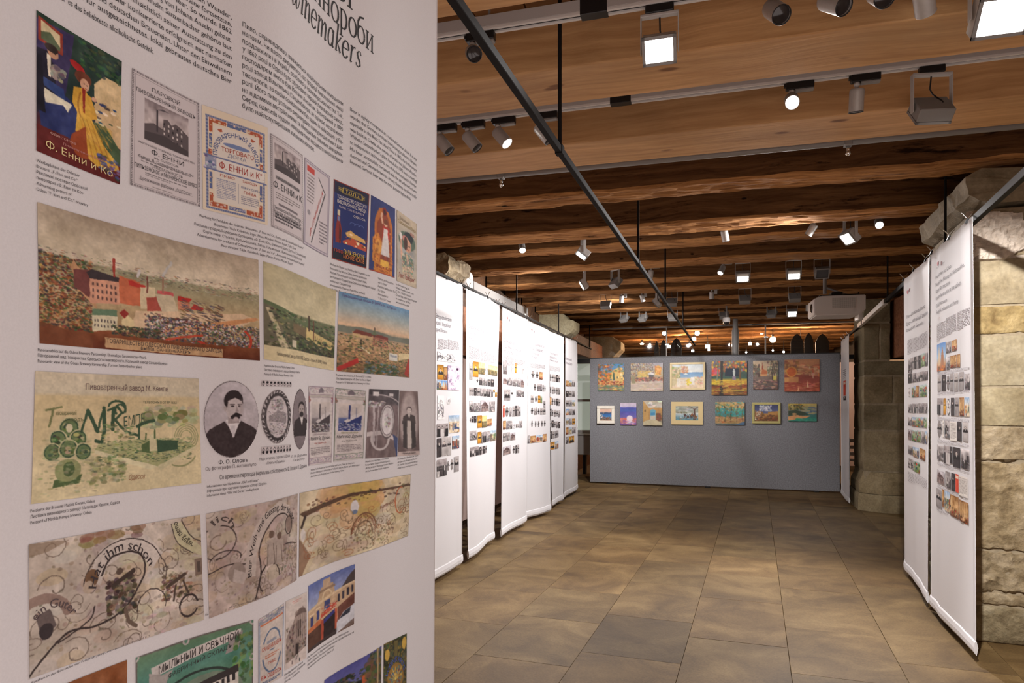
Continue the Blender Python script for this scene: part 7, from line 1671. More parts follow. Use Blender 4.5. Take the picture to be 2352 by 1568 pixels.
B1, B2, B3, B4, B5, B6 = LB
far_text(B1, [('der Steppenukraine', 990, 726, 1037, 11), ('степової України', 990, 742, 1034, 10), ('of steppe Ukraine', 990, 757, 1027, 10)], (96, 90, 98), (.6, .2))
for x0, x1 in ((1005, 1026), (1028, 1054)): far_rules(B1, x0, x1, 777 + (x0 - 1005) * .1, 802, 9, seed=x0, g=(.7, .25))
G1 = (.7, .4)
far_print(B1, 990, 600, 4.126, [(58, 145, 852, 940, 'sketch'), (148, 236, 866, 950, 'sketch'), (58, 117, 976, 1116, 'gold'), (121, 151, 998, 1122, 'warm'), (156, 268, 985, 1220, 'swirl'), (55, 92, 1125, 1214, 'col'), (96, 151, 1128, 1216, 'church'), (60, 122, 1272, 1500, 'sketch'), (150, 180, 1290, 1350, 'sketch')], G1)
far_print(B1, 990, 900, 3.563, [(145, 230, 192, 336, 'col'), (46, 138, 262, 370, 'group'), (46, 81, 380, 535, 'dark'), (85, 126, 372, 525, 'woman'), (130, 162, 366, 520, 'beard'), (172, 229, 362, 468, 'col'), (46, 125, 556, 698, 'crowd'), (130, 150, 560, 650, 'oval'), (156, 182, 546, 642, 'oval'), (187, 226, 530, 655, 'man')], G1)
def grey(t): return (150, 144, 152)
far_text(B2, [('Deutsche Beteiligung an der Stadtführung', 1077.5, 753, 1134, 9), ('Участь німців у міському управлінні', 1077.5, 767, 1132, 9), ('Participation of Germans in city government', 1077.5, 780, 1130, 9)], (150, 142, 152))
for x0, x1 in ((1077, 1103), (1105, 1121), (1122, 1140)): far_rules(B2, x0, x1, 795 + (x0 - 1077) * .35, 824 + (x0 - 1077) * .2, 12, seed=x0)
far_print(B2, 990, 600, 4.126, [(362, 390, 955, 1118, 'woman'), (394, 446, 945, 1092, 'gold'), (449, 505, 952, 1066, 'view'), (508, 534, 980, 1074, 'sketch'), (540, 628, 976, 1070, 'view'), (428, 448, 1105, 1150, 'oval'), (455, 478, 1096, 1170, 'group'), (480, 502, 1100, 1172, 'bw'), (505, 530, 1105, 1176, 'bwl'), (536, 560, 1115, 1180, 'dark'), (565, 598, 1115, 1184, 'dark'),
    (362, 380, 1190, 1270, 'woman'), (384, 402, 1194, 1270, 'man'), (406, 430, 1196, 1272, 'dark'), (436, 462, 1200, 1272, 'man'), (466, 490, 1202, 1274, 'bw'), (494, 526, 1204, 1278, 'crowd'), (532, 586, 1206, 1282, 'crowd'), (590, 604, 1212, 1240, 'gold'), (606, 624, 1240, 1282, 'gold'), (362, 402, 1318, 1426, 'bwl'), (406, 464, 1340, 1426, 'bw'), (468, 548, 1316, 1424, 'house'), (552, 606, 1326, 1426, 'bw')])
far_print(B2, 990, 900, 3.563, [(314, 328, 205, 250, 'oval'), (330, 346, 200, 248, 'dark'), (350, 370, 196, 250, 'dark'), (378, 414, 192, 294, 'gold'), (416, 454, 194, 292, 'view'), (458, 496, 222, 280, 'warm'), (316, 374, 318, 396, 'bwl'), (380, 410, 328, 422, 'gold'), (413, 424, 330, 420, 'bw'), (427, 450, 326, 414, 'group'), (454, 480, 322, 408, 'bw'), (484, 528, 316, 402, 'col'), (318, 392, 454, 530, 'crowd'), (396, 408, 450, 514, 'dark'), (410, 422, 446, 510, 'man'), (426, 440, 442, 504, 'dark'), (444, 456, 438, 498, 'man')])
logos(B3, [(1163.5, 726, 3, 7, (176, 70, 74)), (1168.5, 732, 2, 7, (70, 50, 60))])
far_text(B3, [('Museum', 1157.5, 732, 1166, 3), ('Die erste deutsche Siedler bis Odesa', 1157, 784, 1193, 8), ('Перші німецькі поселенці в Одесі', 1157, 797, 1199, 8), ('First German settlers in Odesa', 1157, 809, 1189, 8)], (120, 112, 122))
for x0, x1 in ((1157, 1180), (1182, 1205)): far_rules(B3, x0, x1, 816 + (x0 - 1157) * .3, 838, 9, seed=x0)
far_print(B3, 990, 600, 4.126, [(683, 718, 938, 1064, 'bw'), (728, 744, 955, 975, 'sketch'), (766, 786, 965, 1055, 'doc'), (792, 810, 962, 1056, 'gold'), (814, 836, 952, 1000, 'seal'), (862, 880, 980, 1070, 'seal'), (683, 720, 1096, 1160, 'house'), (724, 766, 1098, 1170, 'bw'), (770, 808, 1102, 1180, 'bwl'), (812, 844, 1106, 1184, 'bw'), (848, 880, 1108, 1190, 'house'), (690, 750, 1210, 1316, 'man'), (760, 776, 1240, 1258, 'dark'), (808, 840, 1216, 1280, 'bw'), (844, 880, 1218, 1284, 'bwl')])
far_print(B3, 990, 900, 3.563, [(588, 602, 110, 204, 'red'), (606, 636, 118, 204, 'oval'), (642, 660, 124, 200, 'bwl'), (666, 684, 116, 200, 'man'), (688, 700, 112, 198, 'dark'), (702, 716, 112, 198, 'man'), (718, 732, 118, 196, 'bw'), (588, 612, 236, 308, 'warm'), (616, 662, 238, 306, 'bw'), (666, 690, 244, 296, 'sketch'), (694, 718, 262, 290, 'bw'), (722, 746, 236, 292, 'bw'), (588, 610, 336, 406, 'man'), (613, 643, 332, 400, 'bw'), (648, 688, 336, 396, 'house'), (588, 650, 450, 520, 'house'), (666, 686, 440, 505, 'oval'), (690, 702, 436, 502, 'dark'), (706, 720, 432, 498, 'man')])
logos(B4, [(1220, 754, 2.6, 6, (186, 80, 84)), (1225.6, 759, 1.6, 6, (90, 60, 70))])
far_text(B4, [('Die deutsche Gemeinde der Stadt', 1217, 789, 1250, 7), ('Німецька громада міста', 1217, 801, 1248, 7), ('The German community', 1217, 812, 1238, 7), ('of the world', 1219, 821, 1233, 7)], (150, 142, 152))
far_rules(B4, 1218, 1252, 833, 844, 5)
far_print(B4, 990, 600, 4.126, [(948, 982, 1030, 1104, 'oval'), (990, 1020, 1036, 1110, 'oval'), (1026, 1056, 1046, 1118, 'warm'), (972, 996, 1155, 1226, 'oval'), (1002, 1050, 1158, 1228, 'bw'), (1055, 1068, 1170, 1232, 'man'), (1072, 1084, 1174, 1236, 'oval'), (944, 972, 1268, 1336, 'beard'), (980, 1006, 1270, 1336, 'oval'), (1012, 1034, 1272, 1338, 'gold'), (1036, 1052, 1274, 1342, 'green'), (1066, 1082, 1320, 1390, 'man'), (944, 970, 1380, 1452, 'oval'), (976, 1002, 1384, 1452, 'bwl'), (1008, 1028, 1390, 1452, 'oval'), (1032, 1056, 1390, 1452, 'woman'), (1060, 1084, 1388, 1452, 'beard'),
    (946, 966, 1506, 1570, 'oval'), (980, 1000, 1508, 1570, 'oval'), (1008, 1030, 1508, 1570, 'oval'), (1040, 1060, 1506, 1568, 'oval'), (1066, 1086, 1504, 1566, 'oval')])
far_print(B4, 990, 900, 3.563, [(790, 808, 356, 420, 'bw'), (812, 856, 360, 418, 'warm'), (860, 910, 356, 414, 'col'), (914, 944, 346, 408, 'warm')])
far_text(B5, [('Die wichtigste Söhne', 1263, 813, 1282, 6), ('Найвидатніші', 1263, 822, 1279, 6), ('Famous people', 1263, 829, 1281, 6)], (130, 122, 132))
far_rules(B5, 1263, 1286, 840, 852, 6)
L5 = []
for yt, h, kinds in ((1062, 74, ('oval', 'beard', 'woman', 'dark', 'man')), (1182, 70, ('oval', 'man', 'oval', 'man', 'bw')), (1288, 72, ('warm', 'oval', 'oval', 'dark', 'man')), (1398, 70, ('dark', 'oval', 'man', 'oval', 'bw')), (1504, 68, ('man', 'dark', 'oval', 'bw', 'dark'))):
    for i, kd in enumerate(kinds): L5.append((1122 + 21 * i, 1140 + 21 * i, yt + 4 * i, yt + h + 2 * i, kd))
far_print(B5, 990, 600, 4.126, L5)
far_print(B5, 990, 900, 3.563, [(970, 988, 322, 384, 'dark'), (992, 1008, 320, 380, 'woman'), (1012, 1042, 318, 376, 'bw'), (972, 1010, 412, 474, 'gold'), (1014, 1042, 408, 468, 'col')])
far_text(B6, [('Oдеса deutsch', 1299, 825, 1313, 6), ('Німецька Одеса', 1299, 835, 1314, 6)], (160, 152, 162))
L6 = []
for yt, kinds in ((1128, ('warm', 'col', 'bwl')), (1226, ('dark', 'woman', 'bw')), (1316, ('man', 'bw', 'col')), (1400, ('church', 'bw', 'bwl')), (1490, ('col', 'bw', 'gold'))):
    for i, kd in enumerate(kinds): L6.append((1278 + 29 * i, 1304 + 29 * i, yt, yt + 56, kd))
far_print(B6, 990, 600, 4.126, L6)
far_print(B6, 990, 900, 3.563, [(1102, 1124, 292, 350, 'warm'), (1128, 1150, 290, 346, 'col'), (1154, 1182, 288, 340, 'bwl'), (1102, 1124, 368, 426, 'bw'), (1128, 1170, 364, 420, 'gold')])

# ---------------------------------------------------------------- the paintings on the display wall
def painting(x0, x1, yt, yb, painter, label, frame=None, mount=None, seed=1, deep=.025):
    xm = (x0 + x1) / 2; ym = (yt + yb) / 2
    s0, _ = on_wall(x0, ym); s1, _ = on_wall(x1, ym); z1 = on_wall(xm, yt)[1]; z0 = on_wall(xm, yb)[1]
    W, Hh = s1 - s0, z1 - z0
    c0 = BLp + wdir * ((s0 + s1) / 2)
    t = thing('painting', label, 'painting', (c0.x + wnorm.x * .002, c0.y + wnorm.y * .002, (z0 + z1) / 2), 'paintings on the grey display wall', math.atan2(wdir.y, wdir.x))
    fw = 0.0
    if frame:
        fw, colr = frame
        bm = bmesh.new()
        for (a, b, c, d) in ((-W / 2, W / 2, Hh / 2 - fw, Hh / 2), (-W / 2, W / 2, -Hh / 2, -Hh / 2 + fw), (-W / 2, -W / 2 + fw, -Hh / 2 + fw, Hh / 2 - fw), (W / 2 - fw, W / 2, -Hh / 2 + fw, Hh / 2 - fw)): box(bm, a, b, -deep - .012, 0, c, d, .004)
        bm_obj('frame', bm, simple('frame_paint', rgb(*colr), .5, noise=.06, nscale=20), t)
    w, h = W / 2 - fw, Hh / 2 - fw
    bm = bmesh.new(); box(bm, -w, w, -deep, 0, -h, h, .002); bm_obj('stretcher', bm, simple('canvas_edge', rgb(150, 130, 100), .9), t)
    if mount:
        mw, colr = mount
        bm = bmesh.new()
        for (a, b, c, d) in ((-w, w, h - mw, h), (-w, w, -h, -h + mw), (-w, -w + mw, -h + mw, h - mw), (w - mw, w, -h + mw, h - mw)): box(bm, a, b, -deep - .004, -deep - .0005, c, d)
        bm_obj('mount', bm, simple('mount_card', rgb(*colr), .9), t); w -= mw; h -= mw
    cv = Cv((x1 - x0) / 1.0 * w * 2 / W, (yb - yt) / 1.0 * h * 2 / Hh, (200, 190, 170), seed); cv.warp = .006; cv.grit = .05; painter(cv); A = cv.out()
    hh, ww = A.shape[:2]
    Q = np.zeros((hh, ww, 3)); Q[..., 0] = np.linspace(-w, w, ww)[None]; Q[..., 2] = np.linspace(h, -h, hh)[:, None]
    r = np.random.RandomState(seed); Q[..., 1] = -deep - .0012 - .0012 * r.rand(hh, ww)
    grid_obj('canvas', Q, A, t, M_OIL, flip=1)
    return t
def p_autumn(c):
    c.G([(0, (70, 130, 190)), (.25, (120, 150, 170)), (.4, (216, 160, 80)), (.75, (206, 150, 90)), (.8, (120, 120, 90)), (1, (96, 120, 96))]); c.P([(.45, .3), (.8, .12), (1, .2), (1, .75), (.45, .75)], (222, 184, 110)); c.D(90, 0, 0, .5, .7, [(206, 110, 50), (150, 80, 50), (226, 150, 70), (96, 110, 70), (70, 120, 160)], .06, .05); c.D(26, .4, 0, 1, .3, [(206, 110, 50), (80, 140, 190), (60, 110, 80)], .06, .03); c.P([(.56, .4), (.6, .28), (.64, .4), (.63, .62), (.57, .62)], (70, 96, 80)); c.R(.57, .6, .65, .74, (190, 150, 130)); c.D(14, .7, .38, 1, .55, [(90, 90, 100), (240, 210, 150)], .02, .04); c.D(40, 0, .62, 1, .78, [(190, 60, 40), (120, 60, 40), (226, 180, 110)], .06, .025); c.D(36, 0, .8, 1, 1, [(206, 120, 90), (90, 130, 100), (226, 190, 90), (120, 150, 140)], .1, .025)
painting(1374.9, 1434, 835.8, 896.9, p_autumn, 'orange and blue autumn square, first canvas of the upper row', seed=1)
def p_cafe(c):
    c.G([(0, (160, 156, 166)), (.4, (176, 166, 140)), (.6, (170, 130, 100)), (.65, (190, 170, 160)), (1, (206, 190, 170))]); c.D(120, 0, 0, .7, .6, [(120, 96, 80), (96, 90, 96), (190, 150, 80), (150, 120, 100), (206, 190, 160)], .03, .05, rot=(-.8, .8)); c.D(34, .22, .3, .6, .5, [(226, 196, 110), (206, 170, 90)], .05, .03); c.P([(.52, .38), (.62, .32), (.74, .4), (.72, .42), (.54, .42)], (216, 210, 206)); c.R(.56, .42, .7, .56, (90, 90, 90)); c.E(.84, .26, .1, .17, (220, 160, 80)); c.D(30, .75, .12, .93, .42, [(230, 180, 100), (200, 130, 60)], .03, .04); c.D(50, 0, .52, 1, .64, [(140, 80, 70), (96, 84, 84), (206, 130, 100)], .04, .03); c.D(40, 0, .66, 1, 1, [(220, 206, 190), (190, 166, 150), (206, 180, 150)], .12, .02); c.R(.02, .46, .14, .72, (150, 140, 110))
painting(1449.2, 1523.4, 833.6, 897.5, p_cafe, 'pale park scene with a white parasol, second canvas of the upper row', seed=2)
def p_terrace(c):
    c.G([(0, (206, 216, 220)), (.33, (226, 226, 220)), (.34, (110, 150, 190)), (.55, (150, 180, 206)), (.58, (226, 206, 180)), (1, (230, 206, 176))]); c.P([(0, .05), (.22, .3), (.28, .5), (.1, .9), (0, .9)], (206, 190, 150)); c.D(36, 0, .1, .26, .6, [(150, 160, 110), (196, 170, 130), (226, 206, 170)], .05, .05); c.D(34, .3, .08, .5, .36, [(206, 150, 110), (176, 130, 110), (226, 190, 150)], .04, .04); c.P([(.36, .42), (.44, .36), (.52, .42)], (230, 236, 230)); c.R(.16, .6, .26, .94, (236, 226, 210)); c.R(.6, .54, .72, .86, (240, 232, 220)); c.R(.24, .64, .62, .68, (240, 230, 214)); [c.R(.27 + .045 * i, .68, .29 + .045 * i, .84, (240, 230, 214)) for i in range(8)]; c.R(.24, .84, .62, .88, (236, 224, 206)); c.D(30, .72, .54, 1, .84, [(226, 190, 160), (206, 160, 130), (226, 216, 190)], .05, .04); c.D(12, .46, .6, .58, .86, [(226, 206, 90), (206, 180, 70)], .04, .04)
painting(1539.2, 1620.3, 832.2, 895, p_terrace, 'white-framed terrace above the sea, third picture of the upper row', (.035, (226, 206, 160)), None, 3)
def p_statue(c):
    c.G([(0, (110, 130, 150)), (.2, (70, 80, 70)), (.5, (60, 90, 80)), (.55, (206, 170, 60)), (.68, (190, 130, 60)), (.72, (130, 56, 40)), (.85, (190, 150, 60)), (1, (110, 56, 40))]); c.D(90, 0, 0, 1, .3, [(206, 160, 60), (120, 90, 60), (226, 190, 90), (96, 110, 140), (206, 90, 50)], .05, .05); c.D(24, 0, .22, .2, .42, [(206, 60, 50), (226, 110, 70), (190, 90, 110)], .06, .05); c.P([(.4, .22), (.78, .22), (.8, .46), (.38, .44)], (36, 46, 60)); c.E(.63, .26, .025, .03, (190, 190, 190)); c.P([(.6, .29), (.67, .29), (.66, .44), (.61, .44)], (190, 196, 190)); c.P([(.59, .44), (.68, .44), (.69, .58), (.58, .58)], (150, 130, 150)); c.P([(.22, 1), (.26, .55), (.25, .0), (.34, .0), (.32, .5), (.34, 1)], (50, 46, 44)); c.P([(.8, .85), (.77, .4), (.79, .1), (.84, .1), (.82, .4), (.86, .85)], (110, 84, 56)); c.P([(.12, .66), (.17, .2), (.2, .2), (.16, .66)], (120, 130, 110)); c.P([(0, .6), (.22, .56), (.22, .66), (0, .7)], (226, 196, 60)); c.D(40, 0, .55, 1, .7, [(226, 200, 70), (190, 150, 60)], .07, .015); c.D(40, 0, .7, 1, 1, [(150, 60, 40), (196, 160, 70), (110, 90, 50), (80, 50, 40)], .09, .02)
painting(1634.6, 1715.6, 828.8, 907, p_statue, 'tall trees around a small statue, largest canvas of the upper row', seed=4)
def p_spire(c):
    c.G([(0, (196, 176, 150)), (.4, (206, 170, 130)), (.55, (130, 110, 100)), (.7, (110, 96, 90)), (1, (96, 76, 70))]); c.P([(.32, .5), (.36, .3), (.38, .05), (.42, .3), (.56, .34), (.58, .52)], (190, 110, 70)); c.P([(.36, .3), (.385, .04), (.41, .3)], (150, 66, 50)); c.R(.2, .46, .56, .54, (216, 160, 110)); c.D(50, 0, .14, .26, .55, [(90, 70, 64), (130, 110, 90), (110, 120, 110)], .05, .05); c.D(60, .58, .02, 1, .5, [(110, 110, 90), (150, 140, 110), (120, 96, 80), (196, 180, 150)], .05, .05); [c.S([(.78 + .08 * i, .7), (.76 + .08 * i, .4), (.82 + .06 * i, .1)], .03, (70, 60, 54)) for i in range(3)]; c.R(.8, .52, .94, .72, (206, 190, 90)); c.D(50, 0, .66, 1, 1, [(150, 110, 100), (80, 70, 70), (196, 150, 130), (110, 84, 70)], .1, .025)
painting(1729.7, 1786.2, 828.2, 894, p_spire, 'red church spire between trees, fifth canvas of the upper row', seed=5)
def p_sun(c):
    c.G([(0, (176, 120, 80)), (.45, (180, 116, 80)), (.5, (140, 66, 50)), (.7, (150, 70, 56)), (1, (176, 86, 60))]); c.D(40, 0, .05, .4, .4, [(150, 90, 56), (196, 140, 80), (130, 80, 60)], .06, .05); c.D(30, .4, .15, 1, .5, [(190, 136, 96), (150, 86, 66), (206, 150, 110)], .12, .03); c.E(.2, .38, .155, .16, (206, 140, 64)); c.E(.2, .38, .125, .125, (196, 96, 44)); c.R(.0, .54, .4, .72, (190, 130, 80)); c.R(0, .56, .12, .72, (210, 150, 90)); c.D(20, .7, .25, 1, .55, [(206, 160, 120), (196, 110, 80)], .02, .05); c.D(40, 0, .7, 1, 1, [(196, 110, 80), (150, 66, 50), (206, 130, 100)], .1, .02); c.P([(.63, .86), (.66, .64), (.69, .86)], (216, 170, 130)); c.P([(.36, .98), (.4, .84), (.44, .98)], (226, 170, 130))
painting(1801.7, 1882, 825.5, 899, p_sun, 'rusty red landscape with a round sun, last canvas of the upper row', seed=6)
def p_harbour(c): c.G([(0, (226, 190, 170)), (.28, (220, 180, 160)), (.32, (80, 90, 110)), (.45, (50, 100, 170)), (.7, (70, 140, 190)), (1, (150, 90, 50))]); c.R(0, .3, 1, .4, (60, 80, 110)); c.R(.26, .18, .3, .4, (206, 190, 150)); c.D(20, 0, .4, .2, .8, [(240, 240, 230), (60, 70, 70), (110, 130, 150)], .05, .04); c.D(34, .1, .68, .9, .98, [(190, 130, 60), (96, 64, 44), (226, 200, 170), (150, 60, 50)], .06, .03)
painting(1372.2, 1412.4, 931.8, 972.3, p_harbour, 'tiny harbour view in a wide white frame, left end of the lower row', (.055, (236, 230, 216)), None, 7, .03)
def p_moon(c): c.G([(0, (206, 190, 206)), (.18, (196, 186, 210)), (.2, (84, 84, 170)), (.36, (70, 96, 170)), (.4, (84, 84, 170)), (.66, (110, 100, 170)), (.7, (206, 110, 100)), (1, (120, 90, 160))]); c.D(30, 0, .68, 1, .98, [(216, 110, 96), (110, 90, 170), (226, 150, 130)], .1, .025); c.E(.58, .7, .19, .14, (226, 210, 216)); c.D(12, .4, .8, .8, .95, [(226, 180, 180), (206, 190, 210)], .1, .015)
painting(1425.4, 1462.2, 925.3, 975, p_moon, 'blue sea with a big pale disc, second of the lower row', seed=8)
def p_arch(c): c.G([(0, (190, 176, 150)), (.25, (206, 200, 190)), (.3, (196, 150, 90)), (.75, (170, 130, 84)), (.8, (150, 140, 120)), (1, (190, 176, 140))]); c.P([(0, 0), (.3, .28), (.3, .74), (0, .84)], (190, 150, 90)); c.D(14, .3, .02, .9, .24, [(226, 222, 214), (170, 170, 170)], .08, .03); c.R(.36, .4, .64, .76, (170, 190, 190)); c.E(.5, .42, .14, .09, (110, 170, 190)); c.R(.38, .46, .62, .58, (70, 140, 180)); c.R(.4, .62, .6, .74, (206, 190, 170)); c.E(.8, .64, .13, .16, (140, 76, 60)); c.D(24, .68, .5, .94, .8, [(150, 80, 60), (110, 90, 60)], .05, .04); c.P([(0, .84), (.35, .74), (.7, .76), (1, .9), (1, 1), (0, 1)], (196, 184, 150)); c.R(.08, .36, .14, .44, (90, 70, 50))
painting(1477.8, 1521.6, 920.5, 976.7, p_arch, 'ochre courtyard with an arch opening on blue, third of the lower row', seed=9)
def p_boats(c): c.G([(0, (170, 176, 170)), (.45, (150, 156, 140)), (.48, (206, 210, 206)), (.62, (170, 190, 196)), (1, (70, 130, 150))]); c.D(30, 0, .05, 1, .45, [(190, 196, 190), (130, 140, 120), (206, 206, 196)], .12, .03); c.D(26, 0, .4, .5, .5, [(96, 96, 60), (120, 110, 80)], .06, .015); c.P([(.76, .95), (.79, .2), (.85, .2), (.88, .95)], (96, 70, 60)); c.S([(.8, .2), (.65, .06), (.55, .04)], .03, (110, 90, 80)); c.S([(.84, .2), (.95, .08), (1, .05)], .03, (110, 90, 80)); [c.S([(.36 + .08 * i, .6), (.42 + .08 * i, .72), (.38 + .08 * i, .86)], .03, (60, 56, 50)) for i in range(6)]; c.D(14, .4, .56, .9, .8, [(150, 96, 60), (80, 60, 50)], .03, .07); c.D(40, 0, .72, 1, 1, [(60, 110, 130), (110, 160, 180), (150, 120, 90), (220, 226, 226)], .06, .02)
painting(1542.4, 1614.4, 922.5, 974.5, p_boats, 'hanging fish by the shore in a broad cream mount, middle of the lower row', None, (.075, (222, 200, 150)), 10)
def p_garden(c): c.G([(0, (196, 170, 120)), (.2, (200, 170, 120)), (.4, (90, 150, 150)), (.6, (80, 130, 130)), (.65, (180, 130, 90)), (.9, (170, 140, 90)), (1, (80, 110, 130))]); c.D(60, 0, 0, 1, .4, [(206, 180, 130), (70, 150, 160), (190, 150, 90), (120, 130, 80)], .06, .05); [c.S([(.12 + .2 * i, .85), (.16 + .19 * i, .5), (.1 + .22 * i, .2)], .04, [(110, 110, 70), (90, 90, 60), (60, 60, 46), (120, 90, 70), (100, 100, 70)][i]) for i in range(5)]; c.D(50, 0, .3, 1, .66, [(60, 150, 160), (110, 120, 80), (80, 160, 150)], .05, .05); c.D(40, 0, .66, 1, .92, [(190, 150, 90), (170, 110, 80), (206, 176, 120)], .08, .02); c.P([(.2, .86), (.3, .82), (.34, .88), (.24, .92)], (190, 110, 60)); c.P([(.6, 1), (1, .84), (1, 1)], (80, 110, 140))
painting(1643.1, 1710.4, 922.7, 975, p_garden, 'turquoise garden with crooked trunks, fifth of the lower row', seed=11)
def p_blossom(c): c.G([(0, (60, 66, 96)), (.4, (84, 90, 130)), (.42, (150, 110, 60)), (1, (96, 60, 40))]); c.D(50, .2, .05, .7, .4, [(220, 220, 224), (170, 170, 180)], .05, .04); c.D(30, 0, .35, .25, .9, [(226, 206, 190), (150, 110, 80)], .05, .06); c.P([(.4, .5), (1, .38), (1, .6), (.4, .7)], (176, 130, 70)); c.R(.36, .38, .56, .52, (90, 96, 130)); c.D(50, .1, .6, 1, 1, [(130, 70, 40), (170, 120, 70), (84, 60, 44)], .07, .04)
painting(1727.8, 1793, 923.9, 972.2, p_blossom, 'white blossom before brown hills in a yellow-green frame, sixth of the lower row', (.04, (180, 170, 110)), None, 12)
def p_beach(c): c.G([(0, (196, 170, 90)), (.3, (150, 150, 120)), (.5, (90, 110, 120)), (.55, (70, 110, 110)), (1, (40, 130, 110))]); c.D(30, 0, 0, .55, .35, [(170, 140, 60), (130, 110, 50), (60, 70, 50)], .06, .06); c.P([(0, .4), (.3, .36), (.6, .5), (.7, .62), (.3, .7), (0, .66)], (56, 70, 54)); c.P([(0, .72), (.2, .64), (.6, .68), (.78, .66), (.6, .82), (.2, .9), (0, .94)], (206, 150, 100)); c.E(.22, .58, .08, .05, (196, 150, 100)); c.D(30, .3, .8, 1, 1, [(40, 150, 120), (60, 120, 110), (80, 160, 140)], .09, .03); c.D(20, .6, .2, 1, .55, [(150, 150, 120), (90, 110, 130)], .12, .04)
painting(1810.4, 1875.5, 926.7, 967, p_beach, 'green cove with a sandy beach, right end of the lower row', seed=13)
# ---------------------------------------------------------------- conduit under the last light beam
t = thing('conduit', 'grey conduit with two small fittings behind the second light beam', 'pipe', (0.5, 4.40, 3.02))
bm = bmesh.new(); tube(bm, [(-2.9, 0, 0), (2.6, 0, 0)], .021, 10); bm_obj('pipe', bm, M_GREYP, t, True)
for px in (1151, 1948):
    x = at_y(px, 400, 4.4).x - .5
    bm = bmesh.new(); box(bm, x - .022, x + .022, -.028, .028, -.026, .03, .004); bm_obj('clamp', bm, M_GREYP, t)
    bm = bmesh.new(); lathe(bm, [(0, -.026), (.012, -.028), (.012, -.05), (.008, -.055), (.016, -.06), (.016, -.072), (.006, -.08), (0, -.082)], 12, Matrix.Translation((x, 0, 0))); bm_obj('fitting', bm, M_CHROME, t, True)
    bm = bmesh.new(); tube(bm, [(x, 0, .03), (x, 0, .26)], .005, 6); bm_obj('hanger', bm, M_GREYP, t)
t = thing('cable', 'cream cable looping onto the first track connector', 'cable', tuple(at_y(1370, 27, Y1)))
M_CREAM = simple('cream_cable', (.55, .47, .36, 1), .5)
P0 = at_y(1370, 27, Y1)
bm = bmesh.new(); tube(bm, [Vector((0, 0, 0)), at_y(1376, 12, Y1 + .02) - P0, at_y(1392, 4, Y1 + .05) - P0, at_y(1420, 2, Y1 + .1) - P0, at_y(1436, -4, Y1 + .14) - P0, at_y(1450, -30, Y1 + .18) - P0], .006, 8); bm_obj('sheath', bm, M_CREAM, t, True)

# ---------------------------------------------------------------- ceiling projector
pc = at_d(1920, 706, 7.95)
t = thing('projector', 'large white ceiling projector with a grille, hanging before the far pillar', 'projector', (pc.x, pc.y, pc.z), None, 0.03)
w, d, h = .27, .21, .111
bm = bmesh.new()
V = [(-w, -d, -h * .8), (-w + .02, -d, -h), (w - .07, -d, -h), (w - .0, -d, -h * .55), (w, -d, h), (-w + .08, -d, h), (-w, -d, h * .72)]
r0 = [bm.verts.new(p) for p in V]; r1 = [bm.verts.new((p[0], d, p[2])) for p in V]
for i in range(7): bm.faces.new((r0[i], r0[(i + 1) % 7], r1[(i + 1) % 7], r1[i]))
bm.faces.new(r0[::-1]); bm.faces.new(r1)
bmesh.ops.recalc_face_normals(bm, faces=bm.faces)
bmesh.ops.bevel(bm, geom=bm.edges[:], offset=.008, segments=2, affect='EDGES')
bm_obj('housing', bm, M_WHITE, t)
bm = bmesh.new(); box(bm, -.08, .16, -d - .002, -d + .004, -.035, .082); bm_obj('grille_back', bm, M_GREYP, t)
bm = bmesh.new()
for i in range(13): box(bm, -.08, .16, -d - .006, -d - .0022, -.033 + i * .009, -.033 + i * .009 + .0045)
for i in range(13): box(bm, -.08 + i * .02 - .001, -.08 + i * .02 + .001, -d - .0055, -d - .002, -.035, .082)
bm_obj('grille', bm, M_WHITE, t)
bm = bmesh.new(); lathe(bm, [(.05, 0), (.052, .01), (.045, .012), (0, .006)], 18, Matrix.Translation((-w + .003, -.05, -.01)) @ rot_to((-1, 0, 0))); bm_obj('lens', bm, M_DLENS, t, True)
bm = bmesh.new(); box(bm, -.2, .22, -.15, .15, h + .001, h + .02, .003); box(bm, -.06, .06, -.06, .06, h + .02, h + .06, .003); bm_obj('mounting_plate', bm, M_BLACK, t)
bm = bmesh.new(); tube(bm, [(-.12, 0, h + .05), (-.12, 0, 3.3 - pc.z)], .02, 12); tube(bm, [(-.1, 0, h + .12), (.12, 0, h + .03)], .012, 8); bm_obj('ceiling_pole', bm, M_GREYP, t)
bm = bmesh.new(); tube(bm, [(.2, .02, h), (.24, .0, h + .06), (.27, -.0, -.02), (.268, 0, -.2)], .006, 6); bm_obj('cable', bm, M_BLACK, t, True)
bm = bmesh.new(); box(bm, w - .05, w + .004, -.08, .1, -.16, -.056, .01); bm_obj('bracket_arm', bm, M_WHITE, t)

# ---------------------------------------------------------------- dome camera
dc = at_d(1668.5, 738, 10.6)
t = thing('dome_camera', 'small white dome camera above the middle of the display wall', 'camera', tuple(dc))
bm = bmesh.new(); lathe(bm, [(0, .06), (.05, .06), (.056, .05), (.056, 0), (.05, -.012)], 20); bm_obj('housing', bm, M_WHITE, t, True)
bm = bmesh.new(); lathe(bm, [(.05, -.004), (.047, -.025), (.034, -.045), (0, -.056)], 20); bm_obj('dome', bm, M_DLENS, t, True)
bm = bmesh.new(); tube(bm, [(0, 0, .06), (0, 0, 3.3 - dc.z)], .012, 8); bm_obj('stem', bm, M_GREYP, t)

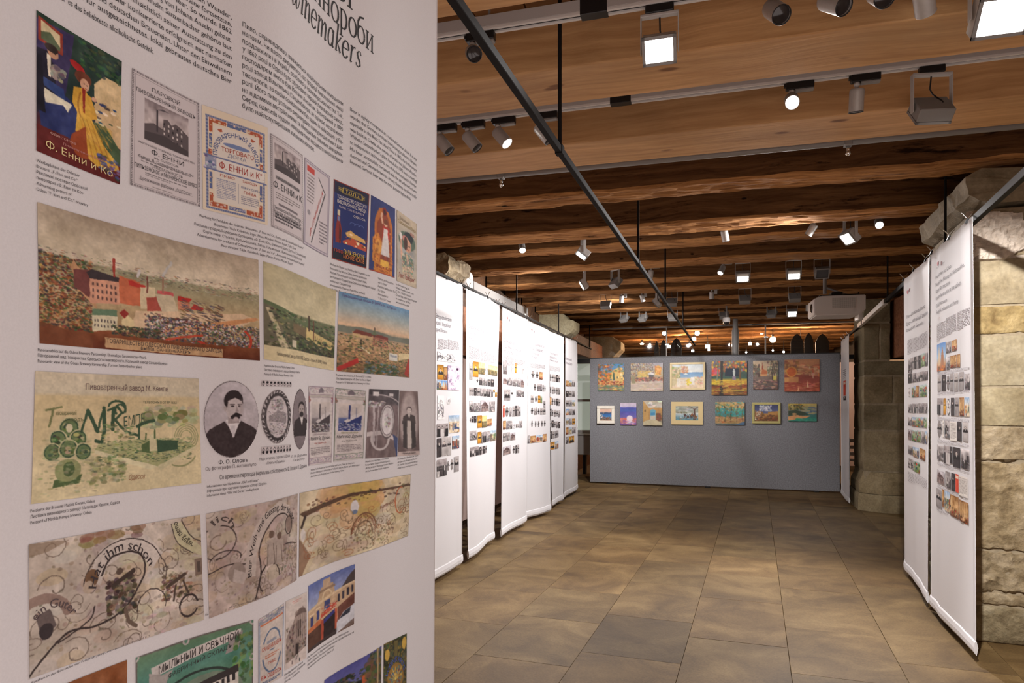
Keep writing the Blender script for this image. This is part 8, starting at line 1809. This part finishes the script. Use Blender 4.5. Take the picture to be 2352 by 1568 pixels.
# ---------------------------------------------------------------- glass screen, steel post and the room behind it
GY = 13.75
t = thing('glass_screen', 'frameless glass screen with a slim top rail above and behind the display wall', 'screen', (0.5, GY, 0))
xr0, xr1 = -2.28, 3.55
bm = bmesh.new(); box(bm, xr0 - .5, xr1 - .5, -.025, .025, 2.945, 2.972, .003); bm_obj('top_rail', bm, M_GREYP, t)
M_JOINT = simple('pale_joint', (.5, .45, .4, 1), .4)
jx = [at_y(p, 780, GY).x for p in (1531, 1758)]
xs = [xr0] + jx + [xr1]
for a, b in zip(xs, xs[1:]):
    bm = bmesh.new(); box(bm, a - .5 + .012, b - .5 - .012, -.006, .006, .03, 2.945); bm_obj('pane', bm, M_GLASS, t)
for x in jx:
    bm = bmesh.new(); box(bm, x - .5 - .012, x - .5 + .012, -.016, .016, 0, 2.945, .002); bm_obj('mullion', bm, M_JOINT, t)
for x, z in ((jx[1], 2.7), (jx[0], 2.6)):
    bm = bmesh.new(); box(bm, x - .5 - .03, x - .5 + .05, -.03, -.016, z, z + .03, .003); bm_obj('hinge', bm, M_CHROME, t)
pp = at_y(1689, 780, 13.1)
t = thing('steel_post', 'grey steel post rising behind the middle of the display wall', 'post', (pp.x, 13.1, 0))
bm = bmesh.new(); lathe(bm, [(0, 0), (.062, 0), (.062, 2.78), (.046, 2.84), (.046, 3.0), (0, 3.0)], 20); bm_obj('shaft', bm, M_GREYP, t, True)
bm = bmesh.new(); box(bm, -.075, .075, -.075, .075, 0, .02); bm_obj('base_plate', bm, M_GREYP, t)
bm = bmesh.new(); box(bm, -.068, -.058, -.03, .03, 2.5, 2.54); bm_obj('clasp', bm, M_CHROME, t)
# tall pointed boards standing behind the glass
M_DKB = simple('dark_board', (.018, .012, .01, 1), .7)
for i, (p0, p1, y, top) in enumerate(((1503, 1514, 14.6, 783), (1517, 1531, 14.6, 779), (1541, 1566, 14.6, 776), (1816, 1845, 14.2, 766), (1847, 1868, 14.2, 764), (1873, 1904, 14.2, 766))):
    a, b = at_y(p0, 800, y).x, at_y(p1, 800, y).x; z = at_y((p0 + p1) / 2, top, y).z
    t = thing('pointed_board', 'tall dark pointed board behind the glass, %s' % ['leftmost of the left three', 'middle of the left three', 'right of the left three', 'left of the right three', 'middle of the right three', 'rightmost by the far pillar'][i], 'board', ((a + b) / 2, y, 0), 'dark pointed boards behind the glass')
    bm = bmesh.new(); w = (b - a) / 2
    V = [(-w, 0), (w, 0), (w, z - .16), (w * .55, z - .05), (0, z), (-w * .55, z - .05), (-w, z - .16)]
    r0 = [bm.verts.new((x, -.015, zz)) for x, zz in V]; r1 = [bm.verts.new((x, .015, zz)) for x, zz in V]
    for k in range(7): bm.faces.new((r0[k], r1[k], r1[(k + 1) % 7], r0[(k + 1) % 7]))
    bm.faces.new(r0); bm.faces.new(r1[::-1]); bmesh.ops.recalc_face_normals(bm, faces=bm.faces)
    bm_obj('panel', bm, M_DKB, t)
    bm = bmesh.new(); box(bm, -w, w, -.1, .1, 0, .04); bm_obj('foot', bm, M_DKB, t)
# lamps of the room behind the glass: (px, py, distance, kind, warm, energy, diameter px)
BACK = [(1560, 765, 15.5, 'globe', 1, 60, 11), (1601.5, 765, 15.0, 'globe', 0, 60, 11), (1526, 765, 15.2, 'ring', 0, 0, 9), (1594, 778, 14.6, 'panel', 0, 30, 9), (1474.5, 789, 16.5, 'dish', 1, 20, 10), (1493, 791, 16.5, 'globe', 1, 20, 5), (1555.5, 793, 17, 'globe', 0, 20, 6), (1584, 792, 17, 'globe', 0, 20, 7),
        (1536, 796, 17.4, 'panel', 0, 15, 8), (1625, 795.5, 16, 'panel', 0, 15, 10), (1628, 803, 16.5, 'panel', 0, 5, 5), (1591, 805.5, 18, 'panel', 0, 5, 6), (1775, 779.5, 14.6, 'globe', 1, 60, 14), (1839, 788, 14.0, 'globe', 0, 170, 11), (1723, 789, 16, 'panel', 0, 10, 8), (1749, 762, 15.5, 'ring', 1, 30, 8), (1714, 809, 17, 'globe', 0, 4, 4), (1800, 808, 17, 'globe', 0, 4, 5), (1775, 804.5, 17, 'globe', 0, 3, 4)]
NM = {'globe': 'round lamp', 'panel': 'small square lamp', 'dish': 'dish-shaped lamp', 'ring': 'ring-rimmed spotlight'}
for i, (px, py, d, k, wm, en, dia) in enumerate(BACK):
    p = at_d(px, py, d); r = dia / 2 * d / F
    zone = 'left of the steel post' if px < 1680 else 'right of the steel post'
    same = [b for b in BACK if b[3] == k and (b[0] < 1680) == (px < 1680)]; o_ = ORD[sorted(b[0] for b in same).index(px)] if len(same) > 1 else 'only'
    t = thing('pendant_lamp', '%s %s%s behind the glass, %s' % (o_, 'warm ' if wm else 'white ', NM[k], zone), 'lamp', tuple(p), 'lamps of the room behind the glass')
    M = M_LITW if wm else M_LIT
    bm = bmesh.new()
    if k == 'panel': box(bm, -r, r, -.01, .01, -r * .8, r * .8, .003, M=Matrix.Rotation(.3, 4, 'X'))
    elif k == 'dish': lathe(bm, [(0, r * .5), (r, 0), (r * .7, -r * .45), (0, -r * .5)], 16)
    else: lathe(bm, [(0, r), (r * .5, r * .87), (r * .87, r * .5), (r, 0), (r * .87, -r * .5), (r * .5, -r * .87), (0, -r)], 16)
    bm_obj('bulb', bm, M if k != 'ring' else M_LIT, t, True)
    if k == 'ring':
        bm = bmesh.new(); lathe(bm, [(r * 1.05, -.02), (r * 1.5, -.02), (r * 1.5, .03), (r * 1.05, .03), (r * 1.05, -.02)], 18, rot_to((0, -1, -.2))); bm_obj('reflector', bm, M_CHROME, t, True)
    bm = bmesh.new(); box(bm, -.02, .02, -.02, .02, r * .9, r * .9 + .05, .003); tube(bm, [(0, 0, r * .9), (0, 0, 3.3 - p.z)], .006, 6); bm_obj('stem', bm, M_BLACK, t)
    if en > 4:
        ld = bpy.data.lights.new('lamp_glow', 'POINT'); ld.energy = en * .45; ld.color = (1, .55, .3) if wm else (1, .72, .5); ld.shadow_soft_size = r + .01
        o = link(bpy.data.objects.new('lamp_glow', ld), t); o.location = (0, -.1, -r - .05)

# ---------------------------------------------------------------- things glimpsed at the right end of the display wall
pw = at_d(1953, 1000, 14.9)
t = thing('white_screen', 'pale pink-white screen panel glimpsed between display wall and far pillar', 'screen', (pw.x, pw.y, 0))
bm = bmesh.new(); box(bm, -.55, .6, 0, .05, .1, 2.36, .004); bm_obj('panel', bm, simple('pale_panel', (.62, .5, .5, 1), .8), t)
for sx in (-.5, .55):
    bm = bmesh.new(); box(bm, sx - .02, sx + .02, 0, .05, 0, .1); bm_obj('leg', bm, M_BLACK, t)
pcw = at_d(1984, 922, 12.15)
t = thing('chair', 'white chair half hidden behind the far edge-on banner', 'chair', (pcw.x, pcw.y, 0), None, .3)
bm = bmesh.new(); box(bm, -.2, .2, -.2, .2, .44, .475, .012, seg=2); bm_obj('seat', bm, M_WHITE, t)
for sx in (-.18, .18):
    for sy in (-.18, .18):
        bm = bmesh.new(); box(bm, sx - .018, sx + .018, sy - .018, sy + .018, 0, .45 if sy < 0 else .85, .004); bm_obj('leg', bm, M_WHITE, t)
for z in (.56, .68, .8):
    bm = bmesh.new(); box(bm, -.165, .165, .168, .19, z - .03, z + .03, .004); bm_obj('back_slat', bm, M_WHITE, t)
bm = bmesh.new(); box(bm, -.165, .165, -.19, -.17, .25, .28, .003); bm_obj('stretcher', bm, M_WHITE, t)
pb_ = at_d(1976, 1040, 11.5)
t = thing('draped_cloth', 'black cloth draped on a stand behind the far pillar', 'cloth', (pb_.x + .12, pb_.y, 0))
bm = bmesh.new()
V = [(-.03, 1.12), (-.16, .86), (-.12, .5), (-.08, .35), (.25, .35), (.25, 1.2)]
r0 = [bm.verts.new((x, -.03, z)) for x, z in V]; r1 = [bm.verts.new((x, .06, z)) for x, z in V]
for k in range(6): bm.faces.new((r0[k], r0[(k + 1) % 6], r1[(k + 1) % 6], r1[k]))
bm.faces.new(r0[::-1]); bm.faces.new(r1); bmesh.ops.recalc_face_normals(bm, faces=bm.faces); bm_obj('cloth', bm, M_BLACK, t)
bm = bmesh.new(); tube(bm, [(.1, 0, 0), (.1, 0, 1.15)], .015, 8); box(bm, -.05, .25, -.15, .15, 0, .02); bm_obj('stand', bm, M_BLACK, t)
